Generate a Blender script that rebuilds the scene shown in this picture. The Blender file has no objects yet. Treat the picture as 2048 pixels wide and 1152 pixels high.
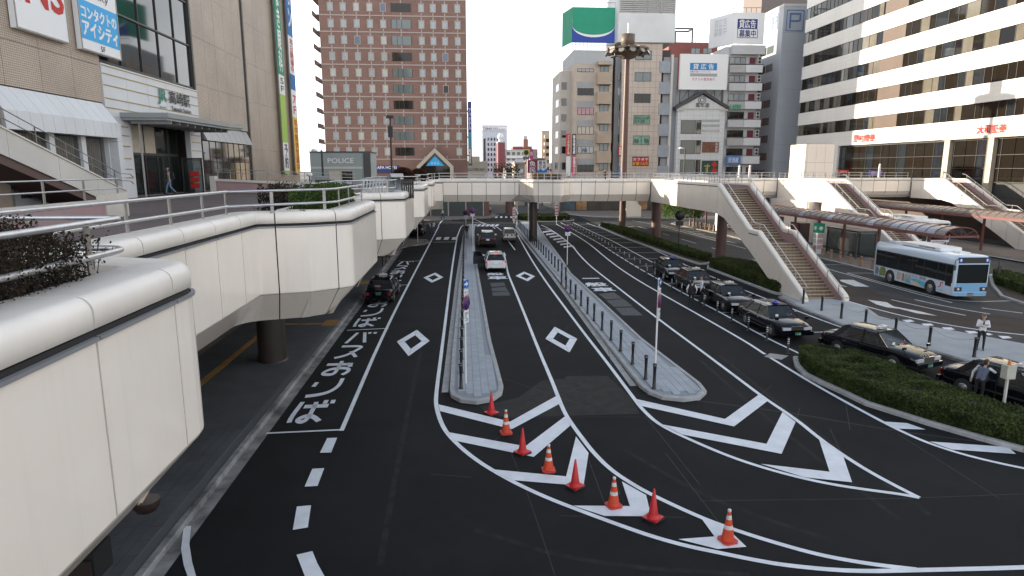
import bpy, bmesh, math, random
import numpy as np
from mathutils import Vector, Matrix
R = math.radians
rnd = random.Random(7)
SC = bpy.context.scene
COL = SC.collection
# ---------------------------------------------------------------- camera, sky, sun, exposure
CAMH = 8.5
PITCH, YAW = math.atan(240 / 1300.0), math.atan(99 / (1300 / math.cos(math.atan(240 / 1300.0))))
cam = bpy.data.cameras.new('camera')
camo = bpy.data.objects.new('camera', cam)
COL.objects.link(camo)
camo.location = (0, 0, CAMH)
camo.rotation_euler = (math.pi / 2 - PITCH, 0, -YAW)
cam.sensor_width = 36
cam.lens = 1300 / 2048 * 36
cam.clip_start = 0.1
cam.clip_end = 6000
SC.camera = camo
SUN_DIR = Vector((-1, 0.40, 0.0)).normalized()
ELEV = R(10.0)
SUN_DIR = Vector((SUN_DIR.x * math.cos(ELEV), SUN_DIR.y * math.cos(ELEV), math.sin(ELEV)))
world = bpy.data.worlds.new('World')
SC.world = world
world.use_nodes = True
nt = world.node_tree
nt.nodes.clear()
wo = nt.nodes.new('ShaderNodeOutputWorld')
bg = nt.nodes.new('ShaderNodeBackground')
sky = nt.nodes.new('ShaderNodeTexSky')
sky.sky_type = 'NISHITA'
sky.sun_disc = False
sky.sun_elevation = ELEV
sky.sun_rotation = math.atan2(SUN_DIR.x, SUN_DIR.y)
sky.air_density = 1.0
sky.dust_density = 1.5
sky.ozone_density = 1.5
bg.inputs['Strength'].default_value = 0.13
# thin bright cloud veil over the blue, thinner in patches
tc = nt.nodes.new('ShaderNodeTexCoord')
mp = nt.nodes.new('ShaderNodeMapping')
mp.inputs['Scale'].default_value = (1.2, 1.2, 4.0)
nz = nt.nodes.new('ShaderNodeTexNoise')
nz.inputs['Scale'].default_value = 1.7
nz.inputs['Detail'].default_value = 6
nz.inputs['Roughness'].default_value = 0.55
cr = nt.nodes.new('ShaderNodeValToRGB')
cr.color_ramp.elements[0].position = 0.35
cr.color_ramp.elements[0].color = (0.62, 0.62, 0.62, 1)
cr.color_ramp.elements[1].position = 0.65
cr.color_ramp.elements[1].color = (0.97, 0.97, 0.97, 1)
mx = nt.nodes.new('ShaderNodeMixRGB')
mx.inputs['Color2'].default_value = (8.4, 8.5, 8.7, 1)
nt.links.new(tc.outputs['Generated'], mp.inputs['Vector'])
nt.links.new(mp.outputs['Vector'], nz.inputs['Vector'])
nt.links.new(nz.outputs['Fac'], cr.inputs['Fac'])
sep = nt.nodes.new('ShaderNodeSeparateXYZ')
fade = nt.nodes.new('ShaderNodeMapRange')        # the veil thins out towards the clear blue zenith
fade.interpolation_type = 'SMOOTHSTEP'
fade.inputs['From Min'].default_value = 0.28; fade.inputs['From Max'].default_value = 0.80
fade.inputs['To Min'].default_value = 1.0; fade.inputs['To Max'].default_value = 0.12
mu = nt.nodes.new('ShaderNodeMath'); mu.operation = 'MULTIPLY'
nt.links.new(tc.outputs['Generated'], sep.inputs[0]); nt.links.new(sep.outputs['Z'], fade.inputs['Value'])
nt.links.new(cr.outputs['Color'], mu.inputs[0]); nt.links.new(fade.outputs['Result'], mu.inputs[1])
nt.links.new(mu.outputs[0], mx.inputs['Fac'])
nt.links.new(sky.outputs['Color'], mx.inputs['Color1'])
nt.links.new(mx.outputs['Color'], bg.inputs['Color'])
nt.links.new(bg.outputs['Background'], wo.inputs['Surface'])
sl = bpy.data.lights.new('sun', 'SUN')
sl.energy = 4.8
sl.angle = R(0.5)
sl.color = (1.0, 0.89, 0.72)
so = bpy.data.objects.new('sun', sl)
COL.objects.link(so)
so.rotation_euler = (-SUN_DIR).to_track_quat('-Z', 'Y').to_euler()
SC.view_settings.view_transform = 'Standard'
SC.view_settings.look = 'None'
SC.view_settings.use_curve_mapping = False
SC.view_settings.gamma = 1
SC.view_settings.exposure = 1.15
SC.cycles.max_bounces = 6
SC.cycles.diffuse_bounces = 3
SC.cycles.glossy_bounces = 3
SC.cycles.transparent_max_bounces = 8
SC.cycles.caustics_reflective = False
SC.cycles.caustics_refractive = False

# ---------------------------------------------------------------- where photo measurements meet the world
def _ray(px, py):
    xc = (px - 1024) / 1300.0
    yc = -(py - 576) / 1300.0
    x, y, z = xc, math.cos(PITCH) + yc * math.sin(PITCH), -math.sin(PITCH) + yc * math.cos(PITCH)
    c, s = math.cos(YAW), math.sin(YAW)
    return (x * c + y * s, -x * s + y * c, z)
def G(px, py, z=0.0):
    r = _ray(px, py); t = (z - CAMH) / r[2]
    return (r[0] * t, r[1] * t)
def PX(px, py, X):            # on the plane x = X  -> (y, z)
    r = _ray(px, py); t = X / r[0]
    return (r[1] * t, CAMH + r[2] * t)
def PY(px, py, Y):            # on the plane y = Y  -> (x, z)
    r = _ray(px, py); t = Y / r[1]
    return (r[0] * t, CAMH + r[2] * t)

# ---------------------------------------------------------------- materials
MATS = {}
def M(name, col, rough=0.6, metal=0.0, noise=None, bump=None, coat=0.0, spec=0.5, emit=None, trans=None, streak=0.0):
    """noise=(scale, amount, detail) varies the colour; bump=(scale, strength)"""
    if name in MATS: return MATS[name]
    m = bpy.data.materials.new(name); m.use_nodes = True
    n = m.node_tree; p = n.nodes['Principled BSDF']
    p.inputs['Base Color'].default_value = (*col, 1)
    p.inputs['Roughness'].default_value = rough
    p.inputs['Metallic'].default_value = metal
    p.inputs['Specular IOR Level'].default_value = spec
    p.inputs['Coat Weight'].default_value = coat
    p.inputs['Coat Roughness'].default_value = 0.06
    tcn = None
    if noise or bump:
        tcn = n.nodes.new('ShaderNodeNewGeometry')
    if noise:
        t = n.nodes.new('ShaderNodeTexNoise'); t.inputs['Scale'].default_value = noise[0]
        t.inputs['Detail'].default_value = noise[2] if len(noise) > 2 else 5
        t.inputs['Roughness'].default_value = 0.62
        n.links.new(tcn.outputs['Position'], t.inputs['Vector'])
        mr = n.nodes.new('ShaderNodeMapRange')
        mr.inputs['From Min'].default_value = 0.28; mr.inputs['From Max'].default_value = 0.72
        mr.inputs['To Min'].default_value = 1 - noise[1]; mr.inputs['To Max'].default_value = 1 + noise[1]
        n.links.new(t.outputs['Fac'], mr.inputs['Value'])
        v = n.nodes.new('ShaderNodeVectorMath'); v.operation = 'SCALE'
        v.inputs[0].default_value = col
        n.links.new(mr.outputs['Result'], v.inputs['Scale'])
        n.links.new(v.outputs['Vector'], p.inputs['Base Color'])
        if streak:      # rain streaks and grime running down the face
            mpn = n.nodes.new('ShaderNodeMapping'); mpn.inputs['Scale'].default_value = (5.5, 5.5, 0.32)
            ts = n.nodes.new('ShaderNodeTexNoise'); ts.inputs['Scale'].default_value = 1.0; ts.inputs['Detail'].default_value = 6; ts.inputs['Roughness'].default_value = 0.7
            n.links.new(tcn.outputs['Position'], mpn.inputs['Vector']); n.links.new(mpn.outputs['Vector'], ts.inputs['Vector'])
            m2 = n.nodes.new('ShaderNodeMapRange'); m2.inputs['From Min'].default_value = 0.50; m2.inputs['From Max'].default_value = 0.80
            m2.inputs['To Min'].default_value = 1.0; m2.inputs['To Max'].default_value = 1 - streak
            n.links.new(ts.outputs['Fac'], m2.inputs['Value'])
            v2 = n.nodes.new('ShaderNodeVectorMath'); v2.operation = 'SCALE'
            n.links.new(v.outputs['Vector'], v2.inputs[0]); n.links.new(m2.outputs['Result'], v2.inputs['Scale'])
            n.links.new(v2.outputs['Vector'], p.inputs['Base Color'])
    if bump:
        t = n.nodes.new('ShaderNodeTexNoise'); t.inputs['Scale'].default_value = bump[0]
        t.inputs['Detail'].default_value = 3
        n.links.new(tcn.outputs['Position'], t.inputs['Vector'])
        b = n.nodes.new('ShaderNodeBump'); b.inputs['Strength'].default_value = bump[1]
        b.inputs['Distance'].default_value = 0.02
        n.links.new(t.outputs['Fac'], b.inputs['Height'])
        n.links.new(b.outputs['Normal'], p.inputs['Normal'])
    if emit:
        p.inputs['Emission Color'].default_value = (*emit[:3], 1); p.inputs['Emission Strength'].default_value = emit[3]
    if trans is not None:
        out = n.nodes['Material Output']
        tr = n.nodes.new('ShaderNodeBsdfTransparent'); tr.inputs['Color'].default_value = (*trans[:3], 1)
        mix = n.nodes.new('ShaderNodeMixShader'); mix.inputs['Fac'].default_value = trans[3]
        n.links.new(tr.outputs[0], mix.inputs[1]); n.links.new(p.outputs[0], mix.inputs[2])
        n.links.new(mix.outputs[0], out.inputs['Surface'])
    MATS[name] = m
    return m
def MT(name, c1, c2, mortar, size, axes, rough=0.6, msize=0.01, offset=0.5, bump=0.3, var=0.12):
    """small wall tile / paver grid drawn from world position. axes: which position axes feed u and v"""
    if name in MATS: return MATS[name]
    m = bpy.data.materials.new(name); m.use_nodes = True
    n = m.node_tree; p = n.nodes['Principled BSDF']; p.inputs['Roughness'].default_value = rough
    g = n.nodes.new('ShaderNodeNewGeometry'); s = n.nodes.new('ShaderNodeSeparateXYZ'); c = n.nodes.new('ShaderNodeCombineXYZ')
    n.links.new(g.outputs['Position'], s.inputs[0])
    n.links.new(s.outputs[axes[0]], c.inputs[0]); n.links.new(s.outputs[axes[1]], c.inputs[1])
    b = n.nodes.new('ShaderNodeTexBrick')
    b.inputs['Color1'].default_value = (*c1, 1); b.inputs['Color2'].default_value = (*c2, 1)
    b.inputs['Mortar'].default_value = (*mortar, 1)
    b.inputs['Scale'].default_value = 1.0; b.inputs['Brick Width'].default_value = size[0]; b.inputs['Row Height'].default_value = size[1]
    b.inputs['Mortar Size'].default_value = msize; b.inputs['Mortar Smooth'].default_value = 0.1; b.offset = offset
    n.links.new(c.outputs[0], b.inputs['Vector'])
    nz = n.nodes.new('ShaderNodeTexNoise'); nz.inputs['Scale'].default_value = 0.35; nz.inputs['Detail'].default_value = 7
    n.links.new(g.outputs['Position'], nz.inputs['Vector'])
    mr = n.nodes.new('ShaderNodeMapRange'); mr.inputs['From Min'].default_value = .3; mr.inputs['From Max'].default_value = .7
    mr.inputs['To Min'].default_value = 1 - var; mr.inputs['To Max'].default_value = 1 + var
    n.links.new(nz.outputs['Fac'], mr.inputs['Value'])
    v = n.nodes.new('ShaderNodeVectorMath'); v.operation = 'SCALE'
    n.links.new(b.outputs['Color'], v.inputs[0]); n.links.new(mr.outputs['Result'], v.inputs['Scale'])
    n.links.new(v.outputs['Vector'], p.inputs['Base Color'])
    if bump:
        bp = n.nodes.new('ShaderNodeBump'); bp.inputs['Strength'].default_value = bump; bp.inputs['Distance'].default_value = 0.01
        bp.invert = True
        n.links.new(b.outputs['Fac'], bp.inputs['Height']); n.links.new(bp.outputs['Normal'], p.inputs['Normal'])
    MATS[name] = m
    return m
def leafmat(name, dark, light, scale=1.2, fine=28.0):
    """foliage: clumps and single leaves vary between two leaf colours; a little light passes through"""
    if name in MATS: return MATS[name]
    m = bpy.data.materials.new(name); m.use_nodes = True
    n = m.node_tree; p = n.nodes['Principled BSDF']; p.inputs['Roughness'].default_value = 0.75; p.inputs['Specular IOR Level'].default_value = 0.25
    g = n.nodes.new('ShaderNodeNewGeometry')
    a = n.nodes.new('ShaderNodeTexNoise'); a.inputs['Scale'].default_value = scale; a.inputs['Detail'].default_value = 3
    b = n.nodes.new('ShaderNodeTexNoise'); b.inputs['Scale'].default_value = fine; b.inputs['Detail'].default_value = 1
    n.links.new(g.outputs['Position'], a.inputs['Vector']); n.links.new(g.outputs['Position'], b.inputs['Vector'])
    ad = n.nodes.new('ShaderNodeMath'); ad.operation = 'MULTIPLY_ADD'; ad.inputs[1].default_value = 0.55
    n.links.new(b.outputs['Fac'], ad.inputs[0])
    m2 = n.nodes.new('ShaderNodeMath'); m2.operation = 'MULTIPLY'; m2.inputs[1].default_value = 0.5
    n.links.new(a.outputs['Fac'], m2.inputs[0]); n.links.new(m2.outputs[0], ad.inputs[2])
    r = n.nodes.new('ShaderNodeValToRGB')
    r.color_ramp.elements[0].position = .38; r.color_ramp.elements[0].color = (*dark, 1)
    r.color_ramp.elements[1].position = .68; r.color_ramp.elements[1].color = (*light, 1)
    n.links.new(ad.outputs[0], r.inputs['Fac']); n.links.new(r.outputs['Color'], p.inputs['Base Color'])
    out = n.nodes['Material Output']; t = n.nodes.new('ShaderNodeBsdfTranslucent'); x = n.nodes.new('ShaderNodeMixShader')
    x.inputs['Fac'].default_value = 0.25; n.links.new(r.outputs['Color'], t.inputs['Color'])
    n.links.new(p.outputs[0], x.inputs[1]); n.links.new(t.outputs[0], x.inputs[2]); n.links.new(x.outputs[0], out.inputs['Surface'])
    MATS[name] = m
    return m

asphalt = M('asphalt_new', (0.0118, 0.0128, 0.0142), 0.88, noise=(0.35, 0.34, 11), bump=(90, 0.5), spec=0.18)
asphalt_old = M('asphalt_old', (0.055, 0.053, 0.052), 0.85, noise=(0.5, 0.25, 9), bump=(80, 0.5), spec=0.3)
asphalt_brown = M('asphalt_brown', (0.046, 0.033, 0.028), 0.85, noise=(0.6, 0.25, 9), bump=(80, 0.5), spec=0.3)
asphalt_patch = M('asphalt_patch', (0.022, 0.0215, 0.021), 0.85, noise=(2.2, 0.45, 8), bump=(80, 0.5), spec=0.3)
asphalt_grey = M('asphalt_grey_patch', (0.085, 0.09, 0.095), 0.85, noise=(5, 0.3, 6), bump=(80, 0.4), spec=0.3)
seal = M('asphalt_seam', (0.028, 0.028, 0.029), 0.8, noise=(4, 0.4, 6), spec=0.3)
chalk = M('chalk_line', (0.05, 0.055, 0.06), 0.9, noise=(9, 0.5, 6))
paint = M('road_paint', (0.69, 0.72, 0.77), 0.6, noise=(1.6, 0.13, 10), bump=(60, 0.2))
paint_old = M('road_paint_old', (0.60, 0.61, 0.62), 0.6, noise=(3.0, 0.25, 9), bump=(60, 0.2))
paver = M('paver_blue_grey', (0.34, 0.37, 0.41), 0.8, noise=(1.3, 0.14, 8), bump=(50, 0.3))
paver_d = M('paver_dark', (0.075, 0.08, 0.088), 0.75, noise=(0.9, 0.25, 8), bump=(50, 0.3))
joint = M('paving_joint', (0.25, 0.27, 0.30), 0.9)
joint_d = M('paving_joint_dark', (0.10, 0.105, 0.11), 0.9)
kerbm = M('kerb_concrete', (0.36, 0.365, 0.37), 0.8, noise=(2.2, 0.22, 8), bump=(40, 0.3))
kerb_old = M('kerb_concrete_dirty', (0.20, 0.20, 0.20), 0.85, noise=(1.1, 0.75, 10), bump=(40, 0.4))
concrete = M('pale_concrete', (0.34, 0.36, 0.38), 0.85, noise=(0.8, 0.14, 9), bump=(50, 0.2))
conc_tile = M('sidewalk_tan', (0.19, 0.165, 0.15), 0.85, noise=(0.8, 0.2, 9))
yellow = M('tactile_yellow', (0.30, 0.165, 0.05), 0.7, noise=(1.5, 0.3, 8), bump=(60, 0.3))
panelm = M('enamel_panel', (0.84, 0.76, 0.67), 0.25, coat=0.3, streak=0.06, noise=(0.35, 0.045, 9), bump=(0.9, 0.04))
copingm = M('enamel_coping', (0.80, 0.74, 0.67), 0.42, coat=0.0, streak=0.06, noise=(0.5, 0.10, 9), bump=(1.2, 0.05))
darkgap = M('dark_joint', (0.02, 0.02, 0.02), 0.8)
trimm = M('trim_metal', (0.30, 0.30, 0.32), 0.5, metal=0.5)
soffitm = M('deck_soffit', (0.30, 0.29, 0.27), 0.8, noise=(0.6, 0.15, 6))
pink = M('pink_wall', (0.36, 0.235, 0.24), 0.7, noise=(0.9, 0.10, 8))
cream = M('cream_coping', (0.60, 0.56, 0.50), 0.6, noise=(1, 0.1, 7))
steel = M('stainless_rail', (0.50, 0.50, 0.51), 0.38, metal=0.95, noise=(6, 0.12, 6))
steel_d = M('stainless_post', (0.33, 0.32, 0.31), 0.4, metal=0.85, noise=(5, 0.2, 6))
black = M('black_iron', (0.015, 0.015, 0.017), 0.45)
whitem = M('white_paint', (0.75, 0.75, 0.75), 0.5)
brownpole = M('brown_column', (0.10, 0.052, 0.045), 0.45, noise=(0.7, 0.25, 8))
darkcol = M('dark_column', (0.035, 0.025, 0.022), 0.35, noise=(0.7, 0.25, 8))

# ---------------------------------------------------------------- mesh building
_world = {}
class MB:
    def __init__(s): s.v = []; s.f = []; s.m = []; s.sm = []; s.cur = 0; s.smooth = False
    def _f(s, idx): s.f.append(tuple(idx)); s.m.append(s.cur); s.sm.append(s.smooth)
    def add(s, vs, fs):
        b = len(s.v); s.v += [tuple(v) for v in vs]
        for f in fs: s._f([b + i for i in f])
    def poly(s, pts): s.add(pts, [range(len(pts))])
    def box(s, a, b):
        x0, y0, z0 = a; x1, y1, z1 = b
        s.add([(x0, y0, z0), (x1, y0, z0), (x1, y1, z0), (x0, y1, z0), (x0, y0, z1), (x1, y0, z1), (x1, y1, z1), (x0, y1, z1)],
              [(0, 3, 2, 1), (4, 5, 6, 7), (0, 1, 5, 4), (1, 2, 6, 5), (2, 3, 7, 6), (3, 0, 4, 7)])
        return s
    def obox(s, c, u, v, w):           # centre and three half vectors
        c, u, v, w = Vector(c), Vector(u), Vector(v), Vector(w)
        q = [c + a * u + b * v + d * w for d in (-1, 1) for a, b in ((-1, -1), (1, -1), (1, 1), (-1, 1))]
        s.add(q, [(0, 3, 2, 1), (4, 5, 6, 7), (0, 1, 5, 4), (1, 2, 6, 5), (2, 3, 7, 6), (3, 0, 4, 7)]); return s
    def prism(s, pts, z0, z1, top=True, bottom=True):
        n = len(pts)
        a = sum(pts[i][0] * pts[(i + 1) % n][1] - pts[(i + 1) % n][0] * pts[i][1] for i in range(n))
        if a < 0: pts = pts[::-1]
        vs = [(p[0], p[1], z0) for p in pts] + [(p[0], p[1], z1) for p in pts]
        fs = [(i, (i + 1) % n, n + (i + 1) % n, n + i) for i in range(n)]
        if top: fs.append(tuple(range(n, 2 * n)))
        if bottom: fs.append(tuple(range(n - 1, -1, -1)))
        s.add(vs, fs); return s
    def xprism(s, pts, x0, x1):        # outline in (y, z), thick along x
        n = len(pts)
        a = sum(pts[i][0] * pts[(i + 1) % n][1] - pts[(i + 1) % n][0] * pts[i][1] for i in range(n))
        if a < 0: pts = pts[::-1]
        vs = [(x0, p[0], p[1]) for p in pts] + [(x1, p[0], p[1]) for p in pts]
        fs = [(i, (i + 1) % n, n + (i + 1) % n, n + i) for i in range(n)] + [tuple(range(n, 2 * n)), tuple(range(n - 1, -1, -1))]
        s.add(vs, fs); return s
    def yprism(s, pts, y0, y1):        # outline in (x, z), thick along y
        n = len(pts)
        a = sum(pts[i][0] * pts[(i + 1) % n][1] - pts[(i + 1) % n][0] * pts[i][1] for i in range(n))
        if a < 0: pts = pts[::-1]
        vs = [(p[0], y0, p[1]) for p in pts] + [(p[0], y1, p[1]) for p in pts]
        fs = [(i, n + i, n + (i + 1) % n, (i + 1) % n) for i in range(n)] + [tuple(range(n)), tuple(range(2 * n - 1, n - 1, -1))]
        s.add(vs, fs); return s
    def tube(s, pts, r, n=8, caps=True):
        pts = [Vector(p) for p in pts]; k = len(pts)
        rr = r if isinstance(r, (list, tuple)) else [r] * k
        rings = []; up = None
        for i, p in enumerate(pts):
            d = (pts[min(i + 1, k - 1)] - pts[max(i - 1, 0)]).normalized()
            if up is None: up = Vector((0, 0, 1)) if abs(d.z) < 0.9 else Vector((0, 1, 0))
            a = d.cross(up).normalized(); b = a.cross(d).normalized(); up = b
            rings.append([p + rr[i] * (math.cos(t) * a + math.sin(t) * b) for t in [2 * math.pi * j / n for j in range(n)]])
        sm = s.smooth; s.smooth = n > 5
        s.add([v for q in rings for v in q], [(i * n + j, i * n + (j + 1) % n, (i + 1) * n + (j + 1) % n, (i + 1) * n + j) for i in range(k - 1) for j in range(n)])
        s.smooth = False
        if caps: s.add(rings[0], [tuple(range(n - 1, -1, -1))]); s.add(rings[-1], [tuple(range(n))])
        s.smooth = sm; return s
    def lathe(s, prof, c=(0, 0, 0), n=16, axis='z', smooth=True):   # prof: (r, h)
        vs = []
        for r, h in prof:
            for j in range(n):
                t = 2 * math.pi * j / n; x, y = r * math.cos(t), r * math.sin(t)
                q = (x, y, h) if axis == 'z' else ((h, x, y) if axis == 'x' else (y, h, x))
                vs.append((c[0] + q[0], c[1] + q[1], c[2] + q[2]))
        sm = s.smooth; s.smooth = smooth
        k = len(prof)
        s.add(vs, [(i * n + j, i * n + (j + 1) % n, (i + 1) * n + (j + 1) % n, (i + 1) * n + j) for i in range(k - 1) for j in range(n)])
        s.smooth = sm
        if prof[-1][0] > 1e-4: s.add(vs[-n:], [tuple(range(n))])
        if prof[0][0] > 1e-4: s.add(vs[:n], [tuple(range(n - 1, -1, -1))])
        return s
    def ball(s, c, r, n=12, sc=(1, 1, 1)):
        k = n // 2 + 1
        vs = []; 
        for i in range(k):
            a = math.pi * i / (k - 1)
            for j in range(n):
                t = 2 * math.pi * j / n
                vs.append((c[0] + r * sc[0] * math.sin(a) * math.cos(t), c[1] + r * sc[1] * math.sin(a) * math.sin(t), c[2] - r * sc[2] * math.cos(a)))
        sm = s.smooth; s.smooth = True
        s.add(vs, [(i * n + j, i * n + (j + 1) % n, (i + 1) * n + (j + 1) % n, (i + 1) * n + j) for i in range(k - 1) for j in range(n)])
        s.smooth = sm; return s
    def sweep(s, path, prof, closed=True, sm=()):
        """path: list of (x, y, nx, ny) with outward normal; prof: (offset, z) loop"""
        n = len(prof)
        vs = [(x + nx * o, y + ny * o, z) for x, y, nx, ny in path for o, z in prof]
        m = n if closed else n - 1
        s.add(vs, [(i * n + j, i * n + (j + 1) % n, (i + 1) * n + (j + 1) % n, (i + 1) * n + j) for i in range(len(path) - 1) for j in range(m)])
        if sm:
            for q in range((len(path) - 1) * m): s.sm[len(s.sm) - (len(path) - 1) * m + q] = (q % m) in sm
        if closed:
            s.add(vs[:n], [tuple(range(n - 1, -1, -1))]); s.add(vs[-n:], [tuple(range(n))])
        return s
    def build(s, name, mats, parent=None, world=None, loc=None, rz=None, **props):
        me = bpy.data.meshes.new(name)
        vs = s.v
        if parent is not None and (world if world is not None else _world.get(parent.name, False)):
            mi = wm(parent).inverted(); vs = [tuple(mi @ Vector(v)) for v in s.v]
        me.from_pydata(vs, [], s.f)
        if not isinstance(mats, (list, tuple)): mats = [mats]
        for m in mats: me.materials.append(m)
        if len(mats) > 1: me.polygons.foreach_set('material_index', s.m)
        me.polygons.foreach_set('use_smooth', s.sm)
        me.update()
        o = bpy.data.objects.new(name, me); COL.objects.link(o)
        if parent is not None:
            o.parent = parent
            if _world.get(parent.name, False): _world[o.name] = True
        if loc is not None: o.location = loc
        if rz is not None: o.rotation_euler.z = rz
        for k, v in props.items(): o[k] = v
        return o
def wm(o):
    m = o.matrix_basis.copy()
    while o.parent is not None: o = o.parent; m = o.matrix_basis @ m
    return m
def E(name, label, cat, loc=(0, 0, 0), rz=0.0, group=None, w=True, kind=None):
    o = bpy.data.objects.new(name, None); COL.objects.link(o)
    o.location = loc; o.rotation_euler = (0, 0, rz); o.empty_display_size = 0.2
    if kind == 'structure': o['kind'] = kind
    else:
        o['label'] = label; o['category'] = cat
    if group: o['group'] = group
    if w: _world[o.name] = True
    return o
def tag(o, label, cat, group=None):
    o['label'] = label; o['category'] = cat
    if group: o['group'] = group
    return o
def dup(root, loc=None, rz=None, label=None, group=None, drop=()):
    kids = {}
    for o in COL.objects:
        if o.parent is not None: kids.setdefault(o.parent.name, []).append(o)
    def rec(o, par):
        c = o.copy(); COL.objects.link(c)
        if par is not None: c.parent = par
        for k in kids.get(o.name, []):
            if k.name.split('.')[0] not in drop: rec(k, c)
        return c
    c = rec(root, None)
    if loc is not None: c.location = loc
    if rz is not None: c.rotation_euler.z = rz
    if label: c['label'] = label
    if group: c['group'] = group
    return c
def share(me, name, parent, loc=(0, 0, 0), rz=0.0):
    o = bpy.data.objects.new(name, me); COL.objects.link(o); o.parent = parent; o.location = loc; o.rotation_euler.z = rz
    return o
def smoothpath(pts, it=2):
    for _ in range(it):
        q = [pts[0]]
        for a, b in zip(pts[:-1], pts[1:]):
            q.append((a[0] * .75 + b[0] * .25, a[1] * .75 + b[1] * .25)); q.append((a[0] * .25 + b[0] * .75, a[1] * .25 + b[1] * .75))
        q.append(pts[-1]); pts = q
    return pts
def normals(pts, side=1):
    """pts -> (x, y, nx, ny) with mitred normals; side=+1: right-hand side of travel"""
    out = []
    n = len(pts)
    for i, p in enumerate(pts):
        ds = []
        if i > 0: ds.append(Vector((p[0] - pts[i - 1][0], p[1] - pts[i - 1][1])).normalized())
        if i < n - 1: ds.append(Vector((pts[i + 1][0] - p[0], pts[i + 1][1] - p[1])).normalized())
        d = sum(ds, Vector((0, 0)))
        if d.length < 1e-6: d = ds[0]
        d.normalize()
        k = 1.0 / max(0.5, d.dot(ds[0]))
        out.append((p[0], p[1], d.y * side * k, -d.x * side * k))
    return out
def fillet(pts, r, seg=5):
    """round the corners of an open polyline; r may be a list"""
    out = [pts[0]]
    for i in range(1, len(pts) - 1):
        p0, p, p1 = Vector(pts[i - 1][:2]), Vector(pts[i][:2]), Vector(pts[i + 1][:2])
        rr = r[i] if isinstance(r, list) else r
        a, b = (p0 - p), (p1 - p); la, lb = a.length, b.length; a.normalize(); b.normalize()
        ang = math.acos(max(-1, min(1, a.dot(b))))
        if rr <= 0 or ang > math.pi - 0.05: out.append(tuple(p)); continue
        t = min(rr / math.tan(ang / 2), la * .45, lb * .45); rad = t * math.tan(ang / 2)
        c = p + (a + b).normalized() * (rad / math.sin(ang / 2))
        s0, s1 = p + a * t - c, p + b * t - c
        a0, a1 = math.atan2(s0.y, s0.x), math.atan2(s1.y, s1.x)
        da = (a1 - a0 + math.pi) % (2 * math.pi) - math.pi
        for k in range(seg + 1):
            th = a0 + da * k / seg; out.append((c.x + rad * math.cos(th), c.y + rad * math.sin(th)))
    out.append(pts[-1]); return out
def cut(path, s0, s1):
    """piece of an (x, y, nx, ny) path between arc lengths"""
    out = []; acc = 0
    def lerp(a, b, t): return tuple(a[k] * (1 - t) + b[k] * t for k in range(4))
    for a, b in zip(path[:-1], path[1:]):
        L = math.hypot(b[0] - a[0], b[1] - a[1]); e = acc + L
        if e > s0 and acc < s1 and L > 1e-9:
            t0, t1 = max(0, (s0 - acc) / L), min(1, (s1 - acc) / L)
            if not out: out.append(lerp(a, b, t0))
            out.append(lerp(a, b, t1))
        acc = e
    return out
def plen(path): return sum(math.hypot(b[0] - a[0], b[1] - a[1]) for a, b in zip(path[:-1], path[1:]))
def inpoly(x, y, P):
    r = False; n = len(P); j = n - 1
    for i in range(n):
        if (P[i][1] > y) != (P[j][1] > y) and x < (P[j][0] - P[i][0]) * (y - P[i][1]) / (P[j][1] - P[i][1]) + P[i][0]: r = not r
        j = i
    return r

def text(body, P, U, V, w, h, mat, parent=None, name='lettering', off=0.0, ext=0.01, fit=True, spacing=1.0, world=True, shear=0.0):
    """lettering on the plane through P (lower left) spanned by unit vectors U, V; fitted to w x h metres"""
    c = bpy.data.curves.new('t', 'FONT'); c.body = body; c.extrude = 0; c.offset = 0; c.resolution_u = 2
    c.space_line = 0.95; c.space_character = spacing; c.align_x = 'LEFT'; c.shear = shear
    o = bpy.data.objects.new('t', c); COL.objects.link(o)
    dg = bpy.context.evaluated_depsgraph_get(); dg.update()
    me = bpy.data.meshes.new_from_object(o.evaluated_get(dg))
    bpy.data.objects.remove(o); bpy.data.curves.remove(c)
    n = len(me.vertices); co = np.empty(n * 3); me.vertices.foreach_get('co', co); co = co.reshape(-1, 3)
    if n == 0: return None
    mn, mxx = co.min(0), co.max(0); sx = w / (mxx[0] - mn[0]); sy = h / (mxx[1] - mn[1])
    if not fit: sx = sy = min(sx, sy)
    P, U, V = np.array(P, float), np.array(U, float), np.array(V, float)
    N = np.cross(U, V)
    q = P + np.outer((co[:, 0] - mn[0]) * sx, U) + np.outer((co[:, 1] - mn[1]) * sy, V) + N * ext
    if parent is not None and world:
        mi = wm(parent).inverted(); q = np.array([tuple(mi @ Vector(v)) for v in q])
    if off > 0:      # bolder strokes: the outline laid down again, shifted a little each way
        fs = [tuple(p.vertices) for p in me.polygons]; b = off * 1.1 * h / max(1, body.count('\n') + 1); Q, F = [], []
        for i, (dx, dy) in enumerate(((-b, -b), (b, b), (-b, b), (b, -b), (0, 0))):
            k = len(Q) * n; Q.append(q + (U * dx + V * dy) + N * .0012 * i); F += [tuple(v + k for v in f) for f in fs]
        bpy.data.meshes.remove(me); me = bpy.data.meshes.new(name); me.from_pydata(np.concatenate(Q).tolist(), [], F)
    else: me.vertices.foreach_set('co', q.ravel())
    me.materials.clear(); me.materials.append(mat); me.update()
    ob = bpy.data.objects.new(name, me); COL.objects.link(ob)
    if parent is not None: ob.parent = parent
    return ob
def vtext(body, P, U, V, w, h, mat, parent, **k):       # vertical writing, top to bottom
    return text('\n'.join(body), P, U, V, w, h, mat, parent, **k)

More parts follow.
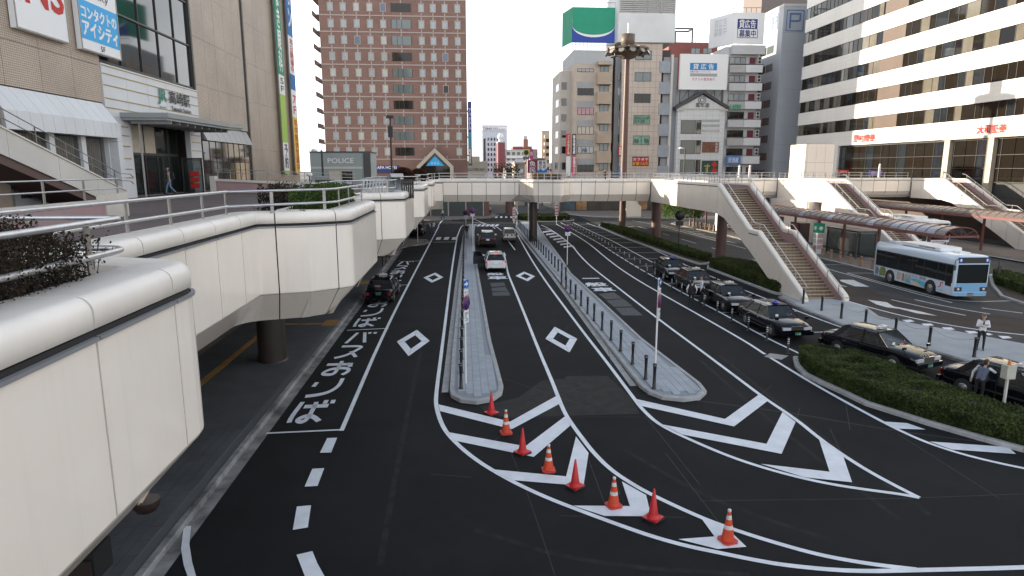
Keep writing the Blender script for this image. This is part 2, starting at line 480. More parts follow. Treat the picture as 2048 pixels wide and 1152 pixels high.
def leaves(name, pts, size, mat, parent=None, seed=1, flat=0.0, aspect=0.6, **props):
    """one small folded leaf quad per point (numpy)"""
    rs = np.random.RandomState(seed); n = len(pts); pts = np.asarray(pts, float)
    a = rs.normal(size=(n, 3)); a[:, 2] *= (1 - flat); a /= np.linalg.norm(a, axis=1)[:, None]
    b = np.cross(a, rs.normal(size=(n, 3)) + 1e-3); b /= np.linalg.norm(b, axis=1)[:, None]
    s = size * (0.6 + 0.8 * rs.rand(n))[:, None]
    v = np.stack([pts - a * s, pts + b * s * aspect, pts + a * s, pts - b * s * aspect], 1).reshape(-1, 3)
    if parent is not None and _world.get(parent.name, False):
        v = v - np.array(wm(parent).translation)
    me = bpy.data.meshes.new(name); me.vertices.add(4 * n); me.vertices.foreach_set('co', v.ravel())
    me.loops.add(4 * n); me.loops.foreach_set('vertex_index', np.arange(4 * n, dtype=np.int32))
    me.polygons.add(n); me.polygons.foreach_set('loop_start', np.arange(0, 4 * n, 4, dtype=np.int32)); me.polygons.foreach_set('loop_total', np.full(n, 4, dtype=np.int32))
    me.materials.append(mat); me.update(calc_edges=True)
    o = bpy.data.objects.new(name, me); COL.objects.link(o)
    if parent is not None: o.parent = parent
    for k, val in props.items(): o[k] = val
    return o
# ================================================================= GROUND, ROADS, MARKINGS
g = MB(); g.poly([(-700, -60, -0.03), (900, -60, -0.03), (900, 1600, -0.03), (-700, 1600, -0.03)])
g.build('ground', M('far_ground', (0.16, 0.155, 0.145), 0.9, noise=(0.05, 0.3, 8)), kind='structure')
r_ = MB(); r_.poly([(-7, -8, 0), (70, -8, 0), (70, 124, 0), (-7, 124, 0)])
road = r_.build('road', asphalt, kind='structure'); _world[road.name] = True
g = MB(); g.poly([(3, 124, 0), (19, 124, 0), (17, 500, 0), (1, 500, 0)])
g.build('far_street', asphalt_old, kind='structure')
def sheet(name, pts, z, mat, parent=None, **k):
    m = MB(); m.poly([(p[0], p[1], z) for p in (pts if sum(pts[i][0] * pts[(i + 1) % len(pts)][1] - pts[(i + 1) % len(pts)][0] * pts[i][1] for i in range(len(pts))) > 0 else pts[::-1])])
    return m.build(name, mat, parent or road, **k)
def gp(pts, z=0.0): return [G(a, b, z) for a, b in pts]
# older asphalt of the bus lanes, the brown lane strip
oldp = [(20.8, 124), (20.4, 98), (22.6, 76), (24.2, 60), (24.2, 41)] + gp([(1690, 605), (1765, 640), (2048, 690)]) + [(45, 22), (70, 20), (70, 124)]
sheet('bus_lane_asphalt', oldp, 0.004, asphalt_old)
sheet('brown_lane_asphalt', gp([(1560, 500), (1640, 540), (1760, 588), (1900, 620), (2070, 640), (2110, 672), (2048, 668), (1956, 659), (1834, 638), (1743, 615), (1684, 597), (1600, 560), (1545, 520)]), 0.008, asphalt_brown)
sheet('brown_lane_asphalt', gp([(1188, 452), (1225, 462), (1275, 478), (1310, 492), (1250, 470), (1205, 458)]), 0.008, asphalt_brown)
sheet('worn_asphalt_patch', gp([(1083, 762), (1130, 757), (1133, 752), (1216, 752), (1262, 796), (1280, 828), (1015, 835), (1030, 800)]), 0.004, asphalt_patch)
sheet('worn_asphalt_patch', gp([(960, 812), (1035, 796), (1020, 835), (975, 830)]), 0.005, asphalt_patch)
# thin seams and chalk snap lines left by the painters
def ribbon(pts, w, z=0.006, pen=None):
    n = normals(pts, 1); m = MB()
    a, b = [], []
    for x, y, nx, ny in n:
        px_, py_ = (w / 2 * nx, w / 2 * ny) if pen is None else (pen[0] * nx, pen[1] * ny)
        a.append((x + px_, y + py_, z)); b.append((x - px_, y - py_, z))
    k = len(a); m.add(a + b, [(i, i + 1, k + i + 1, k + i) for i in range(k - 1)])
    return m
_lz = [0.0]
def line(px, w, name='lane_line', mat=paint, z=0.010, sm=2, par=None):
    if mat in (paint, paint_old): _lz[0] = (_lz[0] + .0007) % .0063; z += _lz[0]
    pts = gp(px); 
    if len(pts) > 2: pts = smoothpath(pts, sm)
    return ribbon(pts, w, z).build(name, mat, par or road)
for a in [[(1690, 798), (1700, 860)], [(1180, 540), (1230, 760)], [(1290, 832), (1400, 970)], [(1225, 948), (1240, 990)], [(1178, 922), (1210, 1010)], [(1330, 905), (1480, 1100)], [(1840, 996), (2048, 988)], [(1120, 1032), (1370, 1035)], [(1795, 868), (1998, 997)], [(1400, 1002), (1836, 997)],
          [(1010, 758), (1180, 815)], [(1110, 795), (1170, 770)], [(1600, 815), (1590, 850)], [(1660, 858), (1682, 905)], [(985, 885), (1012, 862)], [(945, 955), (860, 948)], [(1100, 645), (1120, 640)], [(1500, 806), (1545, 770)], [(1085, 705), (1150, 640)]]:
    line(a, 0.018, 'snap_line', chalk, 0.007)
for a in [[(1290, 790), (1550, 820), (1785, 862), (2010, 890)], [(1020, 900), (1060, 1000), (1110, 1152)], [(1020, 835), (1280, 834)]]:
    line(a, 0.10 if a[0][0] != 1020 else 0.03, 'asphalt_seam', seal, 0.006)
scuff = M('tyre_scuff', (0.0185, 0.0185, 0.019), 0.8, noise=(3, .5, 9), spec=.15)
for i, a in enumerate([[(1010, 840), (1120, 800), (1250, 760)], [(1040, 838), (1150, 806), (1270, 790)], [(950, 1060), (1180, 1130), (1500, 1150)], [(1400, 720), (1560, 860), (1800, 1040)], [(1440, 712), (1610, 850), (1860, 1030)], [(760, 1130), (800, 900), (842, 700)], [(1250, 900), (1420, 1000), (1660, 1080)]]):
    line(a, 0.16, 'tyre_mark', scuff, 0.002)
# main white lines, near to far
L_left1 = [(915, 470), (908, 510), (901, 560), (889, 657), (881, 720), (872, 790), (872, 814), (884, 852), (904, 879), (945, 916), (1006, 954), (1081, 991), (1166, 1024), (1234, 1049), (1302, 1073), (1370, 1092), (1438, 1106), (1500, 1119), (1573, 1132), (1706, 1144), (1836, 1141), (2048, 1136), (2200, 1128)]
line(L_left1, 0.15)
line([(1008, 505), (1015, 545), (1021, 560), (1049, 628), (1078, 702), (1103, 760), (1115, 791), (1129, 826), (1146, 852), (1166, 879), (1187, 906), (1221, 940), (1268, 971), (1313, 995), (1404, 1037), (1468, 1060), (1536, 1082), (1638, 1111), (1740, 1129), (1836, 1140)], 0.15)
line([(1035, 470), (1060, 515), (1089, 560), (1126, 610), (1170, 669), (1214, 725), (1267, 796), (1285, 820), (1320, 852), (1400, 889), (1468, 917), (1536, 939), (1604, 957), (1672, 971), (1740, 981), (1802, 989), (1838, 996)], 0.15)
line([(1082, 450), (1100, 458), (1139, 485), (1170, 524), (1221, 564), (1316, 638), (1400, 700), (1480, 760), (1529, 797), (1591, 838), (1638, 877), (1689, 913), (1740, 945), (1802, 978), (1838, 996)], 0.15)
L2a = [(1112, 448), (1130, 458), (1176, 485), (1221, 524), (1270, 558), (1355, 606), (1486, 680), (1530, 709)]
line(L2a, 0.15)
line([(1541, 716), (1572, 735), (1613, 760), (1672, 794), (1766, 845), (1825, 874), (1876, 894), (1945, 915), (2048, 938), (2150, 955)], 0.15)
L3 = [(1121, 445), (1150, 461), (1191, 482), (1240, 514), (1288, 543), (1340, 572), (1392, 600), (1457, 634), (1530, 675), (1600, 708)]
line(L3, 0.13)
line([(1146, 445), (1180, 462), (1221, 480), (1262, 502), (1305, 525)], 0.12)
L5 = [(1173, 446), (1222, 464), (1270, 482), (1325, 507), (1376, 533), (1436, 559), (1517, 592), (1600, 624), (1676, 653), (1760, 680)]
line(L5, 0.13)
# bay dividers between the taxi line and the kerb-side line
def at_y(path, Y):
    for a, b in zip(path[:-1], path[1:]):
        if (a[1] - Y) * (b[1] - Y) <= 0: t = (Y - a[1]) / (b[1] - a[1] + 1e-9); return a[0] + t * (b[0] - a[0])
    return None
w3, w5 = gp(L3), gp(L5)
for Y in [31.9, 36.9, 42.0, 46.8, 51.3, 55.6, 60.2, 64.6, 69.2, 73.6, 78.0, 82.2, 86.2, 90.2, 94.2, 98.3]:
    xa, xb = at_y(w3, Y), at_y(w5, Y)
    if xa and xb: ribbon([(xa, Y), (xb, Y)], 0.09, 0.014).build('bay_divider_line', paint, road)
# hatched zones
def mark(px, name='hatch_marking', z=0.0175, mat=paint):
    _lz[0] = (_lz[0] + .0007) % .0063; z += _lz[0]
    return sheet(name, gp(px), z, mat)
def c5(p): return [(860 + x / 2.939, 760 + y / 2.939) for x, y in p]
for P in ([(50, 146), (440, 240), (470, 248), (745, 95), (770, 138), (480, 292), (425, 278), (58, 185)],
          [(100, 308), (560, 393), (795, 215), (825, 270), (610, 455), (148, 360)],
          [(360, 528), (800, 570), (858, 335), (932, 432), (903, 620), (845, 622), (482, 592)],
          [(840, 742), (1175, 745), (1128, 600), (1270, 680), (1300, 805), (1025, 803)],
          [(1460, 940), (1672, 924), (1598, 822), (1750, 880), (1860, 985), (1690, 998)]):
    mark(c5(P))
for P in ([(1272, 799), (1450, 839), (1518, 790), (1535, 803), (1468, 854), (1283, 813)],
          [(1324, 850), (1533, 889), (1565, 825), (1591, 845), (1563, 909), (1364, 870)],
          [(1521, 929), (1659, 945), (1637, 877), (1686, 913), (1704, 966), (1609, 956)],
          [(1766, 844), (1814, 847), (1851, 860), (1791, 858)],
          [(1859, 884), (2016, 895), (2032, 909), (1904, 900)]):
    mark(P)
# lane diamonds, four bars each
for D in ([(985, 445), (1130, 360), (1222, 440), (1070, 550)], None, None, None):
    pass
def diamond(P):
    W = gp(P); c = Vector((sum(p[0] for p in W) / 4, sum(p[1] for p in W) / 4))
    for i in range(4):
        a, b = Vector(W[i]), Vector(W[(i + 1) % 4]); k = 0.52
        a2, b2 = c + (a - c) * k, c + (b - c) * k
        d = (b - a).normalized() * 0.03
        sheet('diamond_marking', [tuple(a), tuple(b - d), tuple(b2 - d + (b - b2) * 0), tuple(a2)], 0.014, paint)
diamond([(520 + x / 3.6, 560 + y / 3.6) for x, y in [(985, 445), (1130, 360), (1222, 440), (1070, 550)]])
diamond([(860 + x / 3.389, 560 + y / 3.389) for x, y in [(845, 318), (998, 400), (945, 493), (782, 400)]])
diamond([(700 + x / 3.49, 330 + y / 3.49) for x, y in [(512, 787), (595, 752), (652, 785), (572, 823)]])
diamond([(700 + x / 3.49, 330 + y / 3.49) for x, y in [(1155, 775), (1215, 745), (1292, 778), (1240, 813)]])
# left bay: line, dividers and the painted words
line([(683, 862), (770, 660), (840, 525), (878, 452)], 0.15)
for a, b in (((533, 867), (683, 860)), ((694, 661), (777, 657)), ((742, 572), (818, 570)), ((798, 523), (843, 522)), ((815, 487), (860, 486))):
    line([a, b], 0.11, 'bay_end_line')
def stroke(P, w=0.17):
    pts = [G(520 + x / 3.6, 560 + y / 3.6) for x, y in P]
    if len(pts) > 2: pts = smoothpath(pts, 2)
    return ribbon(pts, 0, 0.012, pen=(w * 0.48, w * 1.05))
strokes = {
    'ba': [[(704, 381), (618, 457)], [(755, 379), (752, 451)], [(795, 377), (786, 389)], [(833, 376), (826, 388)]],
    'su': [[(590, 480), (745, 476), (700, 505), (620, 545), (535, 564)], [(655, 515), (690, 556)]],
    'o': [[(483, 611), (668, 607)], [(592, 585), (560, 640), (530, 682), (462, 684), (450, 672), (500, 645), (585, 634), (642, 640), (634, 662), (590, 684)], [(628, 600), (655, 625)]],
    'ri': [[(412, 738), (384, 770)], [(596, 709), (568, 765), (500, 808), (420, 829), (326, 840)]],
    'ba_end': [[(308, 880), (228, 985), (208, 1030)], [(318, 914), (492, 906)], [(408, 880), (355, 985), (315, 1024), (270, 1020), (275, 1000), (340, 978), (385, 985), (425, 1018)], [(480, 866), (466, 892)], [(530, 865), (520, 890)]]}
for nm, S in strokes.items():
    m = MB()
    for s_ in S:
        q = stroke(s_); m.add(q.v, q.f)
    o = m.build('painted_letter', paint_old if nm == 'zz' else paint, road)
    for dy in (13.6, 26.4):
        c_ = o.copy(); COL.objects.link(c_); c_.parent = road; c_.location = (0.0, dy, 0)
# car-only lettering in two lanes, with grey patched rectangles under it
def grd(body, pxy, w, h, z=0.014):
    P = G(*pxy); return text(body, (P[0], P[1], z), (1, 0, 0), (0, 1, 0), w, h, paint, road, name='painted_lettering', off=0.03, ext=0.0)
grd('一', (1166, 558), 1.3, 0.35)
grd('般', (1175, 573), 1.55, 1.5)
grd('車', (1190, 583.5), 1.5, 1.45)
grd('般', (975, 551), 1.3, 1.2)
grd('車', (977, 559), 1.5, 1.4)
for P in ([(1197, 588), (1228, 585), (1245, 597), (1212, 599)], [(1212, 601), (1247, 598), (1266, 613), (1228, 614)], [(1230, 616), (1266, 615), (1286, 631), (1245, 631)],
          [(980, 566), (1008, 565), (1011, 572), (983, 574)], [(983, 576), (1011, 574), (1016, 582), (984, 583)], [(984, 585), (1017, 583), (1021, 591), (986, 592)]):
    sheet('grey_road_patch', gp(P), 0.007, asphalt_grey)
# dashes that curve into the left bay
def c6(p): return [(200 + x / 3.103, 800 + y / 3.103) for x, y in p]
for P in ([(1410, 240), (1472, 238), (1435, 330), (1365, 332)], [(1318, 430), (1392, 426), (1350, 537), (1270, 541)], [(1222, 665), (1310, 657), (1290, 795), (1197, 810)],
          [(1220, 965), (1318, 942), (1350, 1020), (1400, 1110), (1280, 1120)], [(520, 790), (566, 785), (555, 900), (572, 1010), (600, 1110), (548, 1110), (520, 1030), (503, 930)]):
    mark(c6(P), 'dash_marking')
# crossing and far markings
for k in range(3):
    x0 = 871 + k * 15.8; mark([(x0, 480), (x0 + 9.5, 480), (x0 + 12, 474.5), (x0 + 3, 474.5)], 'crossing_bar')
line([(866, 484.5), (911, 484)], 0.2)
line([(876, 452), (885, 440), (900, 434.5), (935, 433)], 0.15)
line([(915, 472), (921, 455), (927, 450)], 0.13)
line([(980, 452), (1000, 452), (1040, 452)], 0.12)
line([(948, 445), (975, 448), (1000, 456), (1015, 480), (1030, 500)], 0.12)
line([(948, 438), (965, 446), (985, 452), (990, 458)], 0.14)
line([(945, 440), (958, 435), (990, 430)], 0.13)
for k in range(7):
    x0 = 990 + k * 10; mark([(x0, 436), (x0 + 5, 436), (x0 + 4.5, 432.5), (x0 + 0.5, 432.5)], 'crossing_bar')
for k in range(6):
    x0 = 948 + k * 9; mark([(x0, 449), (x0 + 6, 449), (x0 + 1, 453), (x0 - 5, 453)], 'hatch_marking')
line([(1020, 424), (1040, 436), (1060, 445)], 0.14); line([(1015, 400), (1030, 413), (1036, 428)], 0.2)
# pool behind island two with worn hatching and bright edge
line([(1076, 458), (1088, 457), (1105, 462), (1128, 478), (1150, 497)], 0.15)
for k in range(7):
    mark([(1085 + k * 7, 463 + k * 5), (1101 + k * 7.4, 461 + k * 5), (1104 + k * 7.4, 463 + k * 5), (1086 + k * 7, 466 + k * 5)], 'hatch_marking', mat=paint_old)
# bus side markings
def c8(p): return [(1500 + x / 3.292, 330 + y / 3.292) for x, y in p]
line(c8([(250, 600), (490, 680), (800, 765), (1100, 850), (1330, 908)]), 0.14, mat=paint_old, z=0.013)
line(c8([(640, 712), (820, 762), (1100, 838), (1365, 904), (1804, 893), (1900, 890)]), 0.14, mat=paint_old, z=0.013)
line(c8([(640, 712), (815, 713)]), 0.12, mat=paint_old, z=0.013)
line(c8([(470, 657), (625, 657)]), 0.12, mat=paint_old, z=0.013)
line(c8([(600, 885), (800, 943), (1100, 1018), (1500, 1088), (1804, 1120), (1950, 1135)]), 0.15, z=0.013)
line(c8([(930, 888), (1180, 945), (1420, 992)]), 0.14, mat=paint_old, z=0.013)
line(c8([(1085, 888), (1300, 935), (1580, 983)]), 0.14, mat=paint_old, z=0.013)
line(c8([(1525, 943), (1795, 977)]), 0.14, mat=paint_old, z=0.013)
line(c8([(15, 622), (68, 640)]), 0.14, mat=paint_old, z=0.013)
line(c8([(565, 783), (635, 802)]), 0.14, mat=paint_old, z=0.013)
sheet('arrow_marking', gp(c8([(775, 888), (900, 905), (945, 932), (1120, 965), (1235, 995), (1100, 978), (985, 948), (900, 938), (830, 918)])), 0.014, paint_old)
for P in ([(590, 757), (610, 756), (745, 800), (785, 803), (690, 800), (600, 768)], [(610, 756), (680, 757), (785, 803), (745, 800)]):
    sheet('arrow_marking', gp(c8(P)), 0.014, paint_old)
for P in ([(1000, 1022), (1055, 1020), (1085, 1032), (1035, 1038)], [(1128, 1046), (1190, 1046), (1212, 1058), (1150, 1062)], [(1262, 1070), (1325, 1072), (1350, 1086), (1285, 1088)], [(1412, 1094), (1480, 1096), (1505, 1110), (1445, 1112)], [(1540, 1108), (1575, 1110), (1600, 1120), (1570, 1124)], [(1632, 1126), (1700, 1130), (1726, 1142), (1665, 1146)]):
    mark(c8(P), 'square_marking', mat=paint)
def c7(p): return [(1100 + x / 3.291, 330 + y / 3.291) for x, y in p]
for P in ([(580, 405), (640, 423)], [(740, 450), (785, 464)], [(865, 488), (960, 516)], [(1065, 545), (1130, 566)], [(1330, 622), (1385, 637)], [(500, 412), (555, 402)]):
    line(c7(P), 0.14, mat=paint_old, z=0.013)
line(c7([(540, 365), (700, 395), (850, 435), (1060, 490), (1290, 552)]), 0.13, mat=paint_old, z=0.013)
line(c7([(700, 385), (850, 425), (1060, 478), (1220, 515)]), 0.13, mat=paint_old, z=0.013)
for k in range(5):
    line(c7([(820 + k * 30, 398 + k * 14), (900 + k * 30, 398 + k * 14)]), 0.3, 'hatch_marking', paint_old, 0.013)
mark([(1528, 714), (1540, 707), (1577, 712), (1563, 720)], 'drain_frame', 0.012, kerbm)
def grate(px, nb=9):
    P = [Vector(q) for q in gp(px)]
    m = MB()
    for i in range(nb):
        t = (i + .5) / nb; a, b = P[0].lerp(P[1], t), P[3].lerp(P[2], t); d = (P[1] - P[0]) / nb * 0.28
        m.poly([(*(a - d), .017), (*(a + d), .017), (*(b + d), .017), (*(b - d), .017)])
    return m
gb = grate([(1531, 713.5), (1540, 708), (1574, 712.3), (1562, 719)]); gb.build('drain_grate', steel_d, road)

# ================================================================= SIDEWALKS, KERBS, ISLANDS
def kerb_run(parent, pts, w=0.18, h=0.15, closed=True, step=1.0, mat=kerbm, side=1, maxn=120, z0=-0.01):
    if closed: pts = list(pts) + [pts[0]]
    path = normals(pts, side)
    if closed:
        n0 = normals([pts[-2], pts[0], pts[1]], side)[1]; path[0] = (*path[0][:2], *n0[2:]); path[-1] = (*path[-1][:2], *n0[2:])
    L = plen(path); n = max(1, int(round(L / step)))
    n = min(n, maxn)
    for i in range(n):
        q = cut(path, L * i / n + 0.006, L * (i + 1) / n - 0.006)
        if len(q) < 2: continue
        m = MB(); m.sweep(q, [(0, z0), (0.02 - 0.02, h - 0.03), (-0.025, h), (-w, h), (-w, z0)]); m.build('kerbstone', mat, parent)
def pave(parent, P, tx, ty, z, mat, nmax=300, order=None, ang=0.0, stagger=True, name='paver', thick=0.04):
    """lay pavers over polygon P; the nearest nmax are single pieces, the rest one joined mesh"""
    xs = [p[0] for p in P]; ys = [p[1] for p in P]
    cells = []
    iy = int(math.floor(min(ys) / ty))
    while iy * ty < max(ys):
        ix = int(math.floor(min(xs) / tx)) - 1
        while ix * tx < max(xs):
            x, y = (ix + 0.5) * tx, (iy + 0.5 + (0.5 if (stagger and ix % 2) else 0)) * ty
            if all(inpoly(x + sx * tx * .42, y + sy * ty * .42, P) for sx in (-1, 1) for sy in (-1, 1)): cells.append((x, y))
            ix += 1
        iy += 1
    cells.sort(key=lambda c: math.hypot(c[0], c[1]))
    g_ = 0.006
    base = MB(); base.box((-tx / 2 + g_, -ty / 2 + g_, -thick), (tx / 2 - g_, ty / 2 - g_, 0)); me = None
    for i, (x, y) in enumerate(cells[:nmax]):
        if me is None:
            o = base.build(name, mat, parent, world=False); me = o.data
        else: o = bpy.data.objects.new(name, me); COL.objects.link(o); o.parent = parent
        o.location = (x, y, z + rnd.uniform(-.0015, .0015))
    rest = cells[nmax:]
    if rest:
        m = MB()
        for x, y in rest:
            m.add([(x - tx / 2 + g_, y - ty / 2 + g_, z), (x + tx / 2 - g_, y - ty / 2 + g_, z), (x + tx / 2 - g_, y + ty / 2 - g_, z), (x - tx / 2 + g_, y + ty / 2 - g_, z)], [(0, 1, 2, 3)])
        m.build('far_pavers', mat, parent, kind='stuff')
def inset(P, d):
    n = normals([P[-1]] + list(P) + [P[0]], 1)[1:-1]
    a = sum(P[i][0] * P[(i + 1) % len(P)][1] - P[(i + 1) % len(P)][0] * P[i][1] for i in range(len(P)))
    s = -1 if a > 0 else 1
    return [(x + s * nx * d, y + s * ny * d) for x, y, nx, ny in n]
# left pavement under the walkway
swp = [(-19.4, -8), (-6.93, -8), (-6.93, 69.5), (-6.2, 71.8), (-4.6, 73.6), (-4.1, 75.5), (-4.5, 77.6), (-6.9, 78.6), (-7.6, 104), (-5.2, 107), (4.4, 112.2), (6.2, 117.5), (5.5, 124), (-60, 124), (-60, 84), (-19.4, 84)]
sw = MB(); sw.prism(swp, -0.02, 0.125); sidewalk = sw.build('sidewalk', joint_d, kind='structure'); _world[sidewalk.name] = True
kerb_run(sidewalk, [(-6.75, -6), (-6.75, 69.5), (-6.05, 71.6), (-4.4, 73.4), (-3.9, 75.5), (-4.4, 77.8), (-6.75, 78.8), (-7.4, 104), (-5.1, 106.8), (4.6, 112.0), (6.5, 117.4), (5.8, 124)], closed=False, side=1, mat=kerb_old, step=1.0, maxn=150)
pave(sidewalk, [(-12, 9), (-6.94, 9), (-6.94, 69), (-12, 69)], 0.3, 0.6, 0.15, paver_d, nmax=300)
sh = MB()
sh.poly([(-19.4, -8, .148), (-12, -8, .148), (-12, 78, .148), (-19.4, 78, .148)]); sh.poly([(-12, 69, .148), (-6.9, 69.5, .148), (-4.6, 73.7, .148), (-4.5, 77.5, .148), (-12, 78, .148)])
sh.poly([(-60, 78, .1482), (-7, 78.6, .1482), (-7.7, 104, .1482), (-5.3, 107.1, .1482), (4.3, 112.4, .1482), (6, 117.6, .1482), (5.4, 124, .1482), (-60, 124, .1482)])
sh.build('sidewalk_surface', conc_tile, sidewalk)
# gutter strip
gt = MB(); gt.poly([(-6.745, -6, .005), (-6.42, -6, .005), (-6.42, 69, .005), (-6.745, 69, .005)]); gt.build('gutter', kerb_old, road)
# yellow tactile strip and pads
def tact(x0, y0, x1, y1):
    m = MB(); m.box((x0, y0, 0.15), (x1, y1, 0.158)); m.build('tactile_strip', yellow, sidewalk)
tact(-10.55, 17.5, -10.25, 60)
for y in (35.2, 48.0, 60.9):
    tact(-10.25, y - .15, -7.7, y + .15); tact(-7.7, y - .55, -6.98, y + .9)
# islands
def island(name, P, tiles, hedge=False, surf=None, kw=0.18, maxn=110):
    o = MB().prism(inset(P, 0.03), -0.02, 0.12).build(name, joint, kind='structure'); _world[o.name] = True
    kerb_run(o, P, w=kw, maxn=maxn)
    return o
def ccw(P):
    a = sum(P[i][0] * P[(i + 1) % len(P)][1] - P[(i + 1) % len(P)][0] * P[i][1] for i in range(len(P)))
    return P if a > 0 else P[::-1]
isl1 = [(-.62, 24.0), (-.60, 30), (-.35, 50), (.15, 78), (.35, 90), (.6, 98), (1.2, 99), (1.8, 98), (1.5, 88), (1.2, 68), (1.2, 50), (1.3, 31), (1.48, 24.3), (1.38, 23.5), (1.0, 22.85), (.4, 22.6), (-.2, 22.85), (-.55, 23.4)]
i1 = island('traffic_island', ccw(isl1), None)
pave(i1, inset(ccw(isl1), 0.19), 0.3, 0.6, 0.148, paver)
isl2 = [(6.82, 24.0), (6.9, 34), (7.2, 50), (7.4, 77), (7.55, 94), (8.3, 102), (9.5, 103), (11.6, 102), (10.6, 88), (9.9, 74.6), (9.2, 60), (8.68, 51.5), (8.8, 41), (8.85, 31), (9.3, 24), (9.2, 23.1), (8.7, 22.45), (8.0, 22.3), (7.3, 22.6), (6.95, 23.2)]
i2 = island('traffic_island', ccw(isl2), None)
pave(i2, inset(ccw(isl2), 0.19), 0.3, 0.6, 0.148, paver)
for (P0, P1, w_) in (((-.66, 24), (-.38, 50), .26), ((-.38, 50.01), (.30, 90), .26), ((6.77, 24.2), (7.15, 50), .26), ((7.15, 50.01), (7.45, 92), .26)):
    m = MB(); m.poly([(P0[0] - w_, P0[1], .006), (P0[0], P0[1], .006), (P1[0], P1[1], .006), (P1[0] - w_, P1[1], .006)]); m.build('gutter', kerbm, road)
    for t in (0.0, .28, .55):
        x, y = P0[0] + (P1[0] - P0[0]) * t - w_ + .03, P0[1] + (P1[1] - P0[1]) * t
        m = MB()
        for k in range(9): m.box((x + k * .023, y, .006), (x + k * .023 + .012, y + .5, .014))
        m.build('drain_grate', steel_d, road)
# planted medians
def hedge(parent, P, z0, z1, n, mat, seed, size=0.055):
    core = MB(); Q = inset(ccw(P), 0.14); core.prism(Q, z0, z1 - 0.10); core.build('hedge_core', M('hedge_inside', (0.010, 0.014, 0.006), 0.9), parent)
    rs = np.random.RandomState(seed); xs = [p[0] for p in P]; ys = [p[1] for p in P]
    out = []
    A = 0.0; B_ = ccw(P); per = plen([(p[0], p[1], 0, 0) for p in B_ + [B_[0]]])
    area = abs(sum(B_[i][0] * B_[(i + 1) % len(B_)][1] - B_[(i + 1) % len(B_)][0] * B_[i][1] for i in range(len(B_)))) / 2
    nt_ = int(n * area / (area + per * (z1 - z0)))
    while len(out) < nt_:
        x, y = rs.uniform(min(xs), max(xs)), rs.uniform(min(ys), max(ys))
        if inpoly(x, y, P):
            hgt = z1 - 0.05 + 0.05 * math.sin(x * 3.1 + 1.3 * math.sin(y * 2.3)) + 0.04 * math.sin(y * 5.7 + x) + rs.normal() * 0.035
            out.append((x, y, hgt - abs(rs.normal()) * 0.04))
    path = normals(B_ + [B_[0]], 1); L = plen(path)
    while len(out) < n:
        q = cut(path, *(lambda s: (s, s + .01))(rs.uniform(0, L - .02)))
        if not q: continue
        x, y, nx, ny = q[0]; o_ = rs.normal() * 0.035 - 0.03
        out.append((x + nx * o_, y + ny * o_, rs.uniform(z0, z1 - .03)))
    return leaves('hedge_leaves', out, size, mat, parent, seed, kind='stuff')
hleaf = leafmat('juniper_leaf', (0.012, 0.024, 0.006), (0.105, 0.135, 0.042))
soil = M('soil', (0.05, 0.035, 0.025), 0.95, noise=(4, .4))
def median(label, P, hedgeP, n, seed, h=0.7, size=0.055):
    o = MB().prism(inset(ccw(P), 0.03), -0.02, 0.12).build('planted_median', soil, kind='structure'); _world[o.name] = True
    kerb_run(o, ccw(P), w=0.2, maxn=60)
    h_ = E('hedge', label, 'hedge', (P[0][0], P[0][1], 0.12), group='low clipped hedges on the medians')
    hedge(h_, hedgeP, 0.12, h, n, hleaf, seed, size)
def gz(P, z): return [G(a, b, z) for a, b in P]
FP = gz([(1586, 712), (1590, 728), (1606, 745), (1640, 762), (1678, 779), (1731, 804), (1856, 843), (1975, 877), (2048, 896), (2200, 925)], .15)
FB = gz([(2200, 850), (2090, 838), (2000, 812), (1881, 772), (1756, 720), (1640, 695), (1600, 698)], .45)
FH = gz([(1594, 700), (1606, 722), (1641, 746), (1694, 772), (1775, 800), (1850, 823), (1960, 857), (2048, 879), (2190, 905)], .15)
FHb = gz([(2190, 845), (2090, 830), (2000, 806), (1881, 768), (1756, 716), (1650, 692), (1603, 686)], .70)
median('long low juniper hedge in front of the two nearest taxis', FP + FB, inset(ccw(FP + FB), .24), 70000, 3, h=.72, size=.045)
BP = [(20.75, 53.6), (20.9, 48), (21.05, 42.6), (21.3, 41.8), (22.5, 41.5), (24.4, 44), (24.6, 50), (24.2, 54), (22.5, 55.2), (21.2, 54.8)]
median('dark green hedge running under the nearest staircase', BP, inset(ccw(BP), .22), 30000, 4, h=.85, size=.06)
CP = gz([(1196, 452), (1225, 465), (1257, 478), (1307, 496), (1370, 518), (1399, 527), (1421, 525)], .15) + gz([(1424, 518), (1325, 485), (1257, 462), (1200, 447)], .2)
CH = gz([(1202, 452), (1257, 473), (1307, 490), (1370, 512), (1404, 521)], .15) + gz([(1424, 510), (1325, 479), (1257, 456), (1204, 446)], .65)
median('narrow hedge between the empty taxi bays and the bus lane', CP, CH, 26000, 5, h=.75, size=.08)
DP = [(13.2 + 5.2 * math.cos(t), 107 + 3.6 * math.sin(t)) for t in [2 * math.pi * k / 20 for k in range(20)]]
median('oval roundabout hedge seen beyond the walkway column', DP, inset(ccw(DP), .8), 9000, 6, h=.9, size=.11)
EP = gz([(1978, 548), (1982, 568), (2000, 590), (2060, 610), (2140, 620), (2150, 580), (2060, 560), (2010, 545)], .15)
EH = gz([(1986, 552), (1992, 568), (2060, 592), (2130, 606)], .15) + gz([(2140, 566), (2060, 553), (2000, 540)], .7)
median('hedge on the concrete island just right of the blue bus', EP, EH, 14000, 8, h=.8, size=.07)
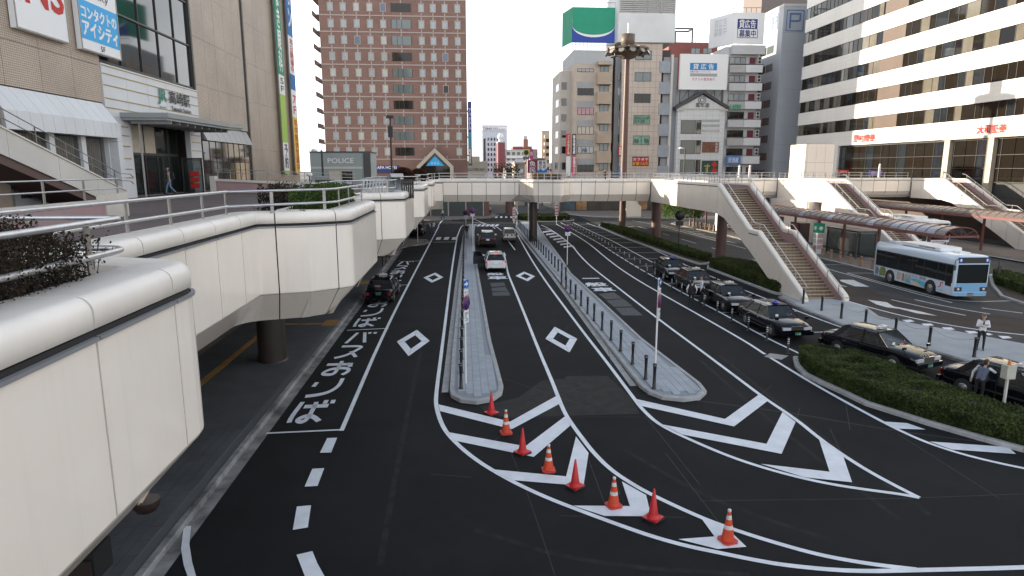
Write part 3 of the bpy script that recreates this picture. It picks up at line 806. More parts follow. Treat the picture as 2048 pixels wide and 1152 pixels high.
# right-hand pale pavement below the staircase
RP = gz([(1560, 592), (1600, 612), (1687, 647), (1790, 677), (1872, 701), (1990, 735), (2150, 782), (2300, 790), (2048, 687), (1880, 656), (1790, 640), (1758, 632), (1733, 614), (1695, 602), (1640, 594), (1600, 584)], .12)
rp = MB().prism(RP, -0.02, 0.12).build('right_pavement', concrete, kind='structure'); _world[rp.name] = True
kerb_run(rp, gz([(1556, 592), (1600, 615), (1687, 650), (1790, 680), (1872, 704), (1990, 738), (2150, 785)], .15), w=.22, h=.14, closed=False, side=1, mat=kerb_old)
# bus platforms
def platform(P):
    o = MB().prism(P, -0.02, 0.13).build('bus_platform', conc_tile, kind='structure'); _world[o.name] = True
    kerb_run(o, ccw(P), w=.25, h=.15, mat=kerbm, step=1.5, maxn=100); return o
platform([(33.9, 47.6), (34.4, 47.0), (37.8, 47.4), (38.4, 49), (38.4, 92), (36, 100), (33.6, 101), (31.8, 98), (33.2, 80), (33.5, 60)])
platform([(50.6, 48), (58.5, 48), (58.5, 100), (50.6, 100)])
# pavement on the far side
m = MB().prism([(19.5, 119.5), (23, 113.5), (34, 109), (60, 100), (90, 100), (90, 129.6), (19.5, 129.6)], -0.02, .14).build('far_pavement', conc_tile, kind='structure'); _world[m.name] = True
kerb_run(m, [(19.5, 124), (19.5, 119.3), (23, 113.3), (34, 108.8), (60, 99.8)], closed=False, side=1, mat=kerbm, step=1.5)
# ================================================================= ELEVATED WALKWAYS
ZD = 6.75
def fascia(parent, pts, radii, ztop=7.25, zpb=4.85, zb=3.9, inset_b=0.9, side=1, first=0.0, step=1.75, strip=True, cap=0.75, seg=6, skip0=0, gap=.034):
    """panelled edge: rounded coping, metal strip, upright panels and a raked panel below, one piece per bay"""
    path = normals(fillet(pts, radii, seg), side)
    L = plen(path); s = [0.0]
    if first: s.append(first)
    n = max(1, int(round((L - s[-1]) / step))); d = (L - s[-1]) / n
    b0 = s[-1]
    for i in range(1, n + 1): s.append(b0 + d * i)
    back = MB(); back.sweep(path, [(-0.036, ztop - .36), (-0.036, zpb + .01), (-.05 - inset_b, zb + .03), (-.3 - inset_b, zb + .03), (-.3, ztop - .4), (-.3, ztop - .36)]); back.build('fascia_backing', darkgap, parent)
    cp = [(-cap, ztop - .55), (-cap, ztop - .02), (-cap + .03, ztop)] + [(-.17 + .17 * math.sin(math.pi / 2 * k / 7), ztop - .17 + .17 * math.cos(math.pi / 2 * k / 7)) for k in range(8)] + [(.0, ztop - .33), (-.05, ztop - .345), (-.30, ztop - .35), (-.30, ztop - .06), (-cap + .1, ztop - .06), (-cap + .1, ztop - .55)]
    for a, b in zip(s[:-1], s[1:]):
        if b <= skip0: continue
        q = cut(path, a + gap / 2, b - gap / 2)
        if len(q) < 2: continue
        m = MB(); m.sweep(q, cp, sm=set(range(2, 11)))
        m.build('coping', copingm, parent)
        m = MB(); m.sweep(q, [(-.028, ztop - (.46 if strip else .37)), (0, ztop - (.46 if strip else .37)), (0, zpb + .04), (-.02, zpb), (-.028, zpb)]); m.build('panel', panelm, parent)
        if strip:
            m = MB(); m.sweep(q, [(-.01, ztop - .405), (.04, ztop - .41), (.04, ztop - .45), (-.01, ztop - .45)]); m.build('metal_strip', trimm, parent)
        if inset_b > 0:
            q2 = cut(path, a + gap / 2, b - gap / 2)
            m = MB(); m.sweep(q2, [(-.07, zpb - .015), (-.03, zpb - .015), (-inset_b, zb), (-inset_b - .05, zb)]); m.build('raked_panel', panelm, parent)
    return path
def slab(parent, P, z0, z1=ZD, name='deck_slab', mat=None, surf=None):
    m = MB(); m.prism(P, z0, z1 - .02, top=True); m.build(name, soffitm, parent)
    m = MB(); m.poly([(p[0], p[1], z1) for p in ccw(P)]); m.build('deck_paving', surf or deckpave, parent)
deckpave = MT('deck_paving', (0.10, 0.075, 0.072), (0.135, 0.10, 0.098), (0.085, 0.08, 0.08), (0.2, 0.1), (0, 1), 0.7, 0.008, 0.5, 0.2, 0.25)
def rail(label, pts, z=7.87, zl=7.47, zb=7.2, posts=None, step=1.8, r=0.035, rot=True, ends=True, cat='railing', group=None, postm=None, flat=True, name='railing', mid=None):
    """two round rails on flat bar posts. pts: list of (x, y); z may be a list per point"""
    zz = z if isinstance(z, list) else [z] * len(pts); zo = zz[0]
    e = E(name, label, cat, (pts[0][0], pts[0][1], zb if not isinstance(zb, list) else zb[0]), group=group)
    n = 8 if r > .02 else 6
    m = MB(); m.tube([(p[0], p[1], h) for p, h in zip(pts, zz)], r, 10); m.build('top_rail', steel, e)
    for k, zlo in enumerate([zl] if mid is None else [zl, mid]):
        m = MB(); m.tube([(p[0], p[1], h - (zo - zlo)) for p, h in zip(pts, zz)], r, 8); m.build('lower_rail', steel, e)
    seg = [0.0]
    for a, b in zip(pts[:-1], pts[1:]): seg.append(seg[-1] + math.hypot(b[0] - a[0], b[1] - a[1]))
    L = seg[-1]
    S = posts if posts is not None else [0.15 + (L - .3) * i / max(1, round(L / step)) for i in range(max(1, round(L / step)) + 1)]
    for s_ in S:
        for i in range(len(pts) - 1):
            if seg[i] <= s_ <= seg[i + 1] + 1e-6:
                t = (s_ - seg[i]) / max(1e-6, seg[i + 1] - seg[i]); x = pts[i][0] * (1 - t) + pts[i + 1][0] * t; y = pts[i][1] * (1 - t) + pts[i + 1][1] * t
                d = Vector((pts[i + 1][0] - pts[i][0], pts[i + 1][1] - pts[i][1], 0)).normalized(); h = zz[i] * (1 - t) + zz[i + 1] * t
                base = (zb[i] * (1 - t) + zb[i + 1] * t) if isinstance(zb, list) else zb
                m = MB()
                if flat:
                    nn = Vector((d.y, -d.x, 0)); m.obox((x, y, (h + base) / 2 - .01), d * .05, nn * .012, (0, 0, (h - base) / 2))
                else: m.tube([(x, y, base), (x, y, h)], .022, 6)
                m.build('post', postm or steel_d, e); break
    return e
WLK = E('elevated_walkway', 'long white panelled pedestrian walkway with stepped planter bays down the left side of the street', 'walkway', (-6, 0, 4))
edge = [(-5.9, -8), (-5.9, -2.5), (-3.68, -2.0), (-3.68, 9.35), (-5.9, 10.1), (-5.9, 19.1), (-4.55, 19.5), (-3.44, 20.35), (-3.42, 26.3), (-5.6, 27.2), (-5.6, 33.2), (-3.02, 34.4), (-3.0, 40.6), (-5.4, 41.4), (-5.4, 48.2), (-2.9, 49.6), (-2.9, 55.6), (-5.2, 56.4), (-5.2, 62.2), (-2.85, 63.4), (-2.85, 68.6), (-4.4, 69.4), (-4.4, 72.4), (-2.6, 73.75), (4.9, 73.75), (6.3, 73.6), (7.7, 71.9), (10.9, 71.3), (12.0, 73.2), (12.5, 73.75), (21.45, 74.0)]
rad = [0, .3, .6, .75, .4, .1, .1, .55, .6, .3, .3, .5, .5, .3, .3, .5, .5, .3, .3, .5, .5, .3, .3, .5, .2, .3, .5, .5, .3, .1, 0]
k_br = 23
fascia(WLK, edge[:k_br + 1] + [(-2.2, 73.75)], rad[:k_br + 1] + [0], step=1.78)
BRG = E('elevated_walkway', 'white panelled footbridge crossing the whole street in the middle distance', 'walkway', (9, 76, 4))
fascia(BRG, [(-2.2, 73.75)] + edge[k_br + 1:], [0] + rad[k_br + 1:], zpb=5.5, zb=4.75, inset_b=.55, step=1.62, strip=False, cap=.6, seg=5, gap=.05)
deckP = [(-19.4, -8), (-6.6, -8), (-6.6, -2.6), (-4.3, -2.2), (-4.3, 9.0), (-6.6, 9.9), (-6.6, 19.6), (-4.1, 20.9), (-4.0, 26.0), (-6.2, 26.9), (-6.2, 33.4), (-3.8, 34.8), (-3.7, 40.2), (-6.1, 41.1), (-6.1, 48.6), (-3.6, 50.0), (-3.6, 55.2), (-5.9, 56.1), (-5.9, 62.5), (-3.5, 63.8), (-3.5, 68.2), (-5.1, 69), (-5.1, 72.8), (-3.0, 74.3), (21.4, 74.5), (21.4, 82), (2.0, 82), (-4, 90), (-6, 106), (-30, 112), (-30, 85), (-19.4, 85)]
slab(WLK, deckP[:25][:24] + [(-3.0, 82), (-6, 90), (-8, 106), (-30, 112), (-30, 85), (-19.4, 85)], 5.9)
under = [(-19.4, -8), (-7.0, -8), (-7.0, 20.0), (-6.8, 34), (-6.6, 50), (-6.3, 72.5), (-5, 82), (-8, 106), (-30, 112), (-30, 85), (-19.4, 85)]
m = MB(); m.prism(under, 3.93, 5.9); m.build('soffit', soffitm, WLK)
slab(BRG, [(-3.0, 74.3), (5.2, 74.3), (7.9, 72.5), (10.7, 72.0), (12.3, 74.3), (21.4, 74.5), (21.4, 81.5), (-3.0, 81.5)], 4.9)
fascia(BRG, [(-3, 81.6), (4.5, 81.6), (12, 81.6), (24.6, 81.6)], [0, 0, 0, 0], zpb=5.5, zb=4.75, inset_b=.5, step=2.2, strip=False, cap=.5, side=-1)
# planters in the bays: soil and inner kerb
for (x0, y0, x1, y1) in ((-5.75, -1.7, -4.28, 8.95), (-5.6, 21.1, -4.05, 25.9), (-5.3, 35.0, -3.75, 40.0), (-5.2, 50.2, -3.65, 55.0), (-5.0, 64.0, -3.6, 68.0)):
    m = MB(); m.box((x0, y0, 6.76), (x1, y1, 7.0)); m.build('planter_soil', soil, WLK)
    m = MB()
    m.box((x0 - .22, y0, 6.76), (x0 - .002, y1, 7.22)); m.box((x0 - .22, y0 - .2, 6.76), (x1, y0 - .002, 7.22)); m.box((x0 - .22, y1 + .002, 6.76), (x1, y1 + .2, 7.22)); m.build('planter_kerb', copingm, WLK)
# planter in the bridge bay
m = MB(); m.box((7.9, 72.35, 6.9), (10.8, 73.6, 7.15)); m.build('planter_soil', soil, BRG)
# railings
def arc(cx, cy, r, a0, a1, n=6): return [(cx + r * math.cos(R(a0 + (a1 - a0) * i / n)), cy + r * math.sin(R(a0 + (a1 - a0) * i / n))) for i in range(n + 1)]
rail('thick steel rail hooked round the near planter of twiggy bushes', [(-4.40, -2), (-4.40, 8.55)] + arc(-4.7, 8.6, .3, 0, 90)[1:] + [(-6.1, 8.95), (-6.75, 8.97)], z=7.86, zl=7.46, posts=[2.0, 4.0, 6.0, 7.95, 9.95, 12.3], zb=7.15, r=.04)
rail('straight steel rail on the walkway edge between the first two planter bays', [(-6.72, 9.4), (-6.62, 12.0), (-6.42, 18.4)], z=7.86, zl=7.46, posts=[1.2, 3.9, 5.7, 7.4, 8.9], zb=7.0, r=.038)
rail('steel rail around the planter with glossy green bushes', [(-6.42, 18.4), (-5.4, 19.4), (-4.15, 20.55), (-3.95, 21.0), (-3.9, 25.9), (-6.2, 26.6), (-6.3, 33.0)], z=7.86, zl=7.46, zb=7.15, posts=[1.3, 3.0, 3.9, 5.6, 8.3, 10.6, 13, 15.5], r=.035)
G1 = 'railings round the farther planters'
rail('steel rail guarding the bay with the slatted metal sculpture', [(-6.3, 33.0), (-3.9, 34.9), (-3.65, 35.2), (-3.6, 40.3), (-6.1, 41.0), (-6.1, 48)], posts=[.3, 1.6, 3, 4.5, 6.2, 8.2, 10.5, 14], group=G1)
rail('steel rail around the nearer clipped round bush', [(-6.1, 48), (-3.6, 50.0), (-3.5, 50.4), (-3.5, 55.2), (-5.9, 56), (-5.9, 62)], group=G1)
rail('steel rail around the farther clipped round bush', [(-5.9, 62), (-3.6, 63.8), (-3.45, 64.2), (-3.45, 68.3), (-5.1, 69), (-5.1, 72.4), (-3.3, 74.2)], group=G1)
rail('long steel rail along the near side of the footbridge', [(-3.3, 74.25), (5.2, 74.25), (6.6, 74.1)], z=7.9, zl=7.55, r=.025, step=2.0)
rail('steel rail around the flower planter of the footbridge', [(7.5, 72.6), (8.0, 72.15), (10.8, 71.85), (11.8, 73.6)], z=7.9, zl=7.55, r=.025, step=.8)
rail('steel rail on the footbridge between the flower planter and the corner', [(12.2, 74.25), (21.3, 74.45)], z=7.9, zl=7.55, r=.025, step=1.5)
rail('steel rail along the far side of the footbridge', [(-3, 81.2), (24.3, 81.2)], z=7.9, zl=7.55, r=.025, step=2.0)
# ---- right-hand walkway parts with stairs
def wallpanels(parent, X, ys, ztop, zb_f, thick=.05, out=-1, gap=.045):
    """upright panels on plane x=X between successive y; zb_f(y), ztop(y) give the sloping edges"""
    for a, b in zip(ys[:-1], ys[1:]):
        a_, b_ = a + gap / 2, b - gap / 2
        m = MB(); m.xprism([(a_, zb_f(a_)), (b_, zb_f(b_)), (b_, ztop(b_) - .02), (a_, ztop(a_) - .02)], X, X + thick * (-out)); m.build('panel', panelm, parent)
def interp(tab):
    def f(y):
        for (y0, z0), (y1, z1) in zip(tab[:-1], tab[1:]):
            if y0 <= y <= y1: return z0 + (z1 - z0) * (y - y0) / (y1 - y0)
        return tab[0][1] if y < tab[0][0] else tab[-1][1]
    return f
stairm = MT('stair_brick', (0.20, 0.145, 0.10), (0.17, 0.12, 0.085), (0.07, 0.05, 0.04), (0.30, 0.17), (0, 2), 0.8, 0.02, 0.5, 0.3, .12)
nosem = M('stair_nosing', (0.40, 0.315, 0.22), 0.75, noise=(2, .12))
def stair(label, X0, W, Ytop, full_low=False, zc=7.25):
    """staircase running down towards -y from the walkway; local run copied from the measured one"""
    e = E('staircase', label, 'staircase', (X0, Ytop, 0), group='staircases down from the walkway')
    y0 = Ytop - 14.7                                    # foot
    mid0, mid1 = Ytop - 8.0, Ytop - 6.5                 # landing
    top = interp([(y0 - .3, .42), (mid0, 3.86), (mid1, 3.88), (Ytop, 7.12), (Ytop + .3, 7.18)])
    bot = interp([(y0 + 2.9, .02), (mid1 - .6, 2.25), (Ytop - 1, 4.7), (Ytop + 2, 4.72)])
    botz = (lambda y: .02) if full_low else (lambda y: max(.02, bot(y)) if y > y0 + 2.9 else .02)
    X1 = X0 + W
    ys = [y0 - .25, y0 + .9, y0 + 2.9, y0 + 4.6, mid0, mid1, mid1 + 1.6, mid1 + 3.2, mid1 + 4.8, Ytop]
    for X, out, nm in ((X0, -1, 'a'), (X1, 1, 'b')):
        wallpanels(e, X, ys, lambda y: top(y) - .25, botz, out=out)
        bk = MB(); bk.xprism([(y0 - .15, .05), (y0 + 2.9, .05), (mid1 - .6, botz(mid1 - .6) + .04), (Ytop - 1, botz(Ytop - 1) + .04), (Ytop, botz(Ytop) + .04), (Ytop, top(Ytop) - .13), (mid1, top(mid1) - .13), (mid0, top(mid0) - .13), (y0 - .15, top(y0) - .13)], X - .051 * out * 1, X - .054 * out); bk.build('wall_backing', darkgap, e)
        s_ = 1 if out == -1 else -1
        core = MB(); tab = [(y, top(y) - .1) for y in (y0 - .2, mid0, mid1, Ytop)]
        core.xprism([(y0 - .2, .03)] + [(y0 + 2.9, .03), (mid1 - .6, botz(mid1 - .6) + .02), (Ytop - 1, botz(Ytop - 1) + .02), (Ytop, botz(Ytop) + .02)] + tab[::-1], X + s_ * .055, X + s_ * .30); core.build('side_wall', pink, e)
        knots = [(y0 - .3, 0.02), (y0 - .3, .30), (y0 - .12, .46), (mid0, 3.86), (mid1, 3.88), (Ytop, 7.14)]
        for (a, za), (b, zb_) in zip(knots[:-1], knots[1:]):
            L = math.hypot(b - a, zb_ - za); n = max(1, int(round(L / 1.3)))
            for i in range(n):
                t0, t1 = i / n, (i + 1) / n
                A, B_ = (a + (b - a) * t0, za + (zb_ - za) * t0), (a + (b - a) * t1, za + (zb_ - za) * t1)
                d = Vector((0, B_[0] - A[0], B_[1] - A[1])).normalized(); nrm = Vector((0, -d.z, d.y)); A3, B3 = Vector((0, *A)) + d * .006, Vector((0, *B_)) - d * .006
                prof = [(-.02, -.18), (-.02, .02), (.0, .08), (.06, .12), (.28, .12), (.34, .08), (.36, .02), (.36, -.14), (.31, -.18)]
                vs = [Vector((X + s_ * u, 0, 0)) + A3 + nrm * v for u, v in prof] + [Vector((X + s_ * u, 0, 0)) + B3 + nrm * v for u, v in prof]
                k = len(prof); m = MB(); m.add(vs, [(j, (j + 1) % k, k + (j + 1) % k, k + j) for j in range(k)] + [tuple(range(k)), tuple(range(2 * k - 1, k - 1, -1))]); m.build('coping', copingm, e)
        # handrail inside the coping
        xr = X + s_ * .42
        hp = [(xr, y0 - .1, .95), (xr, y0 + .1, 1.05), (xr, mid0, 4.42), (xr, mid1, 4.44), (xr, Ytop, 7.75), (xr, Ytop + .5, 7.8)]
        m = MB(); m.tube(hp, .028, 7); hr = m.build('handrail', steel, e)
        m = MB()
        for i in range(11):
            y = y0 + .2 + i * 1.42; z_ = interp([(p[1], p[2]) for p in hp])(y); m.box((xr - .02, y - .02, z_ - .75), (xr + .02, y + .02, z_))
        m.build('bracket', steel_d, hr)
    # steps
    xs0, xs1 = X0 + .31, X1 - .31
    nst = 18; run = (mid0 - y0 - .5) / nst; ris = 3.08 / nst
    for k in range(nst):
        y = y0 + .5 + k * run; m = MB(); m.box((xs0, y, 0.0 if k < 3 else (k - 2) * ris), (xs1, y + run + .02, (k + 1) * ris - .03)); 
        st = m.build('step', stairm, e)
        m = MB(); m.box((xs0 + .001, y - .015, (k + 1) * ris - .029), (xs1 - .001, y + run, (k + 1) * ris)); m.build('nosing', nosem, st)
    m = MB(); m.box((xs0, mid0 + .021, 2.8), (xs1, mid1, 3.08)); m.build('landing', stairm, e)
    nst = 21; run2 = (Ytop + .75 - mid1) / nst; ris2 = (ZD - 3.08) / nst
    for k in range(nst):
        y = mid1 + k * run2; m = MB(); m.box((xs0, y, 3.08 + (k - 2) * ris2), (xs1, y + run2 + .02, 3.08 + (k + 1) * ris2 - .03)); st = m.build('step', stairm, e)
        m = MB(); m.box((xs0 + .001, y - .015, 3.08 + (k + 1) * ris2 - .029), (xs1 - .001, y + run2, 3.08 + (k + 1) * ris2)); m.build('nosing', nosem, st)
    return e
stair('nearest staircase, tan brick steps between white copings, ending beside the taxi rank', 21.5, 3.05, 54.1)
stair('second staircase, brick steps between white copings rising behind the long curved shelter', 40.0, 2.9, 70.4, full_low=True)
stair('third staircase at the right edge, rising above the far red-brown shelter', 57.9, 3.1, 75.4)
def spur(label, X0, X1, Y0, Y1, n):
    e = E('elevated_walkway', label, 'walkway', (X0, Y0, 4.7), group='walkway arms leading to the staircases')
    tp = lambda y: 7.13; bt = lambda y: 4.72
    ys = [Y0 + (Y1 - Y0) * i / n for i in range(n + 1)]
    for X, out in ((X0, -1), (X1, 1)):
        s_ = -out
        wallpanels(e, X, ys, lambda y: 6.95, bt, out=out)
        bk = MB(); bk.box((min(X - out * .051, X - out * .054), Y0, 4.75), (max(X - out * .051, X - out * .054), Y1, 7.04)); bk.build('wall_backing', darkgap, e)
        m = MB(); m.box((min(X + s_ * .055, X + s_ * .3), Y0, 4.74), (max(X + s_ * .055, X + s_ * .3), Y1, 7.05)); m.build('side_wall', pink, e)
        for a, b in zip(ys[:-1], ys[1:]):
            m = MB(); m.yprism([(X - s_ * .02, 7.0), (X - s_ * .02, 7.17), (X + s_ * .04, 7.24), (X + s_ * .3, 7.24), (X + s_ * .35, 7.2), (X + s_ * .35, 7.06)], a + .006, b - .006); m.build('coping', copingm, e)
    slab(e, [(X0 + .3, Y0 + .76), (X1 - .3, Y0 + .76), (X1 - .3, Y1), (X0 + .3, Y1)], 4.8, surf=deckpave)
    return e
spur('sunlit white walkway arm leading to the nearest staircase', 21.5, 24.55, 54.12, 73.9, 12)
spur('walkway arm with sunlit panels leading to the second staircase', 40.0, 42.9, 70.42, 81.0, 6)
spur('walkway arm leading to the third staircase at the right', 57.9, 61.0, 75.42, 81.0, 3)
rail('steel rail on top of the sunlit walkway arm', [(21.75, 54.3), (21.75, 74.2)], z=7.85, zl=7.55, r=.022, step=1.2)
rail('steel rail on the far side of the sunlit walkway arm', [(24.3, 54.3), (24.3, 81)], z=7.85, zl=7.55, r=.022, step=1.4)
RBR = E('elevated_walkway', 'long white walkway running behind the staircases on the right', 'walkway', (42, 84, 4.7))
for a, b, n in ((24.55, 40.0, 9), (42.9, 57.9, 9), (61.0, 64, 2)):
    fascia(RBR, [(a, 81.2), (b, 81.2)], [0, 0], zpb=5.5, zb=4.75, inset_b=.55, step=(b - a) / n, strip=False, cap=.5, gap=.06)
slab(RBR, [(21.5, 81.5), (63.9, 81.5), (63.9, 118), (58, 118), (58, 92), (21.5, 92)], 4.85)
for a, b, nm in ((24.8, 39.8, 'between the first and second staircases'), (43.1, 57.7, 'between the second and third staircases')):
    rail('steel rail on the long walkway ' + nm, [(a, 81.45), (b, 81.45)], z=7.9, zl=7.55, r=.022, step=1.6, group='rails on the long right walkway')
rail('steel rail above the second staircase arm', [(40.2, 70.6), (40.2, 81.3)], z=7.85, zl=7.5, r=.022, step=1.5)
rail('steel rail along the far edge of the long walkway', [(24, 91.5), (57.8, 91.5)], z=7.9, zl=7.55, r=.022, step=2)
# white enclosure on the walkway
wb = E('lift_tower', 'white panelled block standing on the walkway, its left face in full sun', 'tower', (47, 86, 0))
for a, b in ((84.0, 86.2), (86.2, 88.6)):
    for z0, z1 in ((6.8, 9.2), (9.2, 11.6)):
        m = MB(); m.box((45.2, a + .02, z0 + .01), (45.26, b - .01, z1 - .01)); m.build('panel', panelm, wb)
for i in range(3):
    for z0, z1 in ((6.8, 9.2), (9.2, 11.6)):
        m = MB(); m.box((45.22 + i * 1.2, 83.93, z0 + .01), (46.40 + i * 1.2, 83.99, z1 - .01)); m.build('panel', panelm, wb)
m = MB(); m.box((45.26, 84.0, 4.9), (48.8, 88.6, 11.62)); m.build('core', darkgap, wb)
# base building under the second arm
ub = E('service_building', 'pale panelled service building under the walkway behind the long shelter', 'building', (40, 75, 0))
for i in range(3):
    m = MB(); m.box((39.2, 72.0 + i * 3.0 + .02, 0.05), (39.26, 75.0 + i * 3.0 - .02, 4.7)); m.build('panel', panelm, ub)
m = MB(); m.box((39.3, 72.0, 0), (43.2, 81, 4.72)); m.build('core', M('panel_shade', (0.55, 0.52, 0.48), .6), ub)
for i in range(3):
    m = MB(); m.box((39.32 + i * 1.3, 71.9, 0.05), (40.58 + i * 1.3, 71.98, 4.7)); m.build('panel', panelm, ub)
m = MB(); m.box((39.15, 77.2, .1), (39.19, 79.4, 2.6)); m.build('door', M('dark_door', (0.06, 0.05, 0.045), .5), ub)
# columns
colg = 'round columns under the walkways'
def column(x, y, r, label, mat, h=4.8, collar=True):
    e = E('column', label, 'column', (x, y, 0), group=colg, w=False)
    m = MB(); m.lathe([(r, 0.1), (r, h)], n=28); m.build('shaft', mat, e)
    m = MB(); m.lathe([(r + .06, 0.0), (r + .06, .16), (r + .005, .2)], n=28); m.build('base_ring', darkcol, e)
column(-8.5, 28.5, .6, 'thick dark round column on the tiled pavement under the near walkway', darkcol, 4.0)
column(-8.5, 43.5, .6, 'dark round column under the walkway beyond the parked taxi', darkcol, 4.0)
column(-8.5, 59, .6, 'dark round column under the walkway next to the far pavement bollards', darkcol, 4.0)
column(-8.5, 13, .6, 'dark round column under the walkway closest to the camera', darkcol, 4.0)
column(8.05, 74.8, .47, 'dark column carrying the footbridge, rising from the narrow bollard island', darkcol)
column(22.9, 76.0, .58, 'brown column of the footbridge with a warm reflection of sunlight', brownpole)
column(23.4, 57.4, .46, 'brown column beside the nearest staircase', brownpole)
column(8.4, 117.0, .8, 'dark red column far below the footbridge by the hotel corner', brownpole, 5)
# under-deck box and lamp seen below the nearest panels
lb = E('speaker_box', 'black box hanging under the nearest walkway panels', 'box', (-4.6, 7.9, 3.85))
m = MB(); m.box((-4.85, 7.55, 3.5), (-4.55, 7.95, 3.88)); m.build('casing', black, lb)
m = MB(); m.box((-4.82, 7.52, 3.54), (-4.58, 7.545, 3.8)); m.build('grille', darkcol, lb)
dl = E('dome_lamp', 'brown dome lamp under the corner of the nearest walkway bay', 'lamp', (-4.5, 8.8, 3.92), w=False)
m = MB(); m.lathe([(.18, 0), (.18, -.08), (.13, -.16), (.0, -.2)][::-1], n=20); m.build('shade', M('lamp_brown', (.035, .022, .02), .4), dl)
# ================================================================= BUILDINGS
X_, Y_, Z_ = (1, 0, 0), (0, 1, 0), (0, 0, 1)
glass = M('dark_glass', (0.015, 0.018, 0.022), 0.04, spec=0.9, bump=(0.35, 0.02))
glass_b = M('bronze_glass', (0.014, 0.011, 0.008), 0.05, spec=0.4, bump=(0.4, 0.03))
glass_g = M('grey_green_glass', (0.10, 0.125, 0.125), 0.08, spec=0.8)
glass_lt = M('curtained_glass', (0.30, 0.33, 0.34), 0.12, spec=0.7, noise=(1.2, .12))
curtain = M('curtain_cream', (0.55, 0.50, 0.42), 0.7, noise=(3, .12))
frame_d = M('window_frame_dark', (0.035, 0.033, 0.03), .45)
frame_w = M('window_frame_pale', (0.48, 0.47, 0.44), .5)
whitewall = M('white_wall', (0.62, 0.63, 0.64), 0.5, noise=(.5, .06))
cream_w = M('cream_wall', (0.55, 0.53, 0.49), 0.6, noise=(.4, .08))
red_s = M('sign_red', (0.50, 0.02, 0.015), .6)
blue_s = M('sign_blue', (0.02, 0.20, 0.55), .5)
cyan_s = M('sign_cyan', (0.02, 0.36, 0.72), .5)
green_s = M('sign_green', (0.02, 0.33, 0.17), .5)
navy = M('sign_navy', (0.02, 0.03, 0.16), .5)
sgwhite = M('sign_white', (0.78, 0.78, 0.78), .5)
sgblack = M('sign_black', (0.02, 0.02, 0.02), .5)
gold = M('gold_strip', (0.34, 0.24, 0.08), .4, metal=.3)
def facex(X, d=1):            # plane x=X facing +x (d=1) or -x (d=-1): U along y so that U x V faces out
    return ((0, 1, 0) if d > 0 else (0, -1, 0))
# ---------------- station building on the left
JX = -19.5
ST = E('station_building', 'tall station building clad in small beige tiles with glass atrium and white entrance band', 'building', (JX, 50, 6.75))
tile = MT('beige_wall_tile', (0.44, 0.355, 0.275), (0.49, 0.40, 0.32), (0.19, 0.15, 0.12), (0.135, 0.10), (1, 2), 0.42, 0.012, 0.0, 0.4, 0.12)
m = MB(); m.box((-45, 12, 0), (JX - .12, 38.4, 44)); m.box((-45, 38.4, 0), (JX - 3.2, 51.3, 44)); m.box((-45, 51.3, 0), (JX - .12, 81, 44)); m.build('core_wall', M('wall_core', (.12, .10, .09), .8), ST)
def tiles(y0, y1, ny, z0, z1, zs):
    zz = [z0] + zs + [z1]
    for i in range(ny):
        a, b = y0 + (y1 - y0) * i / ny, y0 + (y1 - y0) * (i + 1) / ny
        for c, d in zip(zz[:-1], zz[1:]):
            m = MB(); m.box((JX - .118, a + .012, c + .012), (JX, b - .012, d - .012)); m.build('tile_panel', tile, ST)
tiles(15, 38.3, 9, 12.0, 44, [13.95, 17.1, 20.3, 23.5, 28, 33, 38])
tiles(51.4, 62.6, 5, 11.75, 44, [14.6, 18.0, 21.5, 25.0, 30, 36])
tiles(63.5, 81, 6, 6.8, 44, [10.2, 14.6, 18.0, 21.5, 25.0, 30, 36])
m = MB(); m.box((JX - .5, 62.6, 6.8), (JX - .1, 63.5, 44)); m.build('dark_recess', darkgap, ST)
# end wall towards the hotel
m = MB(); m.box((-45, 81.0, 0), (JX, 81.1, 44)); m.build('end_wall', cream_w, ST)
# glass atrium
for i in range(5):
    y0 = 38.5 + i * 2.54
    for k in range(9):
        z0 = 14.25 + k * 2.95
        m = MB(); m.box((JX - .25, y0 + .05, z0 + .05), (JX - .2, y0 + 2.49, z0 + 2.9)); m.build('glass_pane', glass, ST)
m = MB()
for i in range(6): m.box((JX - .3, 38.46 + i * 2.54, 14.2), (JX - .12, 38.52 + i * 2.54, 44))
for k in range(10): m.box((JX - .28, 38.4, 14.2 + k * 2.95), (JX - .1, 51.3, 14.3 + k * 2.95))
m.build('mullion_grid', frame_d, ST)
m = MB(); m.box((JX - .5, 38.3, 14.1), (JX - .02, 38.44, 44)); m.box((JX - .5, 51.2, 14.1), (JX - .02, 51.4, 44)); m.build('atrium_reveal', frame_d, ST)
# white entrance band with gold strips
m = MB()
for i in range(5):
    m = MB(); m.box((JX - .3, 38.35 + i * 2.6, 11.3), (JX + .05, 38.33 + (i + 1) * 2.6, 14.12)); m.build('white_panel', whitewall, ST)
m = MB()
for z in (11.75, 12.25, 12.95, 13.55, 13.98): m.box((JX + .05, 38.4, z), (JX + .07, 51.3, z + .06))
m.build('gold_strips', gold, ST)
for (a, b) in ((38.35, 40.9), (49.4, 51.35)):
    m = MB(); m.box((JX - .3, a, 6.76), (JX + .05, b, 11.29)); m.build('white_pier', whitewall, ST)
m = MB()
for z in (7.9, 8.4, 9.0, 9.7, 10.3, 10.8):
    m.box((JX + .05, 38.9, z), (JX + .07, 40.6, z + .06)); m.box((JX + .05, 49.6, z), (JX + .07, 51.2, z + .06))
m.build('gold_strips', gold, ST)
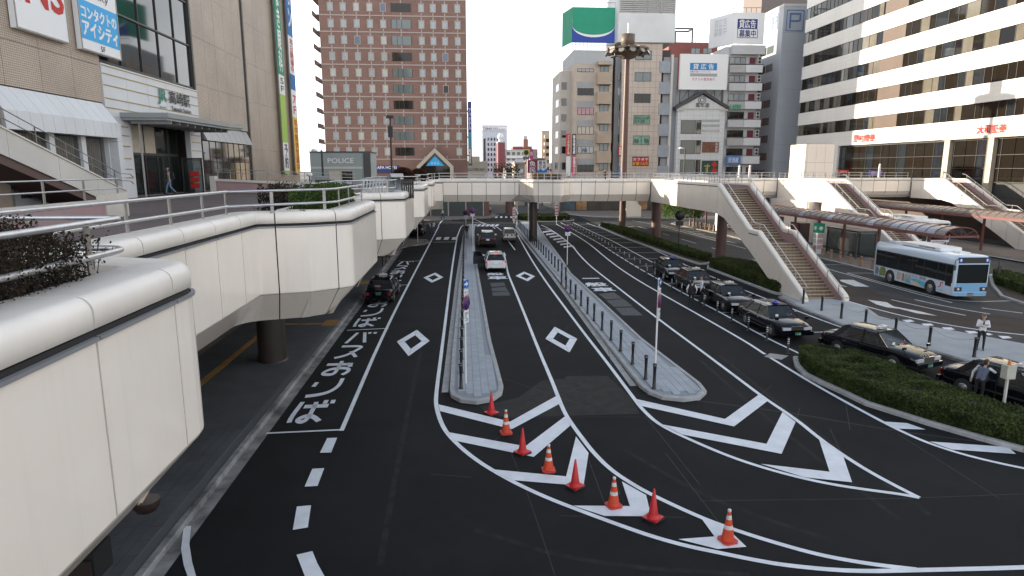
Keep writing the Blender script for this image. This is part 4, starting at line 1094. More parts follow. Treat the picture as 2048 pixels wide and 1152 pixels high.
# entrance: dark lobby and glass doors
m = MB(); m.box((JX - 3.1, 40.9, 6.76), (JX - 3.0, 49.4, 11.3)); m.build('lobby_wall', M('lobby', (.10, .08, .065), .6), ST)
m = MB(); m.box((JX - 3.0, 40.9, 6.76), (JX - .3, 49.4, 6.80)); m.build('lobby_floor', conc_tile, ST)
tglass = M('clear_door_glass', (0.03, 0.035, 0.035), 0.04, spec=.9, trans=(.75, .8, .8, .45))
for i in range(5):
    y0 = 41.0 + i * 1.66
    m = MB(); m.box((JX - .9, y0 + .05, 6.85), (JX - .86, y0 + 1.6, 9.3)); m.build('door_pane', tglass, ST)
    m = MB(); m.box((JX - .9, y0 + .05, 9.45), (JX - .86, y0 + 1.6, 11.2)); m.build('transom_pane', curtain if i in (1, 2) else tglass, ST)
m = MB()
for i in range(6): m.box((JX - .95, 40.95 + i * 1.66, 6.8), (JX - .82, 41.03 + i * 1.66, 11.25))
m.box((JX - .95, 41, 9.3), (JX - .82, 49.4, 9.45)); m.box((JX - .95, 41, 11.15), (JX - .82, 49.4, 11.28)); m.build('door_frame', frame_d, ST)
m = MB(); m.box((JX - .2, 48.1, 6.8), (JX + 1.2, 48.14, 9.1)); m.build('open_door_leaf', tglass, ST)
m = MB(); m.box((JX - .2, 48.08, 6.78), (JX - .1, 48.16, 9.2)); m.box((JX + 1.12, 48.08, 6.78), (JX + 1.22, 48.16, 9.2)); m.box((JX - .1, 48.08, 9.1), (JX + 1.12, 48.16, 9.2)); m.build('door_frame', frame_d, ST)
for k in range(3):
    m = MB(); m.box((JX + .35, 48.02, 7.1 + k * .42), (JX + .95, 48.05, 7.42 + k * .42)); m.build('red_notice', red_s, ST)
# canopy
cn = MB(); cn.prism([(JX + .05, 39.9), (JX + 2.6, 39.9), (JX + 2.9, 48.6), (JX + 3.4, 50.4), (JX + .05, 50.4)], 11.2, 11.34)
cn.prism([(JX + .05, 39.8), (JX + 2.7, 39.8), (JX + 3.05, 48.7), (JX + 3.6, 50.5), (JX + .05, 50.5)], 11.342, 11.62)
cn.build('canopy', M('canopy_metal', (0.30, 0.32, 0.33), .4, metal=.5), ST)
m = MB()
for i in range(9): m.box((JX + .3, 40.4 + i * 1.15, 11.02), (JX + 2.6, 40.48 + i * 1.15, 11.19))
m.build('canopy_ribs', steel_d, ST)
m = MB(); m.box((JX + .45, 41.0, 6.76), (JX + .53, 41.08, 11.2)); m.build('canopy_post', steel, ST)
# station name
text('JR', (JX + .06, 44.75, 12.55), Y_, Z_, 1.25, 1.0, M('station_green', (0.02, .22, .15), .5), ST, off=.015, ext=.06)
text('高崎駅', (JX + .06, 46.4, 12.75), Y_, Z_, 3.3, .82, sgblack, ST, off=.015, ext=.06)
text('Takasaki Station', (JX + .06, 46.6, 12.32), Y_, Z_, 3.2, .26, sgblack, ST, off=.03, ext=.06)
text('JR EAST', (JX + .06, 44.85, 12.3), Y_, Z_, 1.0, .14, M('station_green', (0.02, .22, .15), .5), ST, off=.03, ext=.06)
# lower right glazing
for i in range(8):
    y0 = 51.6 + i * 1.36
    for z0, z1 in ((6.9, 8.95), (9.0, 10.55)):
        m = MB(); m.box((JX - .02, y0 + .03, z0), (JX + .02, y0 + 1.33, z1)); m.build('glass_pane', glass_b, ST)
m = MB(); 
for i in range(9): m.box((JX - .05, 51.57 + i * 1.36, 6.85), (JX + .05, 51.63 + i * 1.36, 10.6))
m.build('mullions', frame_d, ST)
for i in range(8):
    y0 = 51.6 + i * 1.36
    m = MB(); m.add([(JX + .02, y0 + .02, 10.6), (JX + .02, y0 + 1.34, 10.6), (JX - .10, y0 + 1.34, 11.7), (JX - .10, y0 + .02, 11.7), (JX + .42, y0 + .02, 10.55), (JX + .42, y0 + 1.34, 10.55)], [(4, 5, 2, 3), (0, 4, 3), (1, 2, 5), (0, 1, 5, 4)]); m.build('awning_panel', M('awning_grey', (.30, .30, .30), .3, metal=.6), ST)
# lower left: white sloping panels, curtained windows, piers
for i in range(11):
    a, b = 29.0 + i * .83, 29.0 + (i + 1) * .83
    m = MB(); m.add([(JX, a + .01, 11.95), (JX, b - .01, 11.95), (JX + .75, b - .01, 10.9), (JX + .75, a + .01, 10.9), (JX + .8, a + .01, 10.1), (JX + .8, b - .01, 10.1), (JX, a + .01, 10.1), (JX, b - .01, 10.1)],
        [(0, 3, 2, 1), (3, 4, 5, 2), (4, 6, 7, 5), (0, 6, 4, 3), (1, 2, 5, 7)]); m.build('white_panel', whitewall, ST)
for i, (a, b) in enumerate(((30.3, 32.6), (33.0, 35.2), (35.6, 37.6))):
    m = MB(); m.box((JX + .1, a, 7.2), (JX + .14, b, 10.08)); w_ = m.build('window_pane', M('curtain_glass', (.02, .025, .03), .05, spec=.8, trans=(.95, .95, .95, .3)), ST)
    m = MB()
    for k in range(10): m.lathe([(.1, 7.2), (.1, 10.05)], (JX - .05, a + .12 + k * (b - a - .2) / 10, 0), 8)
    m.build('curtain', curtain, ST)
for y in (29.9, 32.8, 35.4, 37.95):
    m = MB(); m.box((JX - .1, y - .2, 6.76), (JX + .3, y + .2, 10.1)); m.build('white_pier', whitewall, ST)
m = MB(); m.box((JX - .1, 29.7, 6.76), (JX + .2, 38.3, 7.18)); m.build('sill_wall', whitewall, ST)
for k in range(4):
    m = MB(); m.box((JX - .1, 37.8, 7.0 + k * .98), (JX + .78, 38.3, 7.96 + k * .98)); m.build('white_panel', whitewall, ST)
m = MB(); m.box((JX - .1, 26.2, 6.76), (JX + .9, 28.6, 12.0)); m.build('beige_pillar', M('beige_stucco', (.33, .27, .22), .7, noise=(1, .1)), ST)
m = MB(); m.box((JX - .1, 18, 6.76), (JX + .0, 26.2, 11.95)); m.build('dark_opening', darkgap, ST)
# wall signs
def wallsign(label, y0, y1, z0, z1, X, mat, name='wall_sign', cat='sign'):
    e = E(name, label, cat, (X, y0, z0))
    m = MB(); m.box((X - .25, y0, z0), (X, y1, z1)); m.build('board', mat, e)
    m = MB(); t = .06; m.box((X, y0, z0), (X + .03, y1, z0 + t)); m.box((X, y0, z1 - t), (X + .03, y1, z1)); m.box((X, y0, z0 + t), (X + .03, y0 + t, z1 - t)); m.box((X, y1 - t, z0 + t), (X + .03, y1, z1 - t)); m.build('sign_frame', steel_d, e)
    return e
s = wallsign('white hanging sign with big red letters at the top left of the station wall', 31.3, 35.2, 14.5, 21.5, JX + .3, sgwhite)
text('INS', (JX + .3, 31.55, 15.75), Y_, Z_, 3.45, 1.75, red_s, s, off=.02, ext=.012)
s = wallsign('white and bright blue sign with two lines of katakana beside the glass atrium', 36.25, 40.15, 14.47, 19.3, JX + .3, sgwhite)
m = MB(); m.box((JX + .3, 36.33, 15.02), (JX + .312, 40.07, 16.95)); m.build('blue_field', cyan_s, s)
text('コンタクトの', (JX + .3, 36.5, 16.08), Y_, Z_, 3.4, .60, sgwhite, s, off=.03, ext=.02)
text('アイシティ', (JX + .3, 36.5, 15.2), Y_, Z_, 3.4, .74, sgwhite, s, off=.035, ext=.02)
text('5F', (JX + .3, 38.05, 14.62), Y_, Z_, .42, .28, sgblack, s, off=.01, ext=.015)
text('eyecity', (JX + .3, 36.9, 17.15), Y_, Z_, 2.4, .45, sgblack, s, off=.0, ext=.015)
# tall banners
def banner(label, y0, y1, cols, words):
    e = E('hanging_banner', label, 'banner', (JX + .5, y0, 7.9), group='tall banners on the station wall')
    for a, b, mt in cols:
        m = MB(); m.box((JX + .42, y0, a), (JX + .47, y1, b)); m.build('banner_cloth', mt, e)
    for body, a, b, mt in words:
        vtext(body, (JX + .47, y0 + .35, a), Y_, Z_, (y1 - y0) - .7, b - a, mt, e, off=.02, ext=.01)
    m = MB(); m.box((JX, y0 + .9, 7.7), (JX + .5, y0 + 1.0, 7.85)); m.box((JX, y0 + .9, 33), (JX + .5, y0 + 1.0, 33.2)); m.build('bracket', steel_d, e)
    return e
lime = M('banner_lime', (.36, .55, .10), .7); yel = M('banner_yellow', (.75, .52, .10), .7); grn2 = M('banner_green', (.02, .28, .15), .7); blu2 = M('banner_blue', (.02, .16, .42), .7)
banner('long green, lime and white banner reading an eye clinic on the station wall', 72.6, 74.6, [(18.2, 34, grn2), (16.2, 18.2, sgwhite), (11.2, 16.2, lime), (8.2, 11.2, sgwhite), (7.9, 8.2, lime)],
       [('まき眼科', 18.6, 27, sgwhite), ('5F', 16.5, 17.9, sgblack), ('き眼科', 27.6, 33.5, sgwhite), ('予約', 8.5, 11, sgblack)])
banner('long blue, white and yellow banner next to the green one on the station wall', 77.4, 79.5, [(23, 36, blu2), (18.9, 23, sgwhite), (17.2, 18.9, blu2), (14.2, 17.2, sgwhite), (7.9, 14.2, yel)],
       [('ーオン', 24, 30, sgwhite), ('本日開催中', 19.1, 22.8, red_s), ('7F', 14.6, 16.6, red_s), ('年中無休営業中', 8.2, 14.0, red_s)])
# raised ramp wall in pink with rails in front of the glazing
rw = E('ramp_wall', 'low pink ramp wall with cream coping in front of the station windows', 'wall', (-17, 47.5, 6.75))
m = MB(); m.yprism([(-17.2, 6.76), (-7.5, 6.76), (-7.5, 7.15), (-17.2, 7.6)], 47.6, 47.9); m.build('wall', pink, rw)
m = MB(); m.yprism([(-17.25, 7.6), (-7.5, 7.15), (-7.5, 7.3), (-17.25, 7.75)], 47.5, 48.0); m.build('coping', cream, rw)
m = MB(); m.box((-17.6, 47.4, 6.76), (-17.25, 48.1, 7.95)); m.build('end_pier', cream, rw)
rail('steel rail on the pink ramp wall by the station windows', [(-17.3, 47.75), (-7.6, 47.75)], z=[8.45, 8.05], zl=8.2, zb=[7.7, 7.25], r=.02, step=.9, flat=False)
# stair at the far left beside the station
ls = E('side_staircase', 'beige panelled staircase rising to the left in front of the station windows', 'staircase', (-17, 33, 6.75))
def zs(y): return 7.38 + (34.4 - y) * .305
for a, b in ((18.0, 23.0), (23.0, 26.2), (26.2, 29.2), (29.2, 32.0), (32.0, 34.4)):
    m = MB(); m.xprism([(a + .01, max(6.78, zs(a) - 1.0)), (b - .01, max(6.78, zs(b) - 1.0)), (b - .01, zs(b)), (a + .01, zs(a))], -17.0, -16.93); m.build('side_panel', cream_w, ls)
m = MB(); m.xprism([(18, zs(18) - 1.35), (31.4, 6.95), (31.9, 6.77), (34.4, 6.77), (34.4, zs(34.4) - .1), (18, zs(18) - .1)], -18.9, -17.005); m.build('stair_body', M('stair_brown', (.10, .065, .055), .7), ls)
m = MB(); m.xprism([(18, zs(18)), (34.5, zs(34.5)), (34.5, zs(34.5) + .07), (18, zs(18) + .07)], -17.1, -16.88); m.build('coping', cream, ls)
m = MB()
for X in (-17.0, -18.8):
    for dz in (.45, .8):
        m.tube([(X, 18, zs(18) + dz), (X, 34.2, zs(34.2) + dz), (X, 35.2, zs(34.2) + dz - .05), (X, 35.5, zs(34.2) + dz - .2)], .022, 6)
    for k in range(9): y = 18.5 + k * 1.9; m.box((X - .02, y - .02, zs(y)), (X + .02, y + .02, zs(y) + .8))
m.build('handrail', steel_d, ls)
lw = E('low_wall', 'low pink and cream wall with steel rails at the left edge of the deck', 'wall', (-12.5, 20, 6.75))
m = MB(); m.box((-12.66, 23.7, 6.76), (-12.34, 25.2, 7.6)); m.build('end_pier', cream, lw)
m = MB(); m.box((-12.6, 12, 6.76), (-12.4, 23.69, 7.3)); m.build('wall', pink, lw)
m = MB(); m.box((-12.65, 12, 7.302), (-12.35, 23.69, 7.42)); m.build('coping', cream, lw)
rail('steel rail on the low pink wall at the left edge', [(-12.5, 12), (-12.5, 25.0)], z=8.12, zl=7.78, zb=7.4, r=.025, step=2.3)
# ---------------- hotel
HY = 142.0
HO = E('hotel_tower', 'tall brick red hotel tower with rows of small windows and pale floor bands', 'hotel', (-14, HY, 0))
brickred = MT('hotel_brick', (0.205, 0.120, 0.095), (0.235, 0.135, 0.108), (0.175, 0.105, 0.086), (0.9, 0.35), (0, 2), .75, .02, .5, .1, .08)
hx0, hx1 = -28.6, 1.15
sy = [14, 47, 79.5, 113, 146, 179, 210, 241, 273, 303]
zrow = [PY(720, y, HY)[1] for y in sy]
st_h = (zrow[0] - zrow[-1]) / 9.0
zrow = [zrow[-1] + st_h * i for i in range(13)]
ztop = zrow[-1] + 3
xs_l = [PY(x, 180, HY)[0] for x in (668, 693, 719, 745, 771)]
xs_r = [PY(x, 180, HY)[0] for x in (846, 869, 892, 917)]
bw0, bw1 = PY(786, 180, HY)[0], PY(826, 180, HY)[0]
m = MB(); m.box((hx0, HY, 0), (hx1, HY + 16, ztop)); m.build('wall', brickred, HO)
m = MB()
for z in zrow: m.box((hx0 - .02, HY - .10, z - st_h / 2 - .12), (hx1 + .02, HY - .005, z - st_h / 2 + .12))
m.build('floor_bands', M('hotel_band', (.38, .31, .28), .7), HO)
m = MB()
for x in xs_l + xs_r + [(bw0 + bw1) / 2]:
    for z in zrow:
        m.box((x - .13, HY - .08, z - st_h / 2 + .17), (x + .13, HY - .004, z - .95)); m.box((x - .13, HY - .08, z + .85), (x + .13, HY - .004, z + st_h / 2 - .17))
m.build('pilaster_strips', MATS['hotel_band'], HO)
wf = MB(); t = .14
for a, b, c, d in ((-.62, -.62 + t, -.85, .85), (.62 - t, .62, -.85, .85), (-.62 + t, .62 - t, -.85, -.85 + t), (-.62 + t, .62 - t, .85 - t, .85)): wf.box((a, -.09, c), (b, 0, d))
o = wf.build('window', MATS['hotel_band'], HO, world=False); wme = o.data; bpy.data.objects.remove(o)
wp = MB(); wp.box((-.47, -.04, -.70), (.47, .03, .70)); 
gl3 = [glass_lt, M('curtain_blind', (.42, .43, .40), .3, noise=(1, .1)), M('blue_pane', (.05, .09, .16), .1, spec=.8), glass_b]
pmes = []
for g_ in gl3:
    o = wp.build('pane', g_, HO, world=False); pmes.append(o.data); bpy.data.objects.remove(o)
off = {(2, 10): 2, (4, 9): 2, (2, 7): 2, (7, 6): 2, (7, 4): 3, (0, 0): 0}
for j, z in enumerate(zrow[:12]):
    for i, x in enumerate(xs_l + xs_r):
        if j == 0 and i in (5, 6, 7): continue
        w_ = share(wme, 'window', HO, (x + 14, -.005, z)); w_['_'] = 0; del w_['_']
        k = off.get((i, j), 0 if rnd.random() < .7 else 1)
        share(pmes[k], 'pane', w_)
    bwm = MB(); bwm.box((bw0 + .1, HY - .03, z - .85), (bw1 - .1, HY + .02, z + .85)); o = bwm.build('wide_window', glass_g if j % 3 else glass_b, HO)
    q = MB()
    for s_ in (bw0 + .05, (bw0 + bw1) / 2 - .9, (bw0 + bw1) / 2 + .1, bw1 - .1): q = MB(); q.box((s_, HY - .07, z - .9), (s_ + .08, HY - .031, z + .9)); q.build('mullion', frame_d, o)
# side balconies and escape stairs on the left flank
for z in zrow:
    m = MB(); m.box((hx0 - 1.6, HY + 1, z - 1.5), (hx0 - .02, HY + 7, z - 1.3)); m.box((hx0 - 1.6, HY + 1, z - 1.3), (hx0 - 1.5, HY + 7, z - .5)); m.build('balcony', M('escape_stair', (.12, .11, .11), .6), HO)
# entrance gable
ge = MB(); xg = PY(870, 330, HY - 4)[0]; zt = PY(867, 296, HY - 4)[1]
GE_ = [(xg - 3.8, .1), (xg - 3.8, zt - 3.7), (xg, zt), (xg + 3.8, zt - 3.7), (xg + 3.8, .1), (xg + 3.1, .1), (xg + 3.1, zt - 4.0), (xg, zt - .95), (xg - 3.1, zt - 4.0), (xg - 3.1, .1)]
n = len(GE_); vs = [(p[0], HY - 4, p[1]) for p in GE_] + [(p[0], HY - .02, p[1]) for p in GE_]
quads = [(0, 1, 8, 9), (1, 2, 7, 8), (2, 3, 6, 7), (3, 4, 5, 6)]
ge.add(vs, quads + [tuple(n + i for i in q[::-1]) for q in quads] + [(i, n + i, n + (i + 1) % n, (i + 1) % n) for i in range(n)])
ge.build('entrance_gable', M('gable_stone', (.42, .37, .30), .7), HO)
m = MB(); m.yprism([(xg - 3.09, .1), (xg - 3.09, zt - 4.0), (xg, zt - .97), (xg + 3.09, zt - 4.0), (xg + 3.09, .1)], HY - 3.4, HY - 3.3); o = m.build('entrance_glass', glass_b, HO)
m = MB(); m.yprism([(xg - 1.9, zt - 3.6), (xg, zt - 1.6), (xg + 1.9, zt - 3.6)], HY - 3.46, HY - 3.41); m.build('blue_sign', cyan_s, HO)
text('ホテル', (xg - .9, HY - 3.47, zt - 3.35), X_, Z_, 1.8, .5, sgwhite, HO, ext=.01)
bsn = E('hotel_sign_board', 'blue hotel sign board with white letters low on the brick facade', 'sign', (-19, HY - .3, 8.6))
x0, z0 = PY(752, 345, HY - .4); x1, z1 = PY(798, 331, HY - .4)
m = MB(); m.box((x0, HY - .4, z0), (x1, HY - .12, z1)); m.build('board', navy, bsn)
text('APA HOTEL', (x0 + .3, HY - .4, z0 + .75), X_, Z_, x1 - x0 - .6, .6, sgwhite, bsn, off=.02, ext=.01)
# low wing, ground storey shops below the deck
m = MB(); m.box((hx0 + 2, HY - 26, 0), (4.6, HY - .1, 5.4)); m.build('podium', M('podium_brown', (.15, .085, .07), .7, noise=(.5, .2)), HO)
m = MB(); m.box((hx0 + 2, HY - 26.2, 5.4), (4.8, HY - .2, 5.7)); m.build('podium_cornice', cream_w, HO)
for k in range(9):
    x = -24 + k * 3.1
    m = MB(); m.box((x, HY - 26.1, .3), (x + 2.7, HY - 26.02, 4.2)); o = m.build('shop_window', M('shop_glass', (.07, .085, .08), .1, spec=.8), HO)
    q = MB(); q.box((x + 2.72, HY - 26.14, .15), (x + 2.86, HY - 26.02, 4.35)); q.box((x, HY - 26.14, 4.2), (x + 2.72, HY - 26.02, 4.35)); q.build('frame', frame_w, o)
# vertical sign of the hotel
vs_ = E('vertical_sign', 'tall narrow dark blue and teal vertical sign at the right corner of the hotel', 'sign', (1.6, HY - 1, 9))
zt_, zb_, zm_ = PY(940, 203, HY - 1.5)[1], PY(940, 331, HY - 1.5)[1], PY(940, 275, HY - 1.5)[1]
m = MB(); m.box((1.25, HY - 1.5, zm_ + 1), (2.05, HY - 1.2, zt_)); m.build('upper_panel', navy, vs_)
m = MB(); m.box((1.25, HY - 1.5, zb_ + 3.8), (2.05, HY - 1.2, zm_ + .98)); m.build('teal_panel', M('sign_teal', (.02, .18, .26), .5), vs_)
m = MB(); m.box((1.25, HY - 1.5, zb_), (2.05, HY - 1.2, zb_ + 3.78)); m.build('lower_panel', sgblack, vs_)
vtext('アパホテル', (1.35, HY - 1.5, zm_ + 1.6), X_, Z_, .6, zt_ - zm_ - 3, sgwhite, vs_, ext=.01)
vtext('高崎駅前', (1.38, HY - 1.5, zb_ + .4), X_, Z_, .5, 3.1, sgwhite, vs_, ext=.01)
m = MB()
for z in (zb_ + 2, zm_, zt_ - 2): m.box((1.14, HY - 1.4, z), (1.25, HY - .2, z + .2))
m.build('bracket', sgblack, vs_)
# ---------------- police box on the deck
PB = E('police_box', 'grey flat-roofed police box with large white letters on the deck', 'police box', (-11, 62, 6.75))
pg = M('police_grey', (.30, .34, .33), .5, noise=(.6, .05))
m = MB(); m.box((-13.95, 62, 6.76), (-8.5, 66.5, 9.9)); m.build('wall', pg, PB)
m = MB(); m.box((-14.02, 61.93, 9.9), (-8.42, 66.6, 10.0)); m.build('roof', sgblack, PB)
m = MB(); m.box((-13.9, 61.95, 8.42), (-9.2, 61.995, 8.62)); m.build('pale_band', cream_w, PB)
m = MB(); m.box((-9.1, 61.9, 6.77), (-8.45, 61.99, 9.86)); m.build('corner_fin', M('police_dark', (.06, .06, .06), .5), PB)
text('POLICE', (-12.35, 61.99, 8.95), X_, Z_, 2.35, .44, sgwhite, PB, off=.012, ext=.03)
for a, b in ((-12.3, -11.2), (-11.15, -10.1)):
    m = MB(); m.box((a + .05, 61.93, 7.35), (b - .05, 61.97, 8.2)); o = m.build('window', glass_b if a > -12 else curtain, PB)
    q = MB(); q.box((a, 61.92, 7.28), (b, 61.99, 7.348)); q.box((a, 61.92, 8.202), (b, 61.99, 8.27)); q.box((a, 61.92, 7.35), (a + .048, 61.99, 8.2)); q.box((b - .048, 61.92, 7.35), (b, 61.99, 8.2)); q.build('frame', M('frame_tan', (.45, .38, .27), .5), o)
# ---------------- big office building on the right
OX = 64.0
sc_ = OX / 54.5
OF = E('office_building', 'long cream office building with dark ribbon windows, most of its face in low sun', 'office', (OX, 90, 6.75))
tilec = MT('cream_facade', (0.74, 0.71, 0.66), (0.76, 0.73, 0.68), (0.58, 0.55, 0.51), (1.6, 0.65), (1, 2), .5, .012, .0, .1, .04)
oy0, oy1 = 40.0, 123.4
m = MB(); m.box((OX + .5, oy0, 0), (OX + 25, oy1, 43)); m.build('core', M('office_core', (.05, .05, .05), .6), OF)
bands = []
for (za, zb_) in ((29.6, 27.89), (26.0, 24.35), (22.38, 20.77), (18.64, 17.24), (15.12, 13.6)):
    bands.append((8.5 + (zb_ - 8.5) * sc_, 8.5 + (za - 8.5) * sc_))
d_ = (bands[0][0] - bands[-1][0]) / 4
z5 = bands[-1][0]; bands = [(z5 + d_ * k, z5 + d_ * k + 1.95) for k in range(7)]
bands.reverse()
edges = [43.0]
for b in bands: edges += [b[1], b[0]]
edges.append(8.5 + (11.66 - 8.5) * sc_)
for k in range(0, len(edges), 2):
    zt2, zb2 = edges[k], edges[k + 1]
    for i in range(8):
        a, b = oy0 + (oy1 - oy0) * i / 8, oy0 + (oy1 - oy0) * (i + 1) / 8
        m = MB(); m.box((OX, a + .006, zb2), (OX + .5, b - .006, zt2)); m.build('spandrel', tilec, OF)
browntile = MT('brown_tile', (.115, .075, .055), (.135, .09, .065), (.06, .04, .03), (.3, .12), (1, 2), .5, .02, .5, .3, .1)
glm = [glass_b, glass, glass_b, M('blind_glass', (.13, .115, .09), .12, spec=.7, noise=(.6, .2)), glass_b]
by0, by1 = 94.4, 99.6
for zb2, zt2 in bands:
    ylist = []
    y = oy1 - .3
    while y > oy0:
        if by0 < y <= by1 + .2: y = by0
        w_ = rnd.choice([1.25, 1.25, 1.8, 2.3]) if y < by0 + 1 else rnd.choice([1.15, 1.3, 1.9])
        y2 = max(y - w_, oy0)
        if y > by1 and y2 < by1: y2 = by1
        ylist.append((y2, y)); y = y2
    f = MB()
    for a, b in ylist:
        if b - a < .3: continue
        m = MB(); m.box((OX + .10, a + .035, zb2 + .06), (OX + .13, b - .035, zt2 - .06)); m.build('window_pane', rnd.choice(glm), OF)
        f.box((OX + .05, a - .03, zb2 + .04), (OX + .2, a + .03, zt2 - .04))
    f.box((OX + .05, oy0, zb2), (OX + .2, oy1, zb2 + .04)); f.box((OX + .05, oy0, zt2 - .04), (OX + .2, oy1, zt2)); f.build('window_frames', frame_d, OF)
    m = MB(); m.box((OX + .03, by0, zb2 + .01), (OX + .4, by1, zt2 - .01)); m.build('brown_tile_bay', browntile, OF)
zg = edges[-1]
# glazed deck-level storey
gy1 = 109.0
f = MB()
for k in range(36):
    a = gy1 - (k + 1) * 1.9; b = a + 1.9
    for z0, z1 in ((6.9, 8.4), (8.5, 10.0), (10.1, zg - .3)):
        m = MB(); m.box((OX + .3, a + .05, z0), (OX + .34, b - .05, z1)); m.build('shop_pane', glass_b if k % 4 else glass, OF)
    if k % 2: f.box((OX + .22, a - .03, 6.8), (OX + .3, a + .03, zg))
for z in (6.76, 8.42, 10.02, zg - .28): f.box((OX + .2, gy1 - 36 * 1.9, z), (OX + .36, gy1, z + .07))
f.build('shop_frames', M('bronze_frame', (.035, .03, .025), .5), OF)
m = MB(); m.box((OX, gy1, 4), (OX + .5, oy1, zg)); m.build('end_wall', tilec, OF)
for y in (83.2, 76.0, 68.8, 61.6):
    m = MB(); m.box((OX - .25, y - .5, 4.8), (OX + .3, y + .5, zg)); m.build('pillar', M('pillar_stone', (.42, .36, .29), .6, noise=(.6, .1)), OF)
m = MB(); m.box((OX + .01, oy0, 0), (OX + .5, oy1, 4.8)); m.build('ground_storey', M('ground_dark', (.07, .05, .04), .6, noise=(.3, .4)), OF)
m = MB(); m.box((OX - .35, oy0, zg - .1), (OX - .001, 84, zg + .25)); m.build('portal_lintel', MATS['pillar_stone'], OF)
def fsign(label, body, px0, px1, pyt, pyb, mat, name='red_lettering_sign'):
    e = E(name, label, 'sign', (OX - .1, PX(px0, pyt, OX)[0], PX(px0, pyb, OX)[1]), group='red company names on the office building')
    ya, yb = PX(px0, pyt, OX)[0], PX(px1, pyt, OX)[0]; zm = PX((px0 + px1) / 2, (pyt + pyb) / 2, OX)[1]; hh = (PX(px0, pyt, OX)[1] - PX(px0, pyb, OX)[1])
    n = len(body); w_ = (ya - yb) / n
    for i, c in enumerate(body):
        text(c, (OX - .02, ya - i * w_ - .06, zm - hh / 2), (0, -1, 0), Z_, w_ - .15, hh, mat, e, off=.03, ext=.12)
fsign('red raised company name over the glazed storey near the shaded end', '野村證券', 1709, 1752, 269, 283, red_s)
fsign('larger red raised company name at the right over the stone portal', '大和証券', 1956, 2016, 249, 266, red_s)
# stone portal poster
pp = E('poster_panel', 'white poster panel with blue and red print set in the stone portal', 'poster', (OX - .2, 64, 6.8))
m = MB(); m.box((OX - .1, 62.2, 7.0), (OX - .02, 65.4, 11.2)); m.build('board', sgwhite, pp)
for a, b, c, d, mt in ((62.6, 65.0, 9.9, 10.3, blue_s), (63.3, 64.4, 9.0, 9.5, navy), (62.6, 65.0, 8.3, 8.45, red_s), (62.6, 65.0, 7.8, 7.95, blue_s), (62.8, 64.2, 7.3, 7.45, red_s)):
    m = MB(); m.box((OX - .112, a, c), (OX - .101, b, d)); m.build('print', mt, pp)
# ---------------- grey parking tower with P sign
PT = E('parking_tower', 'pale grey parking tower with outlined P signs beside the office building', 'building', (62, 131, 0))
PYY = 131.0
pgw = M('pale_grey_wall', (.40, .42, .45), .6, noise=(.15, .06))
px0_, px1_ = PY(1555, 200, PYY)[0], PY(1612, 100, PYY)[0] + 4
ztp = PY(1600, 13, PYY)[1]
m = MB(); m.box((px0_, PYY, 0), (px1_ + 6, PYY + 22, ztp)); m.build('wall', pgw, PT)
m = MB(); m.box((px0_ - .05, PYY - .05, ztp), (px1_ + 6, PYY + 22, ztp + .5)); m.build('roof_edge', frame_w, PT)
fr_ = M('wall_seam', (.27, .29, .31), .7)
m = MB()
for k in range(9): m.box((px0_ + .2, PYY - .012, 6 + k * 3.6), (px1_ + 5.9, PYY - .001, 6.04 + k * 3.6))
m.build('wall_seams', fr_, PT)
# windows in its left face
PXW = px0_
for k in range(8):
    z = PX(1541, 100 + k * 35.5, PXW)[1]
    for j in range(3):
        m = MB(); m.box((PXW - .03, PYY + 3.2 + j * 3.3, z - .75), (PXW - .005, PYY + 6.2 + j * 3.3, z + .75)); m.build('window', glass if j else glass_g, PT)
def psign(e, O, U, w, h):
    """blue outlined square with an outlined P"""
    O, U = Vector(O), Vector(U); N = U.cross(Vector(Z_))
    def bar(u0, v0, u1, v1, mt=None):
        m = MB(); c = O + U * (u0 + u1) / 2 + Vector(Z_) * (v0 + v1) / 2 + N * .04
        m.obox(c, U * (u1 - u0) / 2, Vector(Z_) * (v1 - v0) / 2, N * .035); return m
    mm = MB(); t = w * .035
    for q in ((0, 0, w, t), (0, h - t, w, h), (0, t, t, h - t), (w - t, t, w, h - t)):
        b = bar(*q); mm.add(b.v, b.f)
    mm.build('sign_outline', M('p_blue', (.10, .17, .33), .5), e)
    mm = MB(); s_ = w * .09
    for q in ((w * .18, h * .12, w * .18 + s_, h * .86), (w * .18 + s_, h * .86 - s_, w * .74, h * .86), (w * .74, h * .48, w * .74 + s_, h * .86), (w * .18 + s_, h * .44, w * .74, h * .44 + s_)):
        b = bar(*q); mm.add(b.v, b.f)
    mm.build('letter_p', MATS['p_blue'], e)
xa, za = PY(1571, 62, PYY); xb, zb3 = PY(1609, 20, PYY)
psign(PT, (xa, PYY, za), X_, xb - xa, zb3 - za)
ya, za = PX(1543, 63, PXW); yb, zb3 = PX(1557, 26, PXW)
psign(PT, (PXW, ya, za), (0, -1, 0), ya - yb, zb3 - za)
